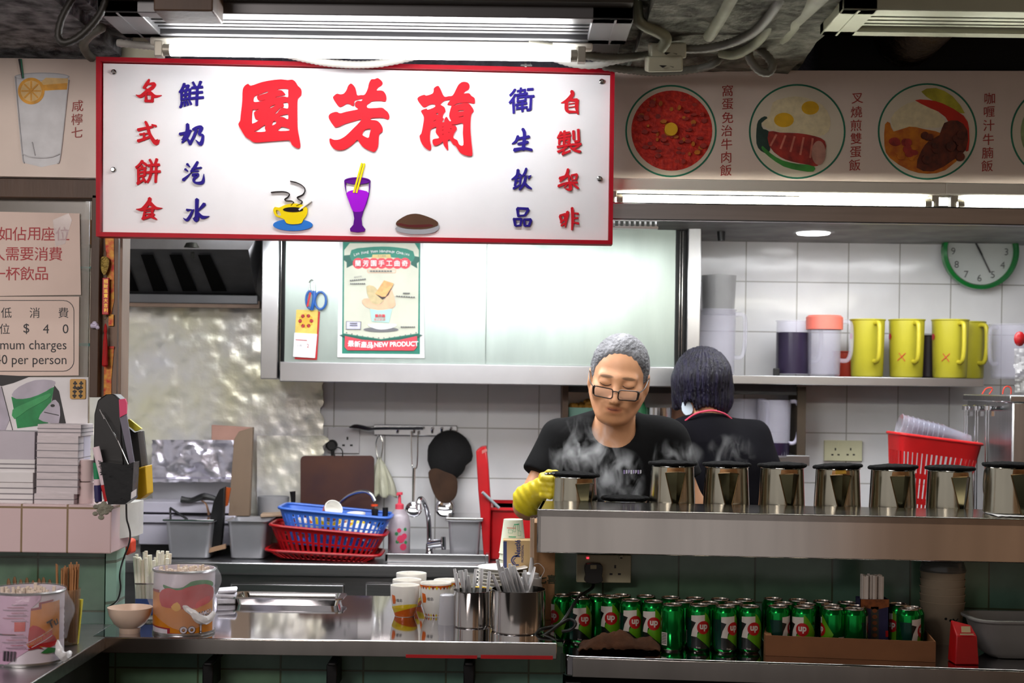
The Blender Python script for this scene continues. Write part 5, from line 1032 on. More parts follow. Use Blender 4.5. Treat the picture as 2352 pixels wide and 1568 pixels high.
slab('paper_box', 'large lilac white paper box at the top of the shorter pile', -60, 991, 80, 1054, YK + .03, .12, M('lilac_white_paper', 'c4bec8', .7, 0, .05), 0, None, 'box')
slab('paper_stack', 'white pad stack just under the lilac paper box', -60, 1055, 80, 1084, YK + .03, .12, PAPER, 2)
slab('paper_stack', 'narrow white bundle in the middle of the shorter pile', -60, 1085, 76, 1106, YK + .025, .12, PAPER, 0)
slab('paper_stack', 'bottom white pads of the shorter pile on the pink sill', -60, 1107, 76, 1159, YK + .03, .12, PAPER, 3)
bm = nb(); bpx(bm, 180, 975, 193, 1158, YK + .06, .06); ob('paper_cards', bm, [M('lilac_card', 'c8c4d4', .6, 0, .08)], label='pale lilac cards standing beside the order pad pile', cat_='paper stack', bev=.004)
RECEIPT = M('pink_receipt_roll', 'd8c2c2', .7, 0, .05)
for y0_, y1_, lb in ((1055, 1105, 'upper pinkish receipt roll beside the order pads'), (1106, 1158, 'lower pinkish receipt roll beside the order pads')):
    a = W(198, y1_, YK + .05); b = W(198, y0_, YK + .05); rr_ = 17 * pm(a.y); t = thing('paper_roll', lb, 'paper roll', a, 'receipt rolls')
    bm = nb(); lathe(bm, [(.006, 0), (rr_, .0005), (rr_, b.z - a.z - .0005), (.006, b.z - a.z)], a, 28); ob('roll', bm, [RECEIPT], t, bev=.001)
def pen(label, p0, p1, Y, bands, r, txt_=None):
    a, b = W(*p0, Y), W(*p1, Y); t = thing('marker_pen', label, 'marker', a, 'marker pens'); 
    for nm, f0, f1, k, m in bands:
        bm = nb(); tube(bm, [a.lerp(b, f0), a.lerp(b, f1)], r * k, 14, 1); ob(nm, bm, [m], t, bev=.001)
    if txt_:
        bm = nb(); d = Vector((p1[0] - p0[0], p1[1] - p0[1])); an = math.degrees(math.atan2(-d.y, d.x))
        txt(bm, txt_, p0[0] + d.x * .62, p0[1] + d.y * .62, 12, pmap(Y - r, .0006), rot=an, bold=.02); ob('lettering', bm, [INK], t)
PINKW = M('pale_pink_plastic', 'e6d2da', .35, 0, .05); GRNP = M('green_plastic', '1e8a5a', .35); NAVY = M('navy_plastic', '2c2a5c', .35)
pen('white marker with red cap end leaning in front of the black holder', (249, 1150), (220, 1026), YK - .02, (('cap', 0, .3, 1.1, REDP), ('barrel', .3, 1, 1, PINKW)), .0085, 'Marker')
pen('blue and green marker standing behind the white one', (226, 1152), (221, 1062), YK + .0, (('cap', 0, .42, 1.1, NAVY), ('barrel', .42, .58, 1, PINKW), ('end', .58, 1, 1, GRNP)), .0078)
# ---- black wall holder with card machine, yellow box, cord
MATB = M('scuffed_black', '0e0e10', .45, 0, .5, 10)
t = thing('phone_holder', 'black plastic wrapped holder box on the post with a round topped handset', 'holder', W(270, 1152, 3.34))
bm = nb(); poly(bm, [(228, 1060), (230, 950), (238, 918), (256, 905), (276, 904), (291, 918), (293, 1000), (300, 1075), (280, 1085), (268, 1152), (262, 1153), (244, 1120), (234, 1075)], pmap(3.42, .05), n=1); ob('handset_body', bm, [MATB], t, bev=.004)
bm = nb(); poly(bm, [(275, 917), (289, 915), (293, 925), (292, 950), (277, 958)], pmap(3.368, .008)); ob('pink_sticker', bm, [M('pink_label', 'd83c6c', .4, 0, .05)], t)
bm = nb(); poly(bm, [(276, 958), (292, 952), (310, 1062), (300, 1070)], pmap(3.37, .006)); ob('grey_side', bm, [M('lilac_grey_plastic', '6e6a7a', .35)], t)
bm = nb(); poly(bm, [(244, 1058), (280, 1062), (302, 1065), (320, 1058), (316, 1142), (300, 1154), (262, 1154), (256, 1130)], pmap(3.36, .05)); ob('pouch', bm, [M('black_gloss_wrap', '101012', .15, 0, .3, 10, .35, 25)], t, bev=.003)
bm = nb(); poly(bm, [(302, 1130), (314, 1122), (313, 1138), (301, 1146)], pmap(3.309, .002)); ob('white_tag', bm, [PAPER], t)
bm = nb()
for p, q_ in (((229, 940), (240, 962)), ((238, 952), (270, 1010)), ((270, 1010), (298, 1075))): tube(bm, [W(*p, 3.35), W(*q_, 3.345)], .0013, 6, 1)
ob('metal_rod', bm, [POLISH], t)
t = thing('folder_box', 'yellow box holding an upright black case beside the handset', 'box', W(335, 1142, 3.42))
bm = nb(); poly(bm, [(320, 1068), (326, 1073), (349, 1066), (352, 1130), (336, 1142), (317, 1141)], pmap(3.46, .06)); ob('yellow_box', bm, [M('yellow_card_box', 'd8ac10', .5, 0, .1)], t, bev=.002)
bm = nb(); poly(bm, [(293, 972), (316, 992), (331, 988), (340, 1068), (322, 1072), (304, 1040)], pmap(3.46, .03)); ob('black_case', bm, [MATB], t, bev=.002)
bm = nb(); poly(bm, [(292, 964), (300, 962), (328, 984), (314, 990), (293, 974)], pmap(3.43, .012)); ob('yellow_lid', bm, [YELP], t)
bm = nb(); poly(bm, [(317, 992), (330, 989), (339, 1066), (326, 1070)], pmap(3.429, .004)); ob('grey_spine', bm, [M('grey_plastic', '6c6c6e', .4)], t)
bm = nb(); tube(bm, [W(290, 1150, 3.36), W(291, 1190, 3.36), W(295, 1206, 3.36), W(299, 1226, 3.36), W(296, 1250, 3.36), W(283, 1285, 3.37), (W(275, 1320, 3.4)), W(277, 1350, 3.4), W(270, 1378, 3.42), W(252, 1392, 3.45)], .0022, 7, 5); ob('electric_cable', bm, [BLACK], label='thin black cord hanging from the handset holder down past the white tiles', cat_='cord')
bm = nb(); bpx(bm, 262, 1240, 300, 1275, 3.62, .06); ob('orange_bag', bm, [M('orange_plastic', 'c83a10', .4, 0, .2)], label='bit of orange plastic showing under the chipped white tiles', cat_='bag', bev=.008)
# ---- tray, folded cloth
def tray(bm, c, L_, D_, h, rot):
    m = Matrix.Translation(c) @ Matrix.Rotation(R(rot), 4, 'Z'); pr = [(0, 0), (.86, 0), (.9, h * .9), (1, h), (1, h - .002), (.91, h * .75)]
    rings = []
    for s, z in [(.84, .002), (.87, .004), (.9, h), (1, h), (1, h - .004), (.93, h - .004), (.9, 0), (.5, 0)]:
        rr_ = rrect(-L_ / 2 * s, -D_ / 2 * s, L_ / 2 * s, D_ / 2 * s, .02 * s, 4); rings.append([bm.verts.new(m @ Vector((x, y, z))) for x, y in rr_])
    for A, B in zip(rings, rings[1:]):
        for i in range(len(A)): bm.faces.new([A[i], A[(i + 1) % len(A)], B[(i + 1) % len(A)], B[i]])
    bm.faces.new(rings[0]); bm.faces.new(rings[-1][::-1])
c = G(664, 1383, ZW); bm = nb(); tray(bm, c, 258 * pm(c.y), .11, .02, -1); ob('steel_tray', bm, [POLISH], label='shallow rectangular steel tray lying at the back of the worktop', cat_='tray')
c = G(520, 1384, ZW); bm = nb(); obox(bm, c + Vector((0, 0, .008)), (.05, .06, .016), (0, 0, 10)); obox(bm, c + Vector((0, 0, .022)), (.052, .062, .011), (0, 3, 6)); obox(bm, c + Vector((.003, 0, .034)), (.05, .06, .01), (0, -4, 8)); ob('folded_cloth', bm, [M('white_cloth', 'dcdae4', .8, 0, .05, 20, .3, 60)], bev=.004, label='folded white cloth between the tomato can and the steel tray', cat_='cloth')
# ---- cups
CUPW = M('white_porcelain', 'f0eee8', .18, 0, .02); CORG = M('cup_orange', 'e06a20', .2, 0, .05); CYEL = M('cup_yellow', 'e8c81c', .2, 0, .05); CBRN = M('cup_brown', '7a3018', .3)
def cup(label, px, py, Y, w, style, rot=0):
    c = Vector((W(px, py, Y).x, Y, ZW)); q = pm(Y); r = w / 2 * q; h = r * 2.12
    t = thing('tea_cup', label, 'cup', c, 'cups on the worktop', rot)
    bm = nb(); prof = [(0, .003), (r * .58, .003), (r * .6, 0), (r * .64, 0), (r * .7, h * .1), (r * .86, h * .3), (r * .97, h * .6), (r, h * .97), (r * .985, h), (r * .955, h * .985), (r * .92, h * .6), (r * .8, h * .28), (0, h * .14)]
    lathe(bm, prof, (0, 0, 0), 40); ob('cup_body', bm, [CUPW], t, local=True)
    def rad(v):
        for (ra, za), (rb, zb) in zip(prof[3:], prof[4:9]):
            if za <= v <= zb: return ra + (rb - ra) * (v - za) / (zb - za + 1e-9)
        return r
    fm = lambda u, v, w_: Vector(((rad(v) + .0007) * math.sin(u / r), -(rad(v) + .0007) * math.cos(u / r), v))
    bm = nb(); K = 40; full = [(-math.pi * r + 2 * math.pi * r * k / K) for k in range(K + 1)]
    if style == 'wave':
        poly(bm, [(u, .001) for u in full] + [(u, h * (.2 + .12 * math.sin(u / r + .4))) for u in full[::-1]], fm, 0, thick=False, cut=.008)
        poly(bm, [(u, h * (.2 + .12 * math.sin(u / r + .4))) for u in full] + [(u, h * (.33 + .1 * math.sin(u / r + 1.1))) for u in full[::-1]], fm, 1, thick=False, cut=.008)
    else:
        poly(bm, [(u, h * .9) for u in full] + [(u, h * .955) for u in full[::-1]], fm, 0, thick=False, cut=.008)
        for k in range(26):
            u = -math.pi * r + 2 * math.pi * r * (k + .5) / 26; s = r * .085
            poly(bm, [(u - s, h * .9), (u, h * .83), (u + s, h * .9), (u, h * .95)], fm, 2 if k % 3 == 0 else k % 2, thick=False, cut=.008); poly(bm, [(u - s, h * .05), (u, h * .11), (u + s, h * .05), (u, h * .01)], fm, 2 if k % 3 == 0 else k % 2, thick=False, cut=.008)
    if style != 'rim':
        poly(bm, [(-r * .98, h * .42), (-r * .68, h * .44), (-r * .6, h * .56), (-r * .68, h * .7), (-r * .98, h * .72)], fm, 0, thick=False, cut=.006)
        txt(bm, '檀島', -r * .32, h * .56, r * .24, fm, 3, up=True, cut=.006)
    else: txt(bm, '', 0, 0, .01, fm, 3)
    ob('cup_print', bm, [CORG, CYEL, CBRN, INK], t, local=True)
cup('white cup with yellow and orange wave band, nearest the tray', 929, 1420, 3.655, 67, 'wave')
cup('white cup with a scalloped orange rim band, in front beside the wave cup', 1000, 1418, 3.665, 72, 'scallop')
cup('white cup just behind the wave cup', 934, 1400, 3.745, 67, 'wave', 60)
cup('rearmost white cup peeking above the wave cup', 944, 1390, 3.83, 70, 'wave', 90)
cup('white cup with orange rim behind the scallop banded cup', 1028, 1392, 3.755, 66, 'scallop', 40)
c = Vector((W(1026, 1438, 3.54).x, 3.54, ZW)); q = pm(3.54); bm = nb(); prof = [(21 * q, 0)]
for k in range(8): prof += [(21 * q - k * .35 * q - .0004 * (k % 2), 3 * q + k * 5 * q)]
prof += [(17 * q, 66 * q), (13 * q, 69 * q), (0, 69 * q)]
lathe(bm, prof, c, 36); ob('tumbler', bm, [M('milky_clear_plastic', 'e8e8f0', .15, 0, .03, trans=.3, alpha=.6)], label='milky plastic tumbler standing upside down beside the smaller cutlery tub', cat_='tumbler')
# ---- cutlery tubs
TUB = M('mirror_tub_steel', 'b8b4ae', .13, 1, .1, 6, stretch=(3, 3, .3)); SPN = M('cutlery_steel', 'dededf', .28, .75, .05)
def tubc(label, px, Y, w, h):
    c = Vector((W(px, 1450, Y).x, Y, ZW)); q = pm(Y); r = w / 2 * q; hh = h * q
    bm = nb(); lathe(bm, [(0, .002), (r - .003, 0), (r - .0005, .003), (r, hh - .003), (r + .001, hh), (r - .001, hh), (r - .0015, .006), (0, .006)], c, 48); ob('cutlery_tub', bm, [TUB], label=label, cat_='tub'); return c, r, hh
def cutl(name, c, p, d, L_, w, tip, label, group):
    bm = nb(); a = Vector(p); b = a + Vector(d).normalized() * L_; P = [a, a.lerp(b, .35), a.lerp(b, .7), b]
    tube(bm, P, [w * .35, w * .3, w * .6, w, w * .8] if tip == 'h' else [w * .4, w * .5, w * 1.1, w * 1.5, w * .6], 10, 4, flat=.35); ob(name, bm, [SPN], label=label, cat_='cutlery', group=group)
c1, r1, h1 = tubc('smaller steel tub of cutlery beside the upside down tumbler', 1084, 3.52, 86, 82)
c2, r2, h2 = tubc('larger steel tub of cutlery at the end of the worktop', 1190, 3.46, 124, 96)
random.seed(11)
for k in range(11):
    a = random.uniform(0, 6.28); d = r1 * .7 * math.sqrt(random.random())
    cutl(('fork', 'spoon', 'knife')[k % 3], c1, (c1.x + d * math.cos(a), c1.y + d * math.sin(a), c1.z + .01), (random.uniform(-.35, .1), random.uniform(-.05, .1), 1), h1 * random.uniform(1.25, 1.5), .0066, 'h', 'steel cutlery handle poking out of the smaller tub', 'cutlery in the smaller tub')
for k in range(16):
    a = random.uniform(0, 6.28); d = r2 * .55 * math.sqrt(random.random())
    cutl(('knife', 'fork', 'spoon')[k % 3], c2, (c2.x + .012 + d * math.cos(a), c2.y + d * math.sin(a), c2.z + .01), (random.uniform(-.5, -.1), random.uniform(-.05, .1), 1), h2 * random.uniform(1.3, 1.62), .0072, 'h', 'steel cutlery handle leaning out of the larger tub', 'cutlery in the larger tub')
cutl('spoon', c2, (c2.x + .0, c2.y - .01, c2.z + .02), (.28, 0, 1), h2 * 1.4, .005, 's', 'steel spoon sticking up alone towards the squeeze bottle', 'cutlery in the larger tub')
# ---- saucers, small bowls, squeeze bottle, glass
q = pm(3.8)
def plate(label, px, z, r, Y, m=CUPW, group='stacked saucers', deep=.012, inner=None):
    t = thing('saucer' if deep < .02 else 'small_bowl', label, 'saucer' if deep < .02 else 'bowl', (W(px, 1300, Y).x, Y, z), group)
    bm = nb(); lathe(bm, [(0, .001), (r * .5, 0), (r * .55, .002), (r * .97, deep - .001), (r, deep), (r * .97, deep + .001), (r * .6, .005), (0, .004)], (0, 0, 0), 48); ob('dish', bm, [m], t, local=True)
    if inner:
        bm = nb(); lathe(bm, [(r * .6, .0056), (r * .93, deep + .0007)], (0, 0, 0), 48); ob('glaze', bm, [inner], t, local=True)
    return t
zb = G(1140, 1362, ZW).z
for k in range(4): plate(('bottom', 'second', 'third', 'topmost')[k] + ' small bowl of the stack behind the larger cutlery tub', 1132 if k > 1 else 1150, ZW + .001 + .0085 * k, 57 * q, 3.82, CUPW, 'stacked small bowls', .021, CYEL if k > 1 else None)
z0 = ZW + .001 + .0085 * 3 + .0215
for k in range(6): plate(('lowest', 'second', 'third', 'fourth', 'fifth', 'topmost')[k] + ' white saucer in the stack beside the squeeze bottle', 1153 + (k % 2), z0 + .0094 * k, 59 * q, 3.83)
c = Vector((W(1219, 1400, 3.575).x, 3.575, ZW)); q = pm(3.575); t = thing('squeeze_bottle', 'milky squeeze bottle with a pointed nozzle beside the saucer stack', 'bottle', c)
SQ = M('milky_squeeze_plastic', 'dcdcdc', .35, 0, .03, trans=.15, alpha=.85)
bm = nb(); lathe(bm, [(0, .001), (25 * q, .001), (26 * q, 4 * q), (26 * q, 86 * q), (24 * q, 92 * q), (25 * q, 98 * q), (24 * q, 104 * q), (0, 104 * q)], c, 32); ob('bottle_body', bm, [SQ], t)
bm = nb(); lathe(bm, [(19 * q, 104 * q), (18 * q, 113 * q), (7 * q, 117 * q), (5 * q, 132 * q), (2.6 * q, 150 * q), (0, 150 * q)], c, 24); ob('nozzle', bm, [SQ], t)
bm = nb(); tube(bm, [c + Vector((22 * q, 0, 104 * q)), c + Vector((30 * q, 0, 122 * q)), c + Vector((18 * q, 0, 136 * q)), c + Vector((5 * q, 0, 134 * q))], .0009, 6, 5); ob('cap_strap', bm, [SQ], t)
c = Vector((W(1078, 1400, 3.88).x, 3.88, ZW)); q = pm(3.88); bm = nb(); lathe(bm, [(0, .003), (15 * q, .003), (16 * q, 68 * q), (14.5 * q, 68 * q), (14 * q, .008), (0, .008)], c, 28); ob('drinking_glass', bm, [M('thick_glass', 'f2f2f0', .04, 0, 0, trans=.7, alpha=.5)], label='short clear glass standing behind the cups beside the saucers', cat_='glass')
# ---- paper cups, carton, brown box with wooden skewers
c = Vector((W(1176, 1400, 3.93).x, 3.93, ZW)); q = pm(3.93)
PCUP = M('paper_cup', 'e0e6d0', .6, 0, .04)
bz = W(1176, 1300, 3.93).z
for k in range(9):
    zz_ = ZW + (bz - ZW) * k / 8 - .0 if k < 8 else bz
    zz_ = ZW + .0165 * k
    t = thing('paper_cup', 'topmost printed paper cup of the inverted stack beside the warmer' if k == 8 else 'inverted paper cup lower in the stack behind the brown carton', 'paper cup', (c.x, c.y, zz_), 'stacked paper cups')
    r0_, r1_ = 31 * q, 22 * q; hh = W(1176, 1192, 3.93).z - (ZW + .0165 * 8)
    bm = nb(); lathe(bm, [(r0_ + .0012, 0), (r0_ + .0018, .002), (r0_, .004), (r1_, hh), (r1_ - .001, hh - .002), (0, hh - .003)], (0, 0, 0), 36); ob('cup_body', bm, [PCUP], t, local=True)
    if k == 8:
        fm = lambda u, v, w: (lambda rr_: Vector(((rr_ + .0006) * math.sin(u / rr_), -(rr_ + .0006) * math.cos(u / rr_), v)))(r0_ + (r1_ - r0_) * v / hh); bm = nb()
        for x0_, x1_, y0_, y1_ in ((.002, .016, .86, .89), (-.014, -.002, .62, .72), (0, .007, .66, .84), (.012, .018, .7, .9), (.013, .024, .55, .68), (-.012, .008, .5, .53)):
            poly(bm, [(x0_, hh * y0_), (x1_, hh * y0_), (x1_, hh * y1_), (x0_, hh * y1_)] if y1_ - y0_ < .04 else [[(x0_, hh * y0_), (x1_, hh * y0_), (x1_, hh * y1_), (x0_, hh * y1_)], [(x0_ + .0008, hh * y0_ + .0008), (x1_ - .0008, hh * y0_ + .0008), (x1_ - .0008, hh * y1_ - .0008), (x0_ + .0008, hh * y1_ - .0008)]], fm, 0, thick=False, cut=.006)
        txt(bm, '>>><<<', -.006, hh * .77, .007, fm, 1, up=True, cut=.004, bold=.03); ob('cup_print', bm, [M('print_mint_green', '4cb080', .5), M('print_coral', 'd86a58', .5)], t, local=True)
yk = 3.86; t = thing('carton', 'tan carton with dark blue stripe and sideways brand lettering', 'box', (W(1190, 1380, yk).x, yk + .03, ZW))
bm = nb(); a, b = W(1156, 1240, yk), W(1221, 1240, yk); box(bm, (a.x, yk, ZW), (b.x, yk + .055, a.z)); ob('carton_body', bm, [M('kraft_carton', 'b09468', .7, 0, .08)], t, bev=.001)
bm = nb(); poly(bm, [(1156, 1243), (1164, 1243), (1164, 1330), (1156, 1330)], pmap(yk, .0006)); fm = pmap(yk, .0008); txt(bm, 'Nestlé', 1189, 1279, 17.5, fm, rot=90, al='L', bold=.025, sx=.86); txt(bm, 'PROFESSIONAL', 1200, 1291, 7.6, fm, rot=90, al='L', bold=.01, sx=.78)
poly(bm, strk([(1193, 1276), (1181, 1277), (1175, 1286), (1181, 1296), (1192, 1297)], 1.6), fm); poly(bm, strk([(1184, 1281), (1179, 1287), (1184, 1294)], 1), fm); ob('carton_print', bm, [M('carton_navy', '26305c', .5)], t)
_, b1 = W(1222, 1480, 3.7), W(1276, 1480, 3.7)
yb = 3.62; t = thing('cardboard_box', 'tall brown cardboard box at the end of the worktop with a stamped mark', 'box', (W(1250, 1480, yb).x, yb + .06, ZW))
bm = nb(); a, b = W(1226, 1272, yb), W(1275, 1272, yb); box(bm, (a.x, yb, ZW), (b.x, yb + .12, W(1226, 1200, yb).z)); ob('box_body', bm, [CARD], t, bev=.001)
bm = nb(); fm = pmap(yb, .0006); txt(bm, '七喜', 1256, 1330, 22, fm, bold=.04); ob('stamp', bm, [M('green_stamp', '2c3018', .6)], t)
for k in range(7):
    bm = nb(); x = 1219 + 2.4 * (k % 4) + (k // 4); a, b = W(x, 1330, 3.585 + .006 * (k // 4)), W(x, 1189 + (k * 7) % 3, 3.585 + .006 * (k // 4)); a.z = ZW + .0; tube(bm, [a, b], .0016, 6, 1)
    ob('wooden_skewer', bm, [M('pale_skewer_wood', 'c8ae96', .7, 0, .1)], label='thin pale wooden skewer bundled upright against the warmer end', cat_='skewer', group='skewer bundle')
# ================================================================ THINGS ON THE SINK COUNTER AND BACK WALL
DST = M('pan_steel', 'b8b8be', .38, .7, .12, 5); GREYP = M('grey_clear_tub', 'a8a8ac', .35, 0, .1, trans=.2, alpha=.8)
def BY(px, py): return YZ(px, py, ZS)
def pan(label, x0, y0, x1, y1, Y, d, open_=True):
    t = thing('steel_pan', label, 'pan', (W((x0 + x1) / 2, y1, Y).x, Y + d / 2, ZS))
    a, b = W(x0, y1, Y), W(x1, y0, Y); w = (b.x - a.x) / 2; cx = (a.x + b.x) / 2; h = b.z - ZS
    bm = nb(); rings = []
    for s, z, e in ((.8, .001, 0), (.86, .006, 0), (1, h - .004, 0), (1.1, h, 0), (1.1, h - .003, 0), (.97, h - .005, 0), (.82, .012, 0)):
        rr_ = rrect(-w * s, -d / 2 * s, w * s, d / 2 * s, .018, 4); rings.append([bm.verts.new((cx + x, Y + d / 2 + y, ZS + z)) for x, y in rr_])
    for A, B in zip(rings, rings[1:]):
        for i in range(len(A)): bm.faces.new([A[i], A[(i + 1) % len(A)], B[(i + 1) % len(A)], B[i]])
    bm.faces.new(rings[0]); bm.faces.new(rings[-1][::-1]); ob('pan_body', bm, [DST], t)
    return t, cx, h, w
t, cx, h, w = pan('deep steel pan with a hinged handle lid in front of the white fryer', 378, 1197, 486, 1290, 5.12, .17)
bm = nb(); box(bm, (cx - w * 1.1, 5.115, ZS + h), (cx + w * 1.1, 5.3, ZS + h + .006)); ob('lid', bm, [POLISH], t, bev=.001)
bm = nb(); tube(bm, [W(392, 1195, 5.16), W(391, 1166, 5.16)], .004, 8, 1); tube(bm, [W(391, 1166, 5.16), W(430, 1192, 5.13)], .0045, 8, 1); ob('ladle_handle', bm, [M('dull_grey_metal', '58585c', .35, .9)], t)
pan('deep steel pan in the middle, next to the leaning cutting boards', 520, 1196, 612, 1287, 5.13, .17)
t, cx, h, w = pan('covered steel pan beside the red bin and the tap', 1028, 1196, 1104, 1284, 5.16, .18)
bm = nb(); box(bm, (cx - w * 1.15, 5.15, ZS + h), (cx + w * 1.15, 5.35, ZS + h + .012)); ob('lid', bm, [POLISH], t, bev=.003)
# white fryer with foil screen
t = thing('fryer', 'white enamel fryer unit against the foil lined wall', 'fryer', (W(415, 1250, 5.3).x, 5.35, ZS))
LW = M('lilac_enamel', 'c0bcca', .35, 0, .04)
for y0_, y1_, Y_ in ((1155, 1176, 5.3), (1185, 1200, 5.28), (1204, 1250, 5.29)):
    bm = nb(); a, b = W(318, y1_, Y_), W(540, y0_, Y_); box(bm, (a.x, Y_, max(a.z, ZS)), (b.x, 5.48, b.z)); ob('panel', bm, [LW], t, bev=.003)
bm = nb(); a, b = W(322, 1290, 5.32), W(545, 1160, 5.32); box(bm, (a.x, 5.32, ZS), (b.x, 5.46, b.z)); ob('inner_body', bm, [M('fryer_black', '111113', .5)], t)
t = thing('foil_screen', 'stove screen wrapped in crumpled foil standing behind the fryer', 'screen', W(440, 1155, 5.42))
bm = nb(); nx, ny = 40, 26; g = []
for i in range(nx + 1):
    row = []
    for j in range(ny + 1):
        u, v = 348 + 190 * i / nx, 1010 + 96 * j / ny; p = W(u + 3 * noise.noise((j * .4, 1, 0)) * (i in (0, nx)), v + 3 * noise.noise((i * .3, 4, 0)) * (j == ny), 5.4); p.y += .02 * noise.noise(p * 11) + .012 * abs(noise.noise(p * 23)) - (.02 if j > ny - 3 else 0); row.append(bm.verts.new(p))
    g.append(row)
for i in range(nx):
    for j in range(ny): bm.faces.new([g[i][j], g[i + 1][j], g[i + 1][j + 1], g[i][j + 1]])
ob('foil_wrap', bm, [M('crumpled_foil', 'd8d4e2', .32, .85, .1, 6, .6, 18)], t, sharp=25)
bm = nb(); bpx(bm, 350, 1013, 536, 1158, 5.43, .012); ob('backing_plate', bm, [DST], t)
# cleaver, boards
t = thing('cleaver', 'black cleaver and sleeve leaning between the two steel pans', 'cleaver', (W(500, 1280, 5.2).x, 5.2, ZS))
bm = nb(); poly(bm, [(508, 1122), (520, 1116), (516, 1200), (510, 1262), (486, 1262), (486, 1190), (494, 1150)], pmap(5.2, .03)); ob('blade_sleeve', bm, [MATB], t, bev=.003)
bm = nb(); poly(bm, [(480, 1258), (520, 1248), (520, 1258), (482, 1268)], pmap(5.16, .02), n=1); ob('wooden_edge', bm, [M('tan_wood_handle', 'a8866a', .6, 0, .15)], t)
bm = nb(); poly(bm, [(520, 1118), (531, 1120), (524, 1160), (513, 1165)], pmap(5.23, .012)); ob('orange_strip', bm, [M('rust_orange', 'a84a18', .5)], t)
t = thing('pan_handle_tool', 'black handled spatula lying across the fryer top', 'spatula', W(450, 1155, 5.3))
bm = nb(); tube(bm, [W(416, 1146, 5.29), W(440, 1148, 5.29), W(470, 1140, 5.29), W(498, 1146, 5.29)], [.012, .009, .014, .008], 8, 4); ob('handle', bm, [MATB], t)
bm = nb(); tube(bm, [W(464, 1150, 5.27), W(474, 1158, 5.26), W(480, 1182, 5.26)], [.006, .005, .008], 8, 3, flat=.4); ob('blade', bm, [M('copper_brown', '7a5a44', .4, .5)], t)
BRD = M('scratched_tan_board', '806c5a', .6, 0, .12, 8, stretch=(1, 1, .3))
bm = nb(); poly(bm, [(541, 1008), (552, 990), (584, 980), (576, 1184), (528, 1184)], pmap(5.33, .03)); ob('cutting_board', bm, [BRD], label='tall worn tan board leaning upright beside the foil screen', cat_='board', bev=.003)
bm = nb(); poly(bm, [(488, 975), (583, 981), (575, 1100), (488, 1100)], pmap(5.45, .02)); ob('cutting_board', bm, [M('faded_pink_board', 'c09486', .65, 0, .12, 8)], label='faded pink board behind the tall tan board', cat_='board', bev=.003)
bm = nb(); a, b = W(600, 1140, 5.4), W(676, 1140, 5.4); lathe(bm, [(0, ZS), (.055, ZS), (.06, a.z), (.056, a.z), (.05, ZS + .01)], (W(628, 1150, 5.42).x, 5.42, 0), 28); ob('grey_tub', bm, [GREYP], label='translucent grey tub beside the leaning tan board', cat_='tub')
bm = nb(); obox(bm, W(632, 1180, 5.35), (.1, .12, .012), (0, -3, 5)); ob('chopping_block', bm, [M('pale_wood', 'b49a82', .6, 0, .1)], bev=.003, label='pale wooden board edge behind the blue basket', cat_='board')
bm = nb(); a = W(632, 1276, 5.3); obox(bm, (a.x, 5.36, ZS + .068), (.07, .1, .136)); ob('carton', bm, [M('tan_carton_dim', '8a7868', .7, 0, .15)], label='tan carton half hidden behind the red basket', cat_='box')
# brown tray board with wire ring
t = thing('cutting_board', 'dark brown rounded board with a wire ring standing against the tiles', 'board', (W(776, 1190, 5.45).x, 5.42, ZS))
bm = nb(); poly(bm, rrect(692, 1046, 860, 1240, 10), pmap(5.46, .022)); ob('board', bm, [M('brown_cutting_board', '4c2a1c', .55, 0, .25, 4, col2='341a1e')], t, bev=.004)
bm = nb(); tube(bm, [W(769, 1050, 5.44), W(767, 1034, 5.44), W(776, 1027, 5.44), W(786, 1034, 5.44), W(787, 1050, 5.44)], .0025, 8, 4); ob('wire_ring', bm, [M('dark_wire', '2a2a2a', .4, .8)], t)
bm = nb(); tube(bm, [W(672, 1128, 5.4), W(673, 1142, 5.4), W(674, 1180, 5.4)], [.012, .01, .006], 10, 3); ob('kitchen_knife', bm, [BLACK], label='black knife handle sticking up beside the brown board', cat_='knife')
# wall rail and hanging tools
t = thing('tool_rail', 'metal hook rail on the tiles above the cap and ladle', 'rail', W(925, 1000, 5.52))
bm = nb(); bpx(bm, 858, 977, 1050, 999, 5.53, .015); ob('bar', bm, [POLISH], t, bev=.003)
for u in (912, 950, 992, 1014, 1035):
    bm = nb(); tube(bm, [W(u, 988, 5.53), W(u, 994, 5.505), W(u, 985, 5.495)], .0032, 8, 3); ball(bm, W(u, 984, 5.495), .0055, 8); ob('hook', bm, [CHROME], t)
bm = nb(); tube(bm, [W(802, 981, 5.48), W(820, 979, 5.48), W(850, 985, 5.48), W(870, 984, 5.48), W(972, 984, 5.48)], [.004, .02, .021, .012, .011, .012], 12, 4, flat=.45); ob('sharpening_steel', bm, [M('dark_polished_metal', '6a6a6e', .2, 1, .2)], label='long dark steel tool resting across the hook rail', cat_='tool')
bm = nb(); a = W(872, 992, 5.49)
for s in (-1, 1): tube(bm, [W(871 + 2 * s, 1000, 5.49), W(871 + 8 * s, 1018, 5.49), W(871 + 4 * s, 1052, 5.485)], .0035, 8, 3)
ball(bm, W(871, 1053, 5.485), (.011, .008, .006), 10); ob('tongs', bm, [POLISH], label='small steel tongs hanging from the rail over the white rag', cat_='tongs')
t = thing('ladle', 'long steel ladle hanging from the rail beside the black cap', 'ladle', W(950, 1200, 5.46))
bm = nb(); tube(bm, [W(944, 990, 5.49), W(946, 1066, 5.48), W(952, 1075, 5.48), W(958, 1066, 5.48), W(960, 990, 5.49)], .003, 8, 3); tube(bm, [W(951, 1074, 5.48), W(949, 1160, 5.46)], [.009, .006], 8, 1, flat=.5); ob('handle', bm, [POLISH], t)
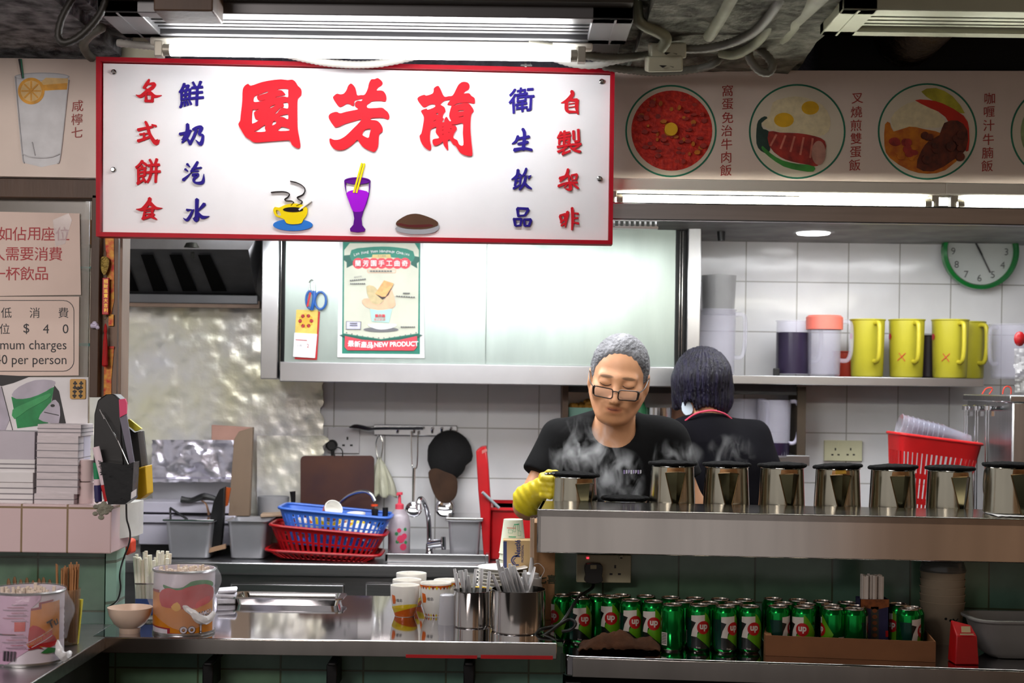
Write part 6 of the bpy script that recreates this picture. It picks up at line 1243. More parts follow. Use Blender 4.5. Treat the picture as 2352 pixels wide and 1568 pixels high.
bm = nb(); lathe(bm, [(.0, -.02), (.022, -.014), (.032, .004), (.031, .005), (.02, -.01), (0, -.015)], W(950, 1170, 5.44), 24, Matrix.Rotation(R(65), 3, 'X')); ob('bowl', bm, [CHROME], t)
bm = nb(); lathe(bm, [(0, -.02), (.03, -.012), (.038, .006), (.037, .007), (.028, -.008), (0, -.015)], W(1022, 1166, 5.44), 24, Matrix.Rotation(R(75), 3, 'X')); ob('ladle', bm, [CHROME], label='round steel ladle head hanging below the brown cap brim', cat_='ladle')
# cap
t = thing('baseball_cap', 'black cap with brown brim hanging on the hook rail', 'cap', W(1033, 1150, 5.46))
bm = nb(); bmesh.ops.create_uvsphere(bm, u_segments=28, v_segments=16, radius=1)
cc_ = W(1033, 1046, 5.49); k5 = 5.49 / F
for v in bm.verts:
    v.co = Vector((v.co.x * 52 * k5, v.co.y * .055, v.co.z * 58 * k5)); v.co.x += .004 * noise.noise(v.co * 40)
    if v.co.z < -.03: v.co.x = v.co.x * .9 - .008
    v.co += cc_
ob('crown', bm, [M('black_cotton', '0b0b0c', .9, 0, .3, 40, .2, 120)], t)
bm = nb(); poly(bm, [(984, 1085), (1000, 1075), (1020, 1082), (1048, 1096), (1050, 1130), (1040, 1148), (1024, 1155), (1006, 1148), (992, 1122)], pmap(5.45, .008), n=3); ob('brim', bm, [M('brown_suede', '3c281a', .9, 0, .25, 20)], t, bev=.002)
# rag
bm = nb(); nx, ny = 14, 20; g = []
for i in range(nx + 1):
    row = []
    for j in range(ny + 1):
        f = j / ny; wd_ = 4 + 26 * math.sin(min(1, f * 1.2) * 1.5); u = 872 + f * 8 + (i / nx - .5) * 2 * wd_; p = W(u, 1052 + 88 * f + 4 * math.sin(i), 5.48); p.y += .014 * math.sin(i * 1.3 + f * 2) * f; row.append(bm.verts.new(p))
    g.append(row)
for i in range(nx):
    for j in range(ny): bm.faces.new([g[i][j], g[i + 1][j], g[i + 1][j + 1], g[i][j + 1]])
o = ob('rag', bm, [M('greenish_white_cloth', 'c2c2ae', .85, 0, .15, 14, .3, 60)], label='greenish white rag hanging from the tongs beside the brown board', cat_='cloth'); md = o.modifiers.new('th', 'SOLIDIFY'); md.thickness = .004
# soap bottle
c = Vector((W(916, 1281, 5.25).x, 5.25, ZS)); q = pm(5.25); t = thing('soap_bottle', 'pink liquid soap bottle with red pump and flower print', 'bottle', c)
bm = nb(); hb = W(916, 1170, 5.25).z - ZS; lathe(bm, [(0, 0), (24 * q, 0), (25.5 * q, .004), (25.5 * q, hb * .72), (22 * q, hb * .88), (12 * q, hb), (9 * q, hb * 1.02), (0, hb * 1.02)], c, 32, sx=1.0); ob('bottle_body', bm, [M('clear_soap_plastic', 'd4c8d2', .12, 0, .05, trans=.3, alpha=.7)], t)
bm = nb(); lathe(bm, [(0, .002), (24 * q, .002), (24.5 * q, hb * .55), (0, hb * .55)], c, 28); ob('pink_soap', bm, [M('pink_soap', 'c07a98', .2, 0, .12, 5)], t)
bm = nb(); lathe(bm, [(0, hb), (10 * q, hb), (10 * q, hb + 12 * q), (4 * q, hb + 15 * q), (3 * q, hb + 34 * q), (7 * q, hb + 34 * q), (7 * q, hb + 40 * q), (0, hb + 40 * q)], c, 20); tube(bm, [c + Vector((0, 0, hb + 37 * q)), c + Vector((-4 * q, -12 * q, hb + 36 * q))], 3.2 * q, 8, 1); ob('pump', bm, [M('coral_red_plastic', 'd8485a', .35)], t)
bm = nb(); fm = cwrap(c, 25.5 * q, .001)
for x, y, r_, mi in ((6, 46, 9, 0), (12, 28, 8, 0), (14, 52, 7, 0), (2, 66, 5, 0), (16, 68, 4, 1), (-4, 58, 4, 1), (-2, 40, 4, 1), (18, 38, 4, 1)): poly(bm, circ(x * q, y * q, r_ * q, 10), fm, mi, thick=False, cut=.01)
ob('flower_print', bm, [M('print_rose', 'c83a5c', .4), M('print_leaf', '2e7a4c', .4)], t)
# taps
t = thing('tap', 'tall chrome tap with a cross handle in front of the tiles', 'tap', (W(972, 1285, 5.28).x, 5.28, ZS))
bm = nb(); tube(bm, [W(985, 1284, 5.28), W(986, 1240, 5.28), W(984, 1190, 5.27), W(976, 1158, 5.24), W(968, 1145, 5.2), W(962, 1150, 5.18), W(962, 1172, 5.17)], [.012, .0095, .009, .009, .009, .009, .011], 14, 5); ob('spout', bm, [CHROME], t)
bm = nb(); tube(bm, [W(986, 1250, 5.26), W(1016, 1246, 5.24)], .017, 16, 1); tube(bm, [W(1018, 1232, 5.23), W(1019, 1262, 5.23)], .009, 10, 1); lathe(bm, [(.02, 0), (.02, .01), (.013, .02), (.013, .05)], (W(986, 1284, 5.28).x, 5.28, ZS), 20); ob('valve', bm, [CHROME], t)
t = thing('tap', 'arched chrome tap with an orange ring over the blue basket', 'tap', (W(790, 1285, 5.42).x, 5.42, ZS))
bm = nb(); tube(bm, [W(752, 1284, 5.44), W(752, 1200, 5.42), W(768, 1170, 5.38), W(800, 1139, 5.34), W(832, 1128, 5.3), W(852, 1134, 5.28), W(861, 1150, 5.27)], .0075, 12, 6); ob('spout', bm, [CHROME], t)
bm = nb(); lathe(bm, [(.011, -.03), (.013, .0), (.011, .002)], W(861, 1170, 5.27), 16); ob('nozzle', bm, [MATB], t)
bm = nb(); lathe(bm, [(.0135, 0), (.0135, .007)], W(860, 1162, 5.27), 16); ob('orange_ring', bm, [M('orange_red', 'd84a20', .4)], t)
bm = nb(); tube(bm, [W(885, 1165, 5.3), W(884, 1190, 5.3), W(870, 1210, 5.3)], .011, 10, 3); ob('brush', bm, [BLACK], label='black brush handle sticking up between the basket and the soap bottle', cat_='brush')
# slotted baskets
def basket(label, c, w0, d0, w1, d1, h, m, tilt=(0, 0, 0), rows=2, nx=18, rimh=.012):
    """tapered basket; c = base centre; w0,d0 base size, w1,d1 rim size"""
    t = thing('plastic_basket', label, 'basket', c)
    bm = nb(); mt = Euler([R(a) for a in tilt]).to_matrix()
    def lp(f, n=nx): 
        w_, d_ = w0 + (w1 - w0) * f, d0 + (d1 - d0) * f; o = []
        for (xa, ya), (xb, yb), k in (((-1, -1), (1, -1), 2 * n), ((1, -1), (1, 1), 2 * (n * 2 // 3)), ((1, 1), (-1, 1), 2 * n), ((-1, 1), (-1, -1), 2 * (n * 2 // 3))):
            for i in range(k):
                s = i / k; x, y = xa + (xb - xa) * s, ya + (yb - ya) * s
                e = max(abs(x), abs(y)); rr_ = (abs(x) ** 8 + abs(y) ** 8) ** (1 / 8); o.append((x / rr_ * w_ / 2, y / rr_ * d_ / 2, h * f))
        return o
    fs = [0, .1]
    for r_ in range(rows): fs += [.1 + .8 * (r_ + .85) / rows, .1 + .8 * (r_ + 1) / rows]
    fs.append(1)
    rg = [[bm.verts.new(mt @ Vector(p)) for p in lp(f)] for f in fs]; N_ = len(rg[0])
    for k in range(len(rg) - 1):
        for i in range(N_):
            if k % 2 == 1 and i % 2 == 0 and k < len(rg) - 1 and k <= 2 * rows - 1: continue
            bm.faces.new([rg[k][i], rg[k][(i + 1) % N_], rg[k + 1][(i + 1) % N_], rg[k + 1][i]])
    bm.faces.new(rg[0])
    o = ob('basket_body', bm, [m], t, local=True, flat=True); md = o.modifiers.new('th', 'SOLIDIFY'); md.thickness = .0025
    bm = nb(); P = [mt @ Vector(p) for p in lp(1.0)][::2]; P = [(p * 1.0) for p in P]; tube(bm, P, .007, 8, 1, closed=True, flat=.8); ob('rim', bm, [m], t, local=True)
    return t, mt
BLUB = M('blue_basket_plastic', '3c6ed0', .35, 0, .08); REDB = M('red_basket_plastic', 'a80e16', .35, 0, .1)
yb = 5.14; q = pm(yb)
def bc(px, py, Y): return W(px, py, Y)
basket('lowest red basket, squashed flat on the steel counter under the other baskets', Vector((W(742, 1300, yb).x, yb + .06, ZS + .002)), 200 * q, .16, 262 * q, .22, .03, REDB, (0, 2.2, 0), 1)
basket('red slotted basket holding the blue basket of cups', Vector((W(748, 1292, yb).x, yb + .06, ZS + .016)), 205 * q, .16, 265 * q, .22, 62 * q, REDB, (0, 4.5, 0), 2)
B_, mt = basket('blue slotted basket full of printed tea cups on the sink counter', Vector((W(762, 1252, yb).x, yb + .06, ZS + .05)), 190 * q, .16, 255 * q, .22, 80 * q, BLUB, (0, 4.5, 0), 3)
random.seed(5)
bl = Vector(B_.location)
def bcup(label, off, rot, sz, style):
    r = sz; t = thing('tea_cup', label, 'cup', bl + mt @ Vector(off), 'cups in the blue basket')
    m = Euler([R(a) for a in rot]).to_matrix(); h = r * 1.9
    bm = nb(); lathe(bm, [(0, 0), (r * .6, 0), (r * .72, h * .12), (r * .95, h * .5), (r, h), (r * .94, h), (r * .88, h * .5), (0, h * .15)], (0, 0, 0), 28, m); ob('cup_body', bm, [CUPW], t, local=True)
    bm = nb(); lathe(bm, [(r * (.97 + .005), h * .55), (r * 1.005, h * .93)] if style else [(r * .74, h * .12), (r * .9, h * .36)], (0, 0, 0), 28, m); ob('orange_band', bm, [CORG if style != 2 else CYEL], t, local=True)
for k in range(10):
    bcup('white and orange cup lying in the blue basket among the others', (-.115 + .0255 * k, -.02 + .025 * (k % 2), .02 + .012 * (k % 3)), (random.uniform(-25, 25), random.uniform(-30, 30), 0), .034, k % 3)
bcup('white cup with orange checks tipped on top of the blue basket', (-.03, -.01, .105), (50, 40, 0), .034, 1)
bcup('white cup with a red band standing highest at the far side of the blue basket', (.075, .01, .06), (5, 0, 0), .034, 1)
# red bin
t = thing('red_bin', 'red plastic bin with its lid standing open beside the covered steel pan', 'bin', (W(1170, 1300, 5.25).x, 5.3, ZS))
bm = nb(); yb2 = 5.22; a, b = W(1128, 1165, yb2), W(1232, 1165, yb2)
for z0_, z1_, g_ in ((ZS, a.z, .0), (a.z - .014, a.z, .008)):
    box(bm, (a.x - g_, yb2 - g_, z0_), (b.x + g_, yb2 + .2 + g_, z1_))
ob('bin_body', bm, [REDB], t, bev=.008)
bm = nb(); a_, b_ = W(1128, 1147, 5.43), W(1232, 1166, 5.43); box(bm, (a_.x, 5.42, ZS), (b_.x, 5.43, a_.z)); ob('bin_back', bm, [REDB], t)
bm = nb(); poly(bm, [(1095, 1032), (1106, 1024), (1118, 1022), (1122, 1060), (1128, 1150), (1126, 1282), (1114, 1282), (1100, 1120)], pmap(5.3, .12)); ob('bin_lid', bm, [REDB], t, bev=.006)
bm = nb(); poly(bm, [(1107, 1034), (1118, 1030), (1119, 1036), (1107, 1042)], pmap(5.18, .001)); ob('scuffed_label', bm, [M('scuffed_label', 'a8605c', .6)], t)
bm = nb(); tube(bm, [W(1108, 1130, 5.16), W(1146, 1166, 5.19)], .0055, 10, 1); ob('rod', bm, [M('grey_plastic_rod', '9aa4a8', .4)], label='grey rod resting across the open red bin', cat_='rod')
# recess shelf behind the two people: dark frame with packs and jugs
yr = 5.35
t = thing('dish_rack', 'dark framed shelf rack on the tiles behind the two people', 'rack', W(1570, 1052, yr))
bm = nb(); bpx(bm, 1290, 880, 1306, 1058, yr, .18); ob('side_post', bm, [M('brown_post', '6a5444', .6, 0, .2)], t)
bm = nb(); bpx(bm, 1830, 888, 1852, 1062, yr, .18); ob('side_post', bm, [M('dark_olive_post', '3c3022', .6, 0, .4, 6)], t)
bm = nb(); bpx(bm, 1286, 1046, 1860, 1062, yr - .02, .2); ob('rack_shelf', bm, [STEEL], t, bev=.002)
bm = nb(); bpx(bm, 1306, 882, 1830, 900, yr + .02, .16); ob('top_rail', bm, [M('shade_grey', '4a4a4c', .6)], t)
zr = W(1570, 1046, yr).z
def rk(px, Y=yr + .05): return Vector((W(px, 1046, Y).x, Y, zr))
t = thing('food_bowl', 'mint bowl of brown snacks glimpsed over the shoulder of the man', 'bowl', rk(1345)); c = Vector(t.location); k5 = pm(c.y)
bm = nb(); lathe(bm, [(0, 0), (30 * k5, 0), (48 * k5, 106 * k5), (46 * k5, 106 * k5), (28 * k5, .01), (0, .01)], (0, 0, 0), 28); ob('bowl', bm, [M('mint_enamel', '8ab8a8', .35, 0, .08)], t, local=True)
bm = nb()
for k in range(26): a = random.uniform(0, 6.28); d = 40 * k5 * random.random() ** .5; ball(bm, (d * math.cos(a), d * math.sin(a), 108 * k5 + random.uniform(-4, 14) * k5 * (1 - d / (60 * k5))), random.uniform(5, 10) * k5, 7)
ob('brown_snacks', bm, [M('brown_snack', '9a6a1e', .7, 0, .4, 30)], t, local=True, kind='stuff')
bm = nb(); c = rk(1470); lathe(bm, [(0, 0), (16 * k5, 0), (16 * k5, 100 * k5), (8 * k5, 120 * k5), (8 * k5, 132 * k5), (0, 132 * k5)], c, 20); ob('green_bottle', bm, [M('green_cap_plastic', '3a9a64', .4)], label='slim green bottle beside the right cheek of the man', cat_='bottle')
bm = nb(); c = rk(1512); lathe(bm, [(0, 0), (34 * k5, 0), (34 * k5, 108 * k5), (32 * k5, 108 * k5), (32 * k5, .01), (0, .01)], c, 32); ob('steel_pot', bm, [POLISH], label='steel pot on the rack between the two people', cat_='pot')
bm = nb(); c = rk(1575, yr + .08); box(bm, (c.x - 35 * k5, c.y - .03, c.z), (c.x + 20 * k5, c.y + .03, c.z + 108 * k5)); ob('brown_box', bm, [M('brown_carton', '7a5440', .7, 0, .15)], label='brown carton on the rack beside the steel pot', cat_='box')
def rjug(label, px, Y, w, h, liq):
    c = rk(px, Y); q = pm(Y); t = thing('clear_jug', label, 'jug', c, 'jugs on the rack'); r1 = w / 2 * q; hh = h * q
    bm = nb(); lathe(bm, [(0, 0), (r1 * .92, 0), (r1, hh), (r1 - .002, hh), (r1 * .9, .006), (0, .006)], (0, 0, 0), 32); ob('body', bm, [CLR], t, local=True)
    bm = nb(); tube(bm, [(r1 - .003, 0, hh * .97), (r1 + .02, 0, hh * .97), (r1 + .03, 0, hh * .85), (r1 + .028, 0, hh * .4), (r1 + .015, 0, hh * .25), (r1 - .008, 0, hh * .24)], .008, 10, 4); ob('handle', bm, [M('milky_handle', 'b8b4c8', .35, 0, .05)], t, local=True)
    bm = nb(); lathe(bm, [(0, .007), (r1 * .925, .007), (r1 * .95, hh * liq), (0, hh * liq)], (0, 0, 0), 28); ob('dark_liquid', bm, [DRK], t, local=True)
rjug('clear jug with dark tea and a large bent handle beside the woman', 1776, yr + .02, 78, 130, .25)
rjug('clear jug half hidden between the woman and the other rack jug', 1706, yr + .08, 74, 130, .3)
# red basket with cups, urn, plastic bag
t = thing('plastic_basket', 'bright red slotted basket holding stacked clear cups by the urn', 'basket', W(2150, 1290, 4.9))
zz_ = 1.0; cb = Vector((W(2112, 1200, 4.85).x, 4.86, .957))
bpy.data.objects.remove(t)
bm = nb(); box(bm, (W(1850, 1200, 4.85).x, 4.42, 0), (2.35, 5.5, .955)); ob('steel_bench', bm, [STEEL], label='steel bench behind the teapots carrying the red basket and urn', cat_='bench', bev=.004)
q = pm(4.85)
T_, mt2 = basket('bright red slotted basket holding stacked clear cups by the urn', cb, 110 * q, .12, 190 * q, .2, W(2100, 990, 4.78).z - .98, M('bright_red_basket', 'c81a1e', .35, 0, .08), (0, 6.5, 0), 4, 16)
CLC = M('clear_cup_plastic', 'c8c8da', .12, 0, .05, trans=.4, alpha=.45)
for k in range(9):
    a = W(2066 + 11.5 * k, 978 + 3 * k, 4.84); t = thing('plastic_cup', 'first clear cup of the sideways stack in the red basket' if k == 0 else 'clear cup nested in the sideways stack above the red basket', 'plastic cup', a, 'stacked clear cups')
    bm = nb(); lathe(bm, [(.0425, -.002), (.0435, 0), (.041, .003), (.031, .1), (0, .1)], (0, 0, 0), 28, Matrix.Rotation(R(104), 3, 'Y')); ob('cup', bm, [CLC], t, local=True)
xu = 1.62; zu_ = W(2330, 908, 4.6).z
t = thing('water_urn', 'tall steel water urn with three slim tap pipes on its side', 'urn', (xu + .25, 4.83, .955))
bm = nb(); box(bm, (xu, 4.6, .955), (2.2, 5.06, zu_ - .02)); ob('tank', bm, [STEELV], t, bev=.006)
bm = nb(); box(bm, (xu - .012, 4.59, zu_ - .022), (2.2, 5.07, zu_)); ob('lid', bm, [STEEL], t, bev=.003)
for k, u in enumerate((2219, 2243, 2268)):
    xt = 1.575; yt = xt * F / (u - 1174 + .014 * 60); c = W(u, 940, yt); bm = nb()
    for s in (-1, 1): tube(bm, [c + Vector((s * .004, 0, 0)), Vector((c.x + s * .004, c.y, .957))], .0026, 8, 1)
    ob('tap_pipe', bm, [CHROME], t)
    bm = nb(); lathe(bm, [(0, -.002), (.013, -.002), (.013, .012), (.008, .015), (0, .015)], c, 18); tube(bm, [c + Vector((0, 0, .004)), Vector((xu + .002, c.y, c.z + .004))], .007, 8, 1); obox(bm, c + Vector((.016, -.004, -.014)), (.011, .011, .016)); ob('tap_valve', bm, [CHROME], t)
for lb, P in (('red wire loop standing on the urn lid, nearer the tap pipes', [(2256, 905), (2264, 893), (2276, 890), (2279, 895), (2272, 905)]), ('red wire loop standing on the urn lid, farther from the tap pipes', [(2303, 905), (2306, 892), (2314, 887), (2322, 892), (2322, 905)])):
    bm = nb(); tube(bm, [W(*p, 4.93) for p in P], .0022, 8, 4); ob('wire_loop', bm, [M('red_wire', 'd8402c', .4)], label=lb, cat_='wire loop')
crumple('clear_bag', 'crinkled clear plastic bag on top of the urn', 'bag', 2330, 800, 2430, 905, 4.86, .03, M('crinkly_clear_bag', 'd8d8d4', .15, 0, .1, alpha=.35, bump=.8, bs=25), seed=8, nx=20, ny=24, fr=16)
bm = nb(); ball(bm, W(2342, 778, 4.88), (.02, .012, .026), 12); ob('red_valve', bm, [M('dark_red_plastic', '9c1418', .35)], label='dark red knob above the clear bag at the shelf end', cat_='knob')
# ================================================================ TEAPOTS
POTS = M('tea_stained_steel', 'aca898', .17, 1, .15, 5, .05, 14, stretch=(2, 2, .4)); SEAM = M('pot_seam', '5e4a30', .35, .9, .3, 30); SOCK = M('wet_black_cloth', '040404', .9, 0, .4, 60, .4, 90, spec=.12)
def teapot(label, px, Y, h, rot, tilt=0, spout=True, rb=.0655, rt=.0575, handle=True, z=None):
    c = Vector((W(px, 1080, Y).x, Y, (ZT if z is None else z) + .001)); t = thing('teapot', label, 'teapot', c, 'steel teapots', rot)
    bm = nb(); rr_ = lambda v: rb + (rt - rb) * v / h
    lathe(bm, [(0, 0), (rb - .004, 0), (rb, .004), (rr_(h * .5), h * .5), (rt, h - .004), (rt + .002, h - .002), (rt + .002, h), (rt - .001, h), (rb - .004, .008), (0, .006)], (0, 0, 0), 56); ob('body', bm, [POTS], t, local=True)
    if spout:
        bm = nb(); zt_, zb_ = h - .018, h - .118; wt = .0235
        ps = lambda s, z, d=0.: Vector((s, -math.sqrt(max(1e-6, (rr_(z) + d) ** 2 - s * s)), z))
        tip = Vector((0, -(rt + .026), zt_ + .004)); n_ = 8; Lp = []; Rp = []; Mp = []
        for k in range(n_ + 1):
            f = k / n_; z_ = zt_ + (zb_ - zt_) * f; s = wt * (1 - f) ** .85 + .0035 * (1 - f * .2)
            Lp.append(bm.verts.new(ps(-s, z_, .0012))); Rp.append(bm.verts.new(ps(s, z_, .0012))); m_ = tip.lerp(ps(0, zb_, .003), f); Mp.append(bm.verts.new(m_))
        for k in range(n_): bm.faces.new([Lp[k], Mp[k], Mp[k + 1], Lp[k + 1]]); bm.faces.new([Mp[k], Rp[k], Rp[k + 1], Mp[k + 1]])
        bm.faces.new([Lp[-1], Mp[-1], Rp[-1]])
        pts = [v.co.copy() for v in Lp] + [v.co.copy() for v in Rp[::-1]]
        ob('spout', bm, [M('spout_reflection_steel', '5c5a44', .2, 1, .2, 8)], t, local=True)  # dark green reflection is put into the spout colour
        bm = nb(); tube(bm, pts, .0016, 6, 1); tube(bm, [pts[0], tip, pts[-1]], .0014, 6, 2); ob('spout_seam', bm, [SEAM], t, local=True)
        bm = nb(); poly(bm, [(-.024, h - .016), (.024, h - .016), (.022, h - .005), (-.022, h - .005)], lambda u, v, w: Vector((u, -math.sqrt(rr_(v) ** 2 - u * u) - .0008, v)), thick=False, cut=.008); ob('copper_stain', bm, [M('tea_stain', '9c744c', .35, .7, .3, 60)], t, local=True)
    tm = Euler((R(tilt * .3), R(tilt), 0)).to_matrix()
    bm = nb(); n_ = 40; pts = []
    for k in range(n_):
        a = 2 * math.pi * k / n_; p = tm @ Vector(((rt + .0045) * math.cos(a), (rt + .0045) * math.sin(a), .004 + .0018 * noise.noise((3 * math.cos(a), 3 * math.sin(a), px)))); p.z += h; pts.append(p)
    tube(bm, pts, .0048, 8, 1, closed=True)
    ctr = bm.verts.new(tm @ Vector((0, 0, .013)) + Vector((0, 0, h))); rg = []
    for f in (.95, .6):
        rg.append([bm.verts.new(tm @ Vector(((rt + .003) * f * math.cos(2 * math.pi * k / n_), (rt + .003) * f * math.sin(2 * math.pi * k / n_), .006 + .007 * (1 - f) * 2 + .002 * noise.noise((k * .5, f * 9, px)))) + Vector((0, 0, h))) for k in range(n_)])
    for k in range(n_): bm.faces.new([rg[0][k], rg[0][(k + 1) % n_], rg[1][(k + 1) % n_], rg[1][k]]); bm.faces.new([rg[1][k], rg[1][(k + 1) % n_], ctr])
    ob('tea_sock', bm, [SOCK], t, local=True)
    bm = nb(); tube(bm, [(rt * math.cos(a) * 1.03, rt * math.sin(a) * 1.03, h - .001) for a in np.linspace(0, 2 * math.pi, 40, endpoint=False)], .0015, 6, 1, closed=True); ob('rim_wire', bm, [CHROME], t, local=True)
    if handle:
        bm = nb(); tube(bm, [(0, rt, h * .9), (0, rt + .03, h * .92), (0, rt + .04, h * .75), (0, rt + .038, h * .35), (0, rb, h * .25)], .006, 10, 5); ob('handle', bm, [POTS], t, local=True)
    return t
Yl = lambda px: 3.872 - (px - 1240) * .00006
for px, lb, rot, tl in ((1545, 'first upright teapot beside the man, spout facing the viewer', 2, 0), (1669, 'second teapot from the man, in front of the woman', -3, 0), (1796, 'third teapot from the man, at the hip of the woman', 10, -1), (1924, 'fourth teapot from the man, with yellow print above its spout', -4, -3), (2051, 'fifth teapot from the man, below the red basket edge', 6, -2), (2182, 'sixth teapot from the man, in front of the tap pipes', 14, 0)):
    tp = teapot(lb, px, Yl(px), .184, rot, tl)
    if px == 1924:
        bm = nb(); poly(bm, [(-.016, .170), (.014, .172), (.012, .181), (-.015, .180)], lambda u, v, w: Vector((u, -.0596 - .001 * w, v)), cut=.006); ob('yellow_print', bm, [GOLD], tp, local=True)
tp = teapot('teapot standing nearest the viewer on a white napkin by the urn', 2316, 3.60, .118, 16, 0, rb=.0605, rt=.0555, z=ZU)
tp = teapot('teapot held by a yellow glove, wide wire rim and steam rising', 1322, 3.86, .150, 25, 1.5, handle=False)
bm = nb(); tube(bm, [(-.058, 0, .156), (-.085, -.01, .158), (-.098, -.012, .158)], .0035, 8, 3); ob('wire_handle', bm, [CHROME], tp, local=True)
teapot('low teapot sunk in the well, only its dark rim showing', 1437, 3.88, .086, 0, 0, spout=False, handle=False)
t = None; bm = nb(); N_ = 18
g = [[bm.verts.new(Vector((W(2262 + 95 * i / N_, 1164 + 20 * j / 6, 3.6).x, 3.50 + .1 * j / 6, ZU + .0012 + .0025 * abs(noise.noise((i * .7, j * .6, 0))))) ) for j in range(7)] for i in range(N_ + 1)]
for i in range(N_):
    for j in range(6): bm.faces.new([g[i][j], g[i + 1][j], g[i + 1][j + 1], g[i][j + 1]])
ob('napkin', bm, [PAPER], label='crumpled white napkin under the teapot at the urn end', cat_='napkin')
# ================================================================ GREEN SODA CANS
CG = M('green_can_metal', '0a8a38', .18, .85, .12, 6); CDK = M('can_dark_teal', '0c3a30', .25, .4, .2); CLM = M('can_lime', '5c9c14', .3, .2, .12); CWH = M('can_white', 'd4ccc4', .35, .1, .04); CRD = M('can_red', 'b01418', .3, .2, .08); CLID = M('can_lid', 'b0a8a0', .2, 1, .2, 30); CBK = M('can_black', '101614', .3)
CRr, CRh = .0287, .1125
def mk_can():
    t = thing('soda_can', 'x', 'soda can', (0, 0, 0), 'green soda cans')
    r, h = CRr, CRh
    bm = nb(); lathe(bm, [(0, .004), (r * .7, .002), (r * .76, 0), (r * .86, .004), (r, .012), (r, h * .86), (r * .985, h * .885), (r * .84, h * .965), (r * .82, h * .975)], (0, 0, 0), 40, mis=[1, 1, 1, 0, 0, 0, 0, 0]); ob('body', bm, [CG, CLID], t, local=True)
    bm = nb(); lathe(bm, [(r * .82, h * .972), (r * .85, h * .985), (r * .84, h), (r * .79, h), (r * .77, h * .975), (r * .7, h * .972), (0, h * .975)], (0, 0, 0), 40); ob('lid', bm, [CLID], t, local=True)
    bm = nb(); obox(bm, (.004, -.003, h * .979), (.018, .011, .0014), (0, 0, 20)); ob('pull_tab', bm, [CLID], t, local=True)
    k = .000229 * .98; zc_ = lambda P: [((x - 1820) * k, (1180 - y) * k + .003) for x, y in P]
    fm = lambda u, v, w: Vector(((r + .0004) * math.sin(u / r), -(r + .0004) * math.cos(u / r), v))
    def f2(e): return lambda u, v, w: Vector(((r + e) * math.sin(u / r), -(r + e) * math.cos(u / r), v))
    bm = nb()
    poly(bm, zc_([(1560, 830), (1705, 830), (1705, 1150), (1640, 1150)]), f2(.0003), 0, thick=False, cut=.006)
    poly(bm, zc_([(1860, 760), (1900, 800), (2010, 960), (1940, 1160), (1770, 1025), (1850, 860)]), f2(.0004), 1, thick=False, cut=.006)
    poly(bm, zc_([(1705, 1022), (1770, 1025), (1910, 1150), (1880, 1160), (1705, 1150)]), f2(.0005), 2, thick=False, cut=.006)
    poly(bm, zc_([(1705, 850), (1765, 870), (1725, 960), (1705, 1000)]), f2(.0005), 2, thick=False, cut=.006)
    poly(bm, zc_([(1706, 798), (1858, 788), (1858, 850), (1815, 905), (1780, 980), (1772, 1028), (1706, 1022), (1722, 950), (1762, 870), (1706, 855)]), f2(.0007), 3, n=1, thick=False, cut=.006)
    poly(bm, zc_(circ(1846, 925, 72, 28)), f2(.0009), 4, thick=False, cut=.006)
    txt(bm, 'up', *zc_([(1846, 928)])[0], .022, f2(.0012), 3, up=True, bold=.035, shear=0, sx=.9, cut=.006)
    txt(bm, 'free', *zc_([(1790, 1140)])[0], .0065, f2(.0012), 3, up=True, cut=.005)
    poly(bm, [(x + math.pi * r * 1.06, y) for x, y in zc_([(1640, 990), (1720, 990), (1720, 1130), (1640, 1130)])], f2(.0006), 3, thick=False, cut=.006)
    for j in range(7): poly(bm, [(x + math.pi * r * 1.06, y) for x, y in zc_([(1648, 1000 + 17 * j), (1712, 1000 + 17 * j), (1712, 1008 + 17 * j), (1648, 1008 + 17 * j)])], f2(.0008), 2, thick=False, cut=.006)
    ob('label_print', bm, [CDK, CLM, CBK, CWH, CRD], t, local=True)
    return t
cans = [(1292, 1366, -62, 'soda can nearest the larger cutlery tub, its red disc at the edge'), (1334, 1372, 8, 'soda can partly crossed by the black plug cord, red disc showing'), (1372, 1366, 120, 'soda can under the plug socket with no seven showing'), (1405, 1369, -18, 'soda can in shade just above the brown cloth, half hidden by its neighbour'), (1450, 1377, 6, 'soda can with full red disc rising behind the brown cloth'), (1501, 1380, -14, 'soda can between the disc can and the barcode can above the brown cloth'), (1545, 1387, 182, 'soda can turned to show its white barcode'), (1606, 1388, 4, 'soda can just beside the barcode can, label facing the viewer'), (1666, 1391, 24, 'middle can of the three standing in front of the cardboard tray end'), (1722, 1391, 2, 'soda can touching the cardboard tray corner, label facing the viewer'),
    (1787, 1391, 62, 'first front can inside the cardboard tray, small seven at its edge'), (1846, 1393, -28, 'second front can inside the cardboard tray, red disc showing'), (1914, 1396, -95, 'third front can inside the cardboard tray, lime corner showing'), (1962, 1397, 140, 'plain green can beside the straw box in the cardboard tray'), (2087, 1397, 52, 'can at the far end of the cardboard tray beside the cup stack')]
rows = [(1428, 1366), (1484, 1368), (1541, 1371), (1597, 1373), (1655, 1375), (1711, 1377), (1572, 1380), (1630, 1383), (1686, 1384), (1326, 1362), (1776, 1374), (1833, 1377), (1890, 1380), (1946, 1383), (1800, 1384), (1852, 1386), (1908, 1389), (1966, 1391), (2064, 1386), (2096, 1394)]
k0 = mk_can(); zlid = ZL + CRh
def cpos(px, ly): Y = YZ(px, ly, zlid); return Vector((W(px, ly, Y).x, Y, ZL + .0005))
for i, (px, ly, rt_, lb) in enumerate(cans):
    o = k0 if i == 0 else dup(k0, cpos(px, ly), rot=rt_)
    o.location = cpos(px, ly); o.rotation_euler.z = R(rt_); o['label'] = lb
random.seed(21)
for px, ly in rows:
    dup(k0, cpos(px, ly), 'green soda can in the rear rows, only its lid and shoulder visible', 'rear green soda cans', random.uniform(60, 300))
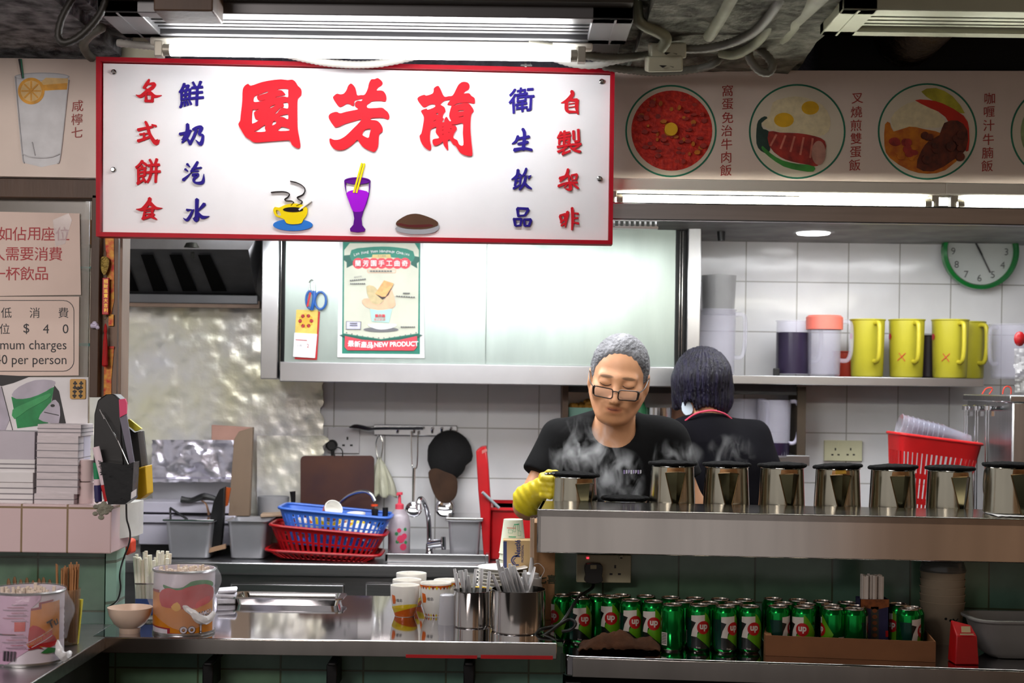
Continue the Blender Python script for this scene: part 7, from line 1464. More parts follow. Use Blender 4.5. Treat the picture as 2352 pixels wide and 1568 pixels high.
# cardboard tray
t = thing('cardboard_tray', 'low brown cardboard tray holding soda cans and a straw box', 'tray', cpos(1950, 1440))
ta, tb = RC(1772, 1506, ZL), RC(2146, 1521, ZL); dt = (tb - ta).normalized(); nt = Vector((-dt.y, dt.x, 0)); hT = W(1772, 1459, ta.y).z - ZL
bm = nb()
for a_, b_, o_, h_ in ((ta, tb, 0, hT), (ta + nt * .2, tb + nt * .2, 0, hT * .8)): plan(bm, [a_[:2], b_[:2], (b_ + nt * .003)[:2], (a_ + nt * .003)[:2]], ZL + .0004, ZL + h_)
plan(bm, [(ta - dt * .014)[:2], ta[:2], (ta + nt * .2)[:2], (ta + nt * .2 - dt * .003)[:2], (ta + nt * .03 - dt * .018)[:2]], ZL + .0004, ZL + hT); plan(bm, [tb[:2], (tb + dt * .003)[:2], (tb + dt * .003 + nt * .2)[:2], (tb + nt * .2)[:2]], ZL + .0004, ZL + hT); ob('tray_walls', bm, [M('brown_tray_card', '8a5a38', .75, 0, .15, 8)], t)
for i in range(10, 15): pass
# straw box with wrapped chopsticks
px = 2009; Yx = YZ(px, 1474, ZL + .0) ; Yx = 3.52; cx_ = W(px, 1400, Yx).x; q = pm(Yx); zt_ = W(px, 1376, Yx).z
t = thing('chopstick_box', 'dark blue and orange printed box full of white wrapped chopsticks', 'box', (cx_, Yx + .025, ZL))
bm = nb(); w_ = 33 * q
for a_, b_ in (((-w_, 0), (w_, .002)), ((-w_, .048), (w_, .05)), ((-w_, 0), (-w_ + .002, .05)), ((w_ - .002, 0), (w_, .05))): box(bm, (cx_ + a_[0], Yx + a_[1], ZL + .001), (cx_ + b_[0], Yx + b_[1], zt_))
ob('box_walls', bm, [M('navy_box_print', '2a2650', .5, 0, .25, 20)], t)
bm = nb(); fm = pmap(Yx, .0006); ORP = M('rust_box_print', '8a4a20', .5, 0, .35, 90)
poly(bm, [(1977, 1376), (2042, 1376), (2042, 1393), (2012, 1400), (1977, 1393)], fm, 0); poly(bm, [(2000, 1393), (2018, 1393), (2018, 1476), (2000, 1476)], fm, 1)
for k in range(5): poly(bm, circ(2009, 1402 + 14 * k, 6, 8, 5), pmap(Yx, .0009), 0)
poly(bm, [(1979, 1446), (1993, 1446), (1993, 1460), (1979, 1460)], pmap(Yx, .0009), 2); poly(bm, [(2034, 1448), (2040, 1448), (2040, 1462), (2034, 1462)], pmap(Yx, .0009), 3); ob('box_print', bm, [ORP, M('dark_olive_print', '3a3a34', .5), PAPER, REDP], t)
for k in range(44):
    xx, yy = random.uniform(-w_ + .006, w_ - .006), random.uniform(.006, .044); bm = nb(); obox(bm, (cx_ + xx * .95, Yx + yy, ZL + (W(px, 1323, Yx).z - ZL) / 2 + .002 + random.uniform(-.002, .001)), (.0055, .005, W(px, 1323, Yx).z - ZL - .004), (0, 0, random.uniform(-30, 30)))
    ob('chopsticks', bm, [M('white_chopstick_wrap', 'dcd2c8', .65, 0, .1)], label='white paper wrapped chopsticks packed in the dark blue box', cat_='chopsticks', group='chopsticks in the dark blue box')
# stacked printed paper cups, tape dispenser, grey tub
Yx = 3.66; q = pm(Yx); cx_ = W(2164, 1400, Yx).x; zb_ = ZL
MC = M('cream_cup_print', 'a89882', .6, 0, .06)
for k in range(6):
    t = thing('paper_cup', ('lowest', 'second', 'third', 'fourth', 'fifth', 'topmost')[k] + ' cream paper cup in the stack behind the red tape dispenser', 'paper cup', (cx_, Yx, zb_ + k * 17 * q), 'cream paper cup stack')
    bm = nb(); hh = 92 * q if k < 5 else 80 * q; r0_, r1_ = 38 * q, 50 * q; lathe(bm, [(0, .002), (r0_, 0), (r1_, hh), (r1_ + .0015, hh + .002), (r1_, hh + .004), (r1_ - .002, hh), (r0_ - .001, .004)], (0, 0, 0), 36); ob('cup_body', bm, [MC], t, local=True)
    if k in (0, 5):
        bm = nb(); fm = lambda u, v, w: (lambda rr_: Vector(((rr_ + .0008) * math.sin(u / rr_), -(rr_ + .0008) * math.cos(u / rr_), v)))(r0_ + (r1_ - r0_) * v / hh)
        for x_, y_ in ((.006, .62), (-.006, .66), (.02, .55)): poly(bm, circ(x_, hh * y_, .0035, 10), fm, thick=False, cut=.005)
        poly(bm, strk([(.012, hh * .66), (.02, hh * .6), (.028, hh * .66)], .0018), fm, thick=False, cut=.006); ob('black_print', bm, [CBK], t, local=True)
bm = nb(); zt_ = zb_ + 5 * 17 * q + 80 * q; lathe(bm, [(51 * q, zt_ - .002), (52 * q, zt_ + .003), (46 * q, zt_ + 22 * q), (0, zt_ + 26 * q)], (cx_, Yx, 0), 36); ob('dome_lid', bm, [M('grey_dome_plastic', '5c5e5c', .15, 0, .1, alpha=.75)], label='grey plastic dome lid upside over the cream paper cups', cat_='lid')
a = RC(2221, 1527, ZL); q = pm(a.y); t = thing('tape_dispenser', 'red tape dispenser standing on end by the grey tub', 'tape dispenser', (a.x, a.y + .03, ZL))
bm = nb(); vv = [bm.verts.new(v) for v in [(a.x + x * q, a.y + y, ZL + z * q + .0005) for x, y, z in ((-27, 0, 0), (28, 0, 0), (28, .06, 0), (-27, .06, 0), (-24, .004, 66), (24, .004, 66), (24, .05, 84), (-24, .05, 96))]]
for f in ((0, 1, 2, 3), (4, 5, 6, 7), (0, 1, 5, 4), (1, 2, 6, 5), (2, 3, 7, 6), (3, 0, 4, 7)): bm.faces.new([vv[i] for i in f])
ob('dispenser_body', bm, [REDP], t, bev=.003)
bm = nb(); obox(bm, (a.x + 0 * q, a.y + .012, ZL + 80 * q), (20 * q, .004, 14 * q), (-15, 0, 0)); obox(bm, (a.x, a.y + .004, ZL + 70 * q), (30 * q, .004, 2.5 * q)); ob('tape_end', bm, [M('cream_tape', 'c8b890', .4, 0, .1)], t)
a = Vector((W(2345, 1500, 3.42).x, 3.44, ZL)); q = pm(3.44); bm = nb(); rings = []
for s, z, e in ((.62, .001, 0), (.74, .012, 0), (.9, 55 * q, 0), (.97, 82 * q, 0), (1.06, 86 * q, 0), (1.06, 92 * q, 0), (.96, 92 * q, 0), (.86, 55 * q, 0), (.66, .02, 0)):
    rr_ = rrect(-118 * q * s, -.08 * s, 118 * q * s, .08 * s, .05 * s, 7); rings.append([bm.verts.new((a.x + .02 + x, a.y + .05 + y, ZL + z)) for x, y in rr_])
for A, B in zip(rings, rings[1:]):
    for i in range(len(A)): bm.faces.new([A[i], A[(i + 1) % len(A)], B[(i + 1) % len(A)], B[i]])
bm.faces.new(rings[0]); bm.faces.new(rings[-1][::-1]); ob('plastic_tub', bm, [M('grey_tub_plastic', '8a8a88', .4, 0, .08)], label='grey plastic washing tub at the end of the lower counter', cat_='tub', bev=.002)
# socket, plug and cord below the warmer
ys = 3.745
s = socket('cream double socket with a black plug on the green tiles', 1324, 1275, 1450, 1337, ys, M('aged_cream_plastic', 'b4ae90', .45, 0, .1), (1413,))
for u, on in ((1350, 1), (1427, 0)):
    bm = nb(); lathe(bm, [(0, .004), (.0065, .004), (.007, 0)], W(u, 1280, ys), 16, rx); ob('switch', bm, [M('aged_cream_plastic', 'b4ae90')], s)
    bm = nb(); obox(bm, W(u, 1281, ys - .005), (.006, .002, .003)); ob('indicator', bm, [M('lit_red_neon', 'ff3048', .3, 0, 0, em=2.5) if on else M('dark_slot', '241c14', .5)], s)
t = thing('power_plug', 'black power plug and looping cord hanging from the cream socket', 'plug', W(1362, 1336, ys - .03))
bm = nb(); poly(bm, [(1346, 1292), (1378, 1292), (1383, 1305), (1381, 1318), (1383, 1330), (1372, 1336), (1354, 1336), (1341, 1330), (1344, 1318), (1342, 1305)], pmap(ys - .002, .03), n=2); ob('plug_body', bm, [BLACK], t, bev=.003)
bm = nb(); poly(bm, rrect(1356, 1297, 1370, 1306, 1.5), pmap(ys - .031, .002)); ob('plug_label', bm, [M('yellowed_label', 'a8a080', .5)], t)
bm = nb(); tube(bm, [W(1363, 1336, ys - .015), W(1360, 1350, ys - .02), W(1336, 1366, 3.62), W(1318, 1388, 3.52), W(1300, 1416, 3.47), W(1284, 1434, 3.45), W(1262, 1440, 3.43), W(1240, 1446, 3.42), W(1228, 1458, 3.41), W(1238, 1464, 3.4), W(1262, 1450, 3.42), W(1288, 1432, 3.44), W(1310, 1422, 3.45), W(1322, 1432, 3.44), W(1310, 1446, 3.44), W(1290, 1450, 3.44)], .0042, 10, 5); ob('cord', bm, [BLACK], t)
# brown cloth
bm = nb(); nx, ny = 40, 22; g = []
for i in range(nx + 1):
    row = []
    for j in range(ny + 1):
        u = i / nx; v = j / ny; p0 = RC(1330 + 185 * u, 1500, ZL); p = p0 + nrm * (.085 * v - .0)
        hgt = .05 * (math.sin(math.pi * u) ** .6) * math.sin(math.pi * min(1, v * 1.1 + .05)) * (.75 + .5 * noise.noise((u * 5, v * 3, 2))) + .012 * abs(noise.noise((u * 11, v * 9, 0))); p.z = ZL + .003 + max(0, hgt); row.append(bm.verts.new(p))
    g.append(row)
for i in range(nx):
    for j in range(ny): bm.faces.new([g[i][j], g[i + 1][j], g[i + 1][j + 1], g[i][j + 1]])
o = ob('brown_cloth', bm, [M('brown_cotton_cloth', '50301c', .9, 0, .3, 25, .5, 60)], label='crumpled brown cloth lying in front of the soda cans', cat_='cloth', sharp=80); md = o.modifiers.new('th', 'SOLIDIFY'); md.thickness = .003
# ================================================================ THE TWO PEOPLE
SKIN = M('skin', 'c08c68', .5, 0, .06, 9, .08, 60, attr='Col'); GHAIR = M('grey_hair', '6e6e72', .6, 0, .3, 30, .8, 120, col2='444448', stretch=(1, .3, 1)); SHIRT = M('black_cotton_shirt', '070708', .9, 0, .3, 8, .25, 14, spec=.15)
HAIRK = M('dark_purple_hair', '1e1a32', .36, 0, .3, 30, .9, 90, stretch=(3, 3, .25), col2='0c0a12'); TROU = M('dark_trousers', '141416', .85, 0, .2); LATEX = M('yellow_rubber_glove', 'cdb818', .4, 0, .12, 20, .25, 30)
def vnp(v): return np.array(v, float)
class Head:
    def __init__(s, c, yaw, pitch, roll, sc):
        s.c = Vector(c); s.m = (Matrix.Rotation(R(roll), 3, 'Y') @ Matrix.Rotation(R(yaw), 3, 'Z') @ Matrix.Rotation(R(pitch), 3, 'X')); s.sc = sc; s.mn = np.array(s.m)
    def loc(s, p): return ((p - vnp(s.c)) @ s.mn) / s.sc
    def w(s, x, y, z): return s.c + s.m @ Vector((x, y, z)) * s.sc
    def fn(s, p):
        q = s.loc(p); x = np.abs(q[..., 0]); qa = q.copy(); qa[..., 0] = x
        d = s_ell(q, (0, .015, .028), (.0745, .092, .088))
        d = smin(d, s_ell(q, (0, -.02, -.035), (.0625, .068, .080)), .03)
        d = smin(d, s_ell(q, (0, -.058, -.092), (.026, .024, .022)), .03)
        d = smin(d, s_cap(qa, (.058, .01, -.045), (.03, -.05, -.088), .018, .014), .03)
        d = smin(d, s_ell(qa, (.044, -.05, -.022), (.024, .026, .022)), .022)
        d = smin(d, s_cap(qa, (0, -.080, .026), (.042, -.064, .024), .011, .009), .016)
        d = smax(d, -s_ell(qa, (.031, -.102, .009), (.021, .02, .014)), .014)
        d = smin(d, s_ell(qa, (.031, -.0705, .010), (.0165, .0125, .0115)), .006)
        d = smin(d, s_cap(q, (0, -.083, .014), (0, -.106, -.03), .0075, .0115), .012)
        d = smin(d, s_ell(qa, (.0125, -.095, -.033), (.0085, .011, .0085)), .007)
        d = smin(d, s_ell(q, (0, -.074, -.056), (.033, .0155, .019)), .018)
        d = smin(d, s_cap(qa, (0, -.0915, -.0528), (.025, -.0795, -.0575), .0045, .0026), .005)
        d = smin(d, s_cap(qa, (0, -.0905, -.0655), (.0205, -.081, -.0625), .0058, .0028), .005)
        d = smax(d, -s_cap(qa, (0, -.0985, -.0592), (.026, -.0845, -.0592), .0024, .0018), .003)
        d = smax(d, -s_cap(qa, (.020, -.099, -.034), (.036, -.083, -.068), .005, .0035), .008)
        ear = s_ell(qa, (.0775, .014, -.008), (.0085, .0185, .031))
        ear = smax(ear, -s_ell(qa, (.087, .010, -.004), (.0065, .010, .018)), .005)
        d = smin(d, ear, .008)
        return d * s.sc
    def surf(s, x, z, e=0.):
        y = -.16
        for _ in range(60):
            dd = s.fn(vnp(s.w(x, y, z))[None])[0] / s.sc
            if dd < 2e-4: break
            y += dd * .8
        return s.w(x, y - e, z)
def attr_col(o, fn):
    me = o.data; ca = me.color_attributes.new('Col', 'FLOAT_COLOR', 'POINT'); off = wloc(o)
    P = np.empty(len(me.vertices) * 3); me.vertices.foreach_get('co', P); P = P.reshape(-1, 3) + np.array(off)
    ca.data.foreach_set('color', np.concatenate([fn(P), np.ones((len(P), 1))], 1).ravel())
def nrange(pts, m): 
    a = np.array(pts); return a.min(0) - m, a.max(0) + m
# ---------------------------------------------------------------- the man
man = thing('person', 'grey haired man in a black t-shirt and low glasses, looking down beside the steaming teapots', 'person', (W(1408, 1000, 4.28).x, 4.28, 0))
H = Head(W(1421, 871, 4.17), -6, 17, 7, 1.075)
NB = W(1410, 985, 4.27); SL = W(1290, 1016, 4.27); SR = W(1528, 1012, 4.27); EL = W(1212, 1160, 4.21); WR = W(1228, 1142, 4.03); ER = W(1590, 1165, 4.27); WRR = W(1480, 1215, 4.12); CH = W(1408, 1085, 4.29)
hipz = .93
def torso(p, g):
    d = s_ell(p, CH, (.175 + g, .112 + g, .19 + g)); d = smin(d, s_ell(p, (CH.x, CH.y + .01, 1.08), (.158 + g, .112 + g, .22 + g)), .06)
    for S in (SL, SR): d = smin(d, s_cap(p, NB + Vector((0, .015, -.012)), S, .05 + g, .052 + g), .045)
    return d
def arms(p, g0, g1):
    d = s_cap(p, SL, EL, .052 + g0, .043 + g1); d = np.minimum(d, s_cap(p, SR, ER, .052 + g0, .043 + g1)); return d
def body(p):
    d = H.fn(p); nk = s_cap(p, NB + Vector((0, .01, -.03)), H.w(0, .028, -.045), .058, .056)
    q = H.loc(p); 
    d = smin(d, nk, .02)
    for a_, b_ in ((.026, .012), (-.026, -.012)): d = smin(d, s_cap(p, H.w(a_ * 1.9, .02, -.06), NB + Vector((b_, -.045, -.035)), .009, .009), .02)
    d = smin(d, torso(p, -.012), .03); d = smin(d, arms(p, -.008, -.004), .03)
    d = smin(d, s_cap(p, EL, WR, .041, .028), .02); d = smin(d, s_cap(p, ER, WRR, .041, .028), .02)
    d = smin(d, s_ell(p, WRR + Vector((-.05, -.05, 0)), (.04, .05, .022)), .02)
    for k in range(4): d = smin(d, s_cap(p, WRR + Vector((-.07 + .004 * k, -.07, .02 - .013 * k)), WRR + Vector((-.11, -.075 + .01 * k, .012 - .013 * k)), .0095, .008), .006)
    for s_ in (-.09, .09): d = smin(d, s_cap(p, (CH.x + s_, CH.y, hipz), (CH.x + s_, CH.y, .08), .075, .045), .03); d = smin(d, s_cap(p, (CH.x + s_, CH.y + .03, .045), (CH.x + s_, CH.y - .12, .035), .04, .033), .03)
    return d
zc0 = 1.4985
lo, hi = nrange([H.c], .16); hi[2] = H.c.z + .14; lo[2] = zc0
P1 = nets(body, lo, hi, .0024)
lo, hi = nrange([SL, SR, EL, WR, ER, WRR], .13); lo[2] = .94; hi[2] = zc0 + .006
P2 = nets(body, lo, hi, .006)
lo, hi = nrange([CH], .25); lo[2] = -.01; hi[2] = .95
P3 = nets(body, lo, hi, .012)
o = ob('body', sdf_bm([P1, P2, P3]), [SKIN], man, sharp=180, norm=False)
def mancol(P):
    q = H.loc(P); x, y, z = np.abs(q[:, 0]), q[:, 1], q[:, 2]; C = np.ones((len(P), 3))
    def mixc(m, c): C[:] = C * (1 - m[:, None]) + np.array(c) * m[:, None]
    ss = lambda v, a, b: np.clip((v - a) / (b - a), 0, 1)
    front = ss(-y, .03, .05)
    mixc(.65 * np.clip(1 - ((x / .027) ** 2 + ((z + .0595) / .0115) ** 2), 0, .6) / .6 * ss(-y, .075, .08), (.74, .42, .42))
    mixc(.8 * np.clip(1 - ((x / .0235) ** 2 + ((z + .059) / .0042) ** 2), 0, .5) / .5 * ss(-y, .075, .08), (.38, .2, .18))  # shade of the mouth groove painted into the skin colour
    mixc(.95 * np.clip(1 - (((x - .03) / .021) ** 2 + ((z - .0275 + .12 * (x - .03)) / .0052) ** 2), 0, .5) / .5 * front, (.3, .32, .34))
    mixc(.25 * ss(x, .03, .05) * ss(-z, -.0, .03) * front, (1.0, .84, .78))
    return C
attr_col(o, mancol)
def hairfn(p):
    q = H.loc(p); x = np.abs(q[..., 0]); y, z = q[..., 1], q[..., 2]
    d = s_ell(q, (0, .018, .030), (.0805, .097, .0925))
    inner = -s_ell(q, (0, .015, .026), (.068, .085, .08))
    front = -(z + 1.75 * y - (-.022 - .35 * np.clip(x - .03, 0, .06))) * .5
    side = -(z + .03 + .15 * np.clip(y, 0, 1))
    d2 = np.maximum(smax(smax(d, front, .022), side, .004), inner)
    sb = np.maximum(np.maximum(d + .001, -(z + .024)), np.maximum(-(y + .03), np.maximum(y, z - .05)))
    back = np.maximum(np.maximum(d, -(z + .075)), -(y - .022))
    d2 = np.minimum(np.minimum(d2, np.maximum(sb, inner)), np.maximum(back, inner))
    return (d2 + .0012 * np.sin(q[..., 0] * 420 + 30 * z) * np.sin(q[..., 1] * 230)) * H.sc
lo, hi = nrange([H.c], .13); hi[2] += .02
o = ob('hair', sdf_bm([nets(hairfn, lo, hi, .003)]), [GHAIR], man, sharp=180, norm=False)
bm = nb()
for s_ in (-1, 1):
    tube(bm, [H.surf(s_ * x, z, .0004) for x, z in ((.0155, .0075), (.024, .003), (.034, .0025), (.046, .007)) ], .0011, 6, 4)
ob('eyelashes', bm, [M('dark_lash', '2a1c16', .6)], man)
bm = nb(); tube(bm, [H.surf(x, z, .0002) for x, z in ((-.0245, -.0585), (-.012, -.0597), (0, -.0588), (.012, -.0597), (.0245, -.0588))], [.0006, .0014, .0013, .0014, .0006], 6, 4); ob('mouth_shade_line', bm, [M('lip_shadow_red', '5c2620', .6)], man)  # dark line added as the shade between the lips
g = thing('glasses', None, None, H.c); g.parent = man; g.location = H.c - man.location
GY = -.1105
def lens(s_): return [(s_ * .033 + x, GY + .012 * (abs(s_ * .033 + x) / .06) ** 2, z - .0105) for x, z in rrect(-.0255, -.0135, .0255, .0135, .007, 4)]
FR = M('dark_brown_frame', '1e1410', .25, 0, .2); bm = nb()
for s_ in (-1, 1):
    P = [H.w(*p) for p in lens(s_)]; tube(bm, P, .0017, 8, 1, closed=True)
    tube(bm, [H.w(s_ * .0575, GY + .011, .002), H.w(s_ * .061, GY + .014, -.004), H.w(s_ * .0585, GY + .012, -.020)], .0034, 8, 2)
    tube(bm, [H.w(s_ * .061, GY + .013, -.002), H.w(s_ * .0745, -.05, .0), H.w(s_ * .081, .0, .012), H.w(s_ * .082, .02, .006)], .0017, 8, 3)
tube(bm, [H.w(-.010, GY, -.004), H.w(0, GY - .001, -.002), H.w(.010, GY, -.004)], .0019, 8, 2)
ob('frame', bm, [FR], g)
for s_ in (-1, 1):
    bm = nb(); bm.faces.new([bm.verts.new(H.w(*p)) for p in lens(s_)]); ob('lens', bm, [M('spectacle_lens', 'ffffff', .02, 0, 0, alpha=.08)], g)
def hem(a, b, f): a, b = vnp(a), vnp(b); n_ = (b - a) / np.linalg.norm(b - a); c_ = a + (b - a) * f; return lambda p: (p - c_) @ n_
hl, hr = hem(SL, EL, .56), hem(SR, ER, .6)
nk0, nk1 = NB + Vector((-.004, -.052, .006)), H.w(0, -.01, -.06)
def shirt(p):
    d = torso(p, .006)
    for S, E_, hm in ((SL, EL, hl), (SR, ER, hr)):
        sl = s_cap(p, S, S.lerp(E_, .7), .064, .069); sl = smax(sl, hm(p), .004); d = smin(d, sl, .05)
    d = d + .003 * np.sin(p[..., 2] * 38 + p[..., 0] * 25) * np.sin(p[..., 0] * 31 + 2) 
    d = smax(d, -s_cap(p, nk0, nk1, .066, .068), .006)
    return np.maximum(d, .9 - p[..., 2])
lo, hi = nrange([SL, SR, EL, ER], .11); lo[1] = 4.08; hi[1] = 4.46; lo[2] = .88; hi[2] = 1.53
ob('t_shirt', sdf_bm([nets(shirt, lo, hi, .0055)]), [SHIRT], man, sharp=180, norm=False)
def trousers(P_, cx, cy, w=.09):
    d = s_ell(P_, (cx, cy + .005, .92), (.165, .122, .12))
    for s_ in (-w, w): d = smin(d, s_cap(P_, (cx + s_, cy, .88), (cx + s_, cy, .06), .092, .066), .04)
    return np.maximum(d, P_[..., 2] - .97)
lo, hi = nrange([CH], .25); lo[2] = .0; hi[2] = .99
ob('trousers', sdf_bm([nets(lambda p: trousers(p, CH.x, CH.y), lo, hi, .012)]), [TROU], man, sharp=180, norm=False)
bm = nb(); random.seed(3)
for k in range(8): poly(bm, [(1432 + 5.4 * k, 1079), (1435.5 + 5.4 * k, 1079), (1435.5 + 5.4 * k, 1088 - (k % 3) * 2), (1432 + 5.4 * k, 1088)], pmap(4.157, .0005), k % 2)
ob('shirt_print', bm, [M('lilac_print', '8878a8', .6), M('white_print', 'b0b0b8', .6)], man)
# yellow glove: palm, four bent fingers, thumb and flared cuff
def glove(p):
    hc = W(1252, 1116, 3.935)
    d = s_ell(p, hc, (.027, .032, .034))
    for k, (dx, dz) in enumerate(((0, .022), (2, .007), (1, -.008), (-2, -.022))):
        a_ = hc + Vector((-.006, -.022, dz)); b_ = hc + Vector((.018 + .001 * dx, -.031, dz - .002)); c_ = hc + Vector((.027 + .001 * dx, -.014, dz - .003))
        f_ = smin(s_cap(p, a_, b_, .0105, .0098), s_cap(p, b_, c_, .0098, .0085), .003); d = smin(d, f_, .0035)
    d = smin(d, smin(s_cap(p, hc + Vector((-.008, -.006, .026)), hc + Vector((.012, -.016, .037)), .0115, .0105), s_cap(p, hc + Vector((.012, -.016, .037)), hc + Vector((.03, -.012, .037)), .0105, .0085), .003), .005)
    a_, b_ = W(1240, 1122, 3.95), W(1214, 1148, 4.05)
    cu = s_cap(p, a_, b_, .03, .047); ax = vnp(b_ - a_) / (b_ - a_).length
    cu = np.maximum(cu, (p - vnp(b_)) @ ax - .004); d = smin(d, cu, .008)
    return d + .0009 * np.sin(p[..., 0] * 260 + p[..., 2] * 180)
hc = W(1235, 1125, 3.98); lo, hi = nrange([hc], .11)
ob('rubber_glove', sdf_bm([nets(glove, lo, hi, .0026)]), [LATEX], man, sharp=180, norm=False)
# ---------------------------------------------------------------- the woman
wom = thing('person', 'dark haired woman in black shirt and pink neck cord, seen from behind', 'person', (W(1640, 1000, 4.76).x, 4.76, 0))
H2 = Head(W(1614, 886, 4.775), 200, 12, -3, 1.0)
NB2 = W(1624, 966, 4.74); SL2 = W(1560, 1008, 4.72); SR2 = W(1728, 1006, 4.78); EL2 = W(1530, 1180, 4.75); ER2 = W(1790, 1180, 4.75); WL2, WR2 = W(1560, 1235, 4.98), W(1740, 1235, 4.98); CH2 = W(1648, 1085, 4.76)
def torso2(p, g):
    d = s_ell(p, CH2, (.165 + g, .115 + g, .17 + g)); d = smin(d, s_ell(p, (CH2.x, CH2.y + .01, 1.08), (.15 + g, .11 + g, .2 + g)), .06)
    for S in (SL2, SR2): d = smin(d, s_cap(p, NB2 + Vector((0, .0, -.025)), S, .042 + g, .045 + g), .05)
    return d
def body2(p):
    d = smin(H2.fn(p), s_cap(p, NB2 + Vector((0, 0, -.04)), H2.w(0, .03, -.06), .056, .053), .02); d = smin(d, torso2(p, -.012), .03)
    for S, E_, W_ in ((SL2, EL2, WL2), (SR2, ER2, WR2)):
        d = smin(d, np.minimum(s_cap(p, S, E_, .043, .036), s_cap(p, E_, W_, .036, .025)), .03); d = smin(d, s_ell(p, W_ + Vector((0, .05, 0)), (.035, .05, .018)), .02)
        for k in range(4): d = smin(d, s_cap(p, W_ + Vector((-.027 + .018 * k, .085, 0)), W_ + Vector((-.03 + .02 * k, .13 - .004 * (k - 1.5) ** 2, -.012)), .009, .0075), .004)
        d = smin(d, s_cap(p, W_ + Vector((.03, .04, 0)), W_ + Vector((.05, .085, -.006)), .01, .008), .006)
    for s_ in (-.08, .08): d = smin(d, s_cap(p, (CH2.x + s_, CH2.y, .9), (CH2.x + s_, CH2.y, .08), .07, .04), .03); d = smin(d, s_cap(p, (CH2.x + s_, CH2.y - .03, .045), (CH2.x + s_, CH2.y + .11, .035), .037, .03), .03)
    return d
lo, hi = nrange([SL2, SR2, EL2, ER2, WL2, WR2, H2.c], .15); lo[2] = .92
Q1 = nets(body2, lo, hi, .0065); lo, hi = nrange([CH2], .24); lo[2] = -.01; hi[2] = .932
o = ob('body', sdf_bm([Q1, nets(body2, lo, hi, .012)]), [SKIN], wom, sharp=180, norm=False); attr_col(o, lambda P: np.ones((len(P), 3)))
HC = W(1614, 877, 4.765)
def hair2(p):
    q = p - vnp(HC); x, y, z = q[..., 0], q[..., 1], q[..., 2]
    d = s_ell(q, (0, .004, .014), (.0975, .118, .106))
    d = smin(d, s_ell(q, (.010, .012, -.045), (.092, .098, .074)), .03)
    d = smin(d, s_ell(q, (.008, -.018, -.07), (.084, .076, .062)), .02)
    d = smin(d, s_cap(q, (-.055, .05, .0), (-.082, .06, -.085), .042, .012), .03)
    d = smin(d, s_cap(q, (.066, .015, -.03), (.071, .02, -.092), .03, .014), .02)
    nape = np.maximum(np.maximum(s_cap(q, (.008, -.2, -.132), (.006, .02, -.132), .05, .05), -1), -1)
    d = smax(d, -nape, .01)
    d = smax(d, -s_ell(q, (-.05, -.07, -.1), (.02, .05, .038)), .01)
    d = np.maximum(d, -(z + .105))
    a = np.arctan2(y, x); return d + .0022 * np.sin(a * 46 + z * 22) + .001 * np.sin(a * 90 - z * 60)
lo, hi = nrange([HC], .15); ob('hair', sdf_bm([nets(hair2, lo, hi, .0035)]), [HAIRK], wom, sharp=180, norm=False)
def shirt2(p):
    d = torso2(p, .008)
    for S, E_ in ((SL2, EL2), (SR2, ER2)):
        n_ = vnp(E_ - S) / (E_ - S).length; d = smin(d, smax(s_cap(p, S, S.lerp(E_, .75), .056, .062), (p - vnp(S.lerp(E_, .68))) @ n_, .004), .05)
    d = d + .003 * np.sin(p[..., 2] * 34 + p[..., 0] * 20); d = smin(d, s_cap(p, NB2 + Vector((0, 0, -.07)), NB2 + Vector((0, .005, .03)), .09, .062), .03); d = smax(d, p[..., 2] - (NB2.z + .014 - .25 * (p[..., 1] - NB2.y)), .004)
    return np.maximum(d, .9 - p[..., 2])
lo, hi = nrange([SL2, SR2, EL2, ER2], .1); lo[1] = 4.58; hi[1] = 4.95; lo[2] = .88; hi[2] = 1.56
ob('shirt', sdf_bm([nets(shirt2, lo, hi, .006)]), [M('navy_black_shirt', '09080e', .9, 0, .3, 6, .25, 14, spec=.15)], wom, sharp=180, norm=False)
lo, hi = nrange([CH2], .25); lo[2] = 0; hi[2] = .99; ob('trousers', sdf_bm([nets(lambda p: trousers(p, CH2.x, CH2.y, .08), lo, hi, .012)]), [TROU], wom, sharp=180, norm=False)
bm = nb(); tube(bm, [W(1574, 966, 4.69), W(1592, 953, 4.675), W(1614, 945, 4.668), W(1640, 943, 4.67), W(1664, 950, 4.69), W(1680, 962, 4.72)], .0032, 8, 4); ob('neck_cord', bm, [M('pink_cord', 'c83a58', .6)], wom)
bm = nb(); poly(bm, [(1567, 925), (1578, 918), (1590, 932), (1589, 948), (1575, 953), (1566, 942)], pmap(4.72, .006), n=2); ob('face_mask', bm, [M('pale_blue_mask', 'c8d4e0', .7, 0, .05)], wom)
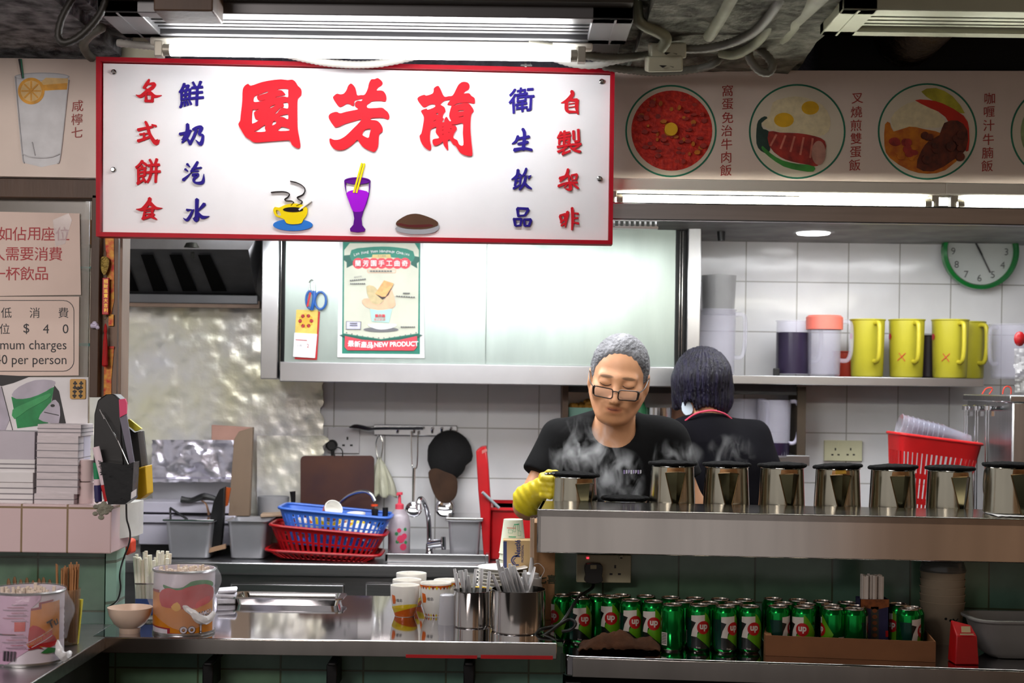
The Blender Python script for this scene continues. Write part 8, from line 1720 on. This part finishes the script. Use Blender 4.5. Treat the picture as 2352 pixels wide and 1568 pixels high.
# ================================================================ STEAM
def steam(label, c, r, dens, seed, sc=14, wisp=.52):
    bm = nb(); bmesh.ops.create_icosphere(bm, subdivisions=3, radius=1)
    for v in bm.verts: v.co = Vector((v.co.x * r[0], v.co.y * r[1], v.co.z * r[2])) + Vector(c)
    m = bpy.data.materials.new('steam_vapour'); m.use_nodes = True; T = m.node_tree; N = T.nodes; L = T.links
    for x in list(N): N.remove(x)
    out = N.new('ShaderNodeOutputMaterial'); pv = N.new('ShaderNodeVolumePrincipled'); tc = N.new('ShaderNodeTexCoord'); mp = N.new('ShaderNodeMapping'); nz = N.new('ShaderNodeTexNoise'); mr = N.new('ShaderNodeMapRange'); gr = N.new('ShaderNodeTexGradient'); ml = N.new('ShaderNodeMath'); m2 = N.new('ShaderNodeMath'); mg = N.new('ShaderNodeMapping')
    pv.inputs['Color'].default_value = (.95, .95, .96, 1); gr.gradient_type = 'SPHERICAL'
    mp.inputs['Location'].default_value = (seed, seed * .7, 0); mp.inputs['Scale'].default_value = (1, 1, .62); nz.inputs['Scale'].default_value = sc; nz.inputs['Detail'].default_value = 5; nz.inputs['Distortion'].default_value = .9
    mg.inputs['Location'].default_value = (0, 0, -1); mg.inputs['Scale'].default_value = (1 / r[0], 1 / r[1], 1 / r[2])
    L.new(tc.outputs['Object'], mp.inputs['Vector']); L.new(mp.outputs[0], nz.inputs['Vector']); L.new(tc.outputs['Object'], mg.inputs['Vector']); L.new(mg.outputs[0], gr.inputs['Vector'])
    mr.inputs[1].default_value = wisp; mr.inputs[2].default_value = wisp + .2; L.new(nz.outputs['Fac'], mr.inputs[0])
    ml.operation = m2.operation = 'MULTIPLY'; L.new(mr.outputs[0], ml.inputs[0]); L.new(gr.outputs['Fac'], ml.inputs[1]); L.new(ml.outputs[0], m2.inputs[0]); m2.inputs[1].default_value = dens; L.new(m2.outputs[0], pv.inputs['Density']); L.new(pv.outputs[0], out.inputs['Volume'])
    ob('steam', bm, [m], label=label, cat_='steam', kind='stuff')
steam('white steam billowing up from the glove held teapot in front of the black t-shirt', W(1345, 1045, 3.9), (.105, .07, .115), 46, 1.3, 23, .52)
steam('white steam rising from the low sunk teapot in front of the man', W(1425, 1100, 3.93), (.08, .06, .09), 38, 4.1, 24, .53)
steam('faint steam drifting over the first upright teapot', W(1550, 1045, 3.9), (.085, .06, .05), 16, 7.7, 22, .54)
steam('faint steam drifting over the teapot in front of the woman', W(1680, 1038, 3.9), (.075, .06, .055), 26, 9.2, 22, .54)
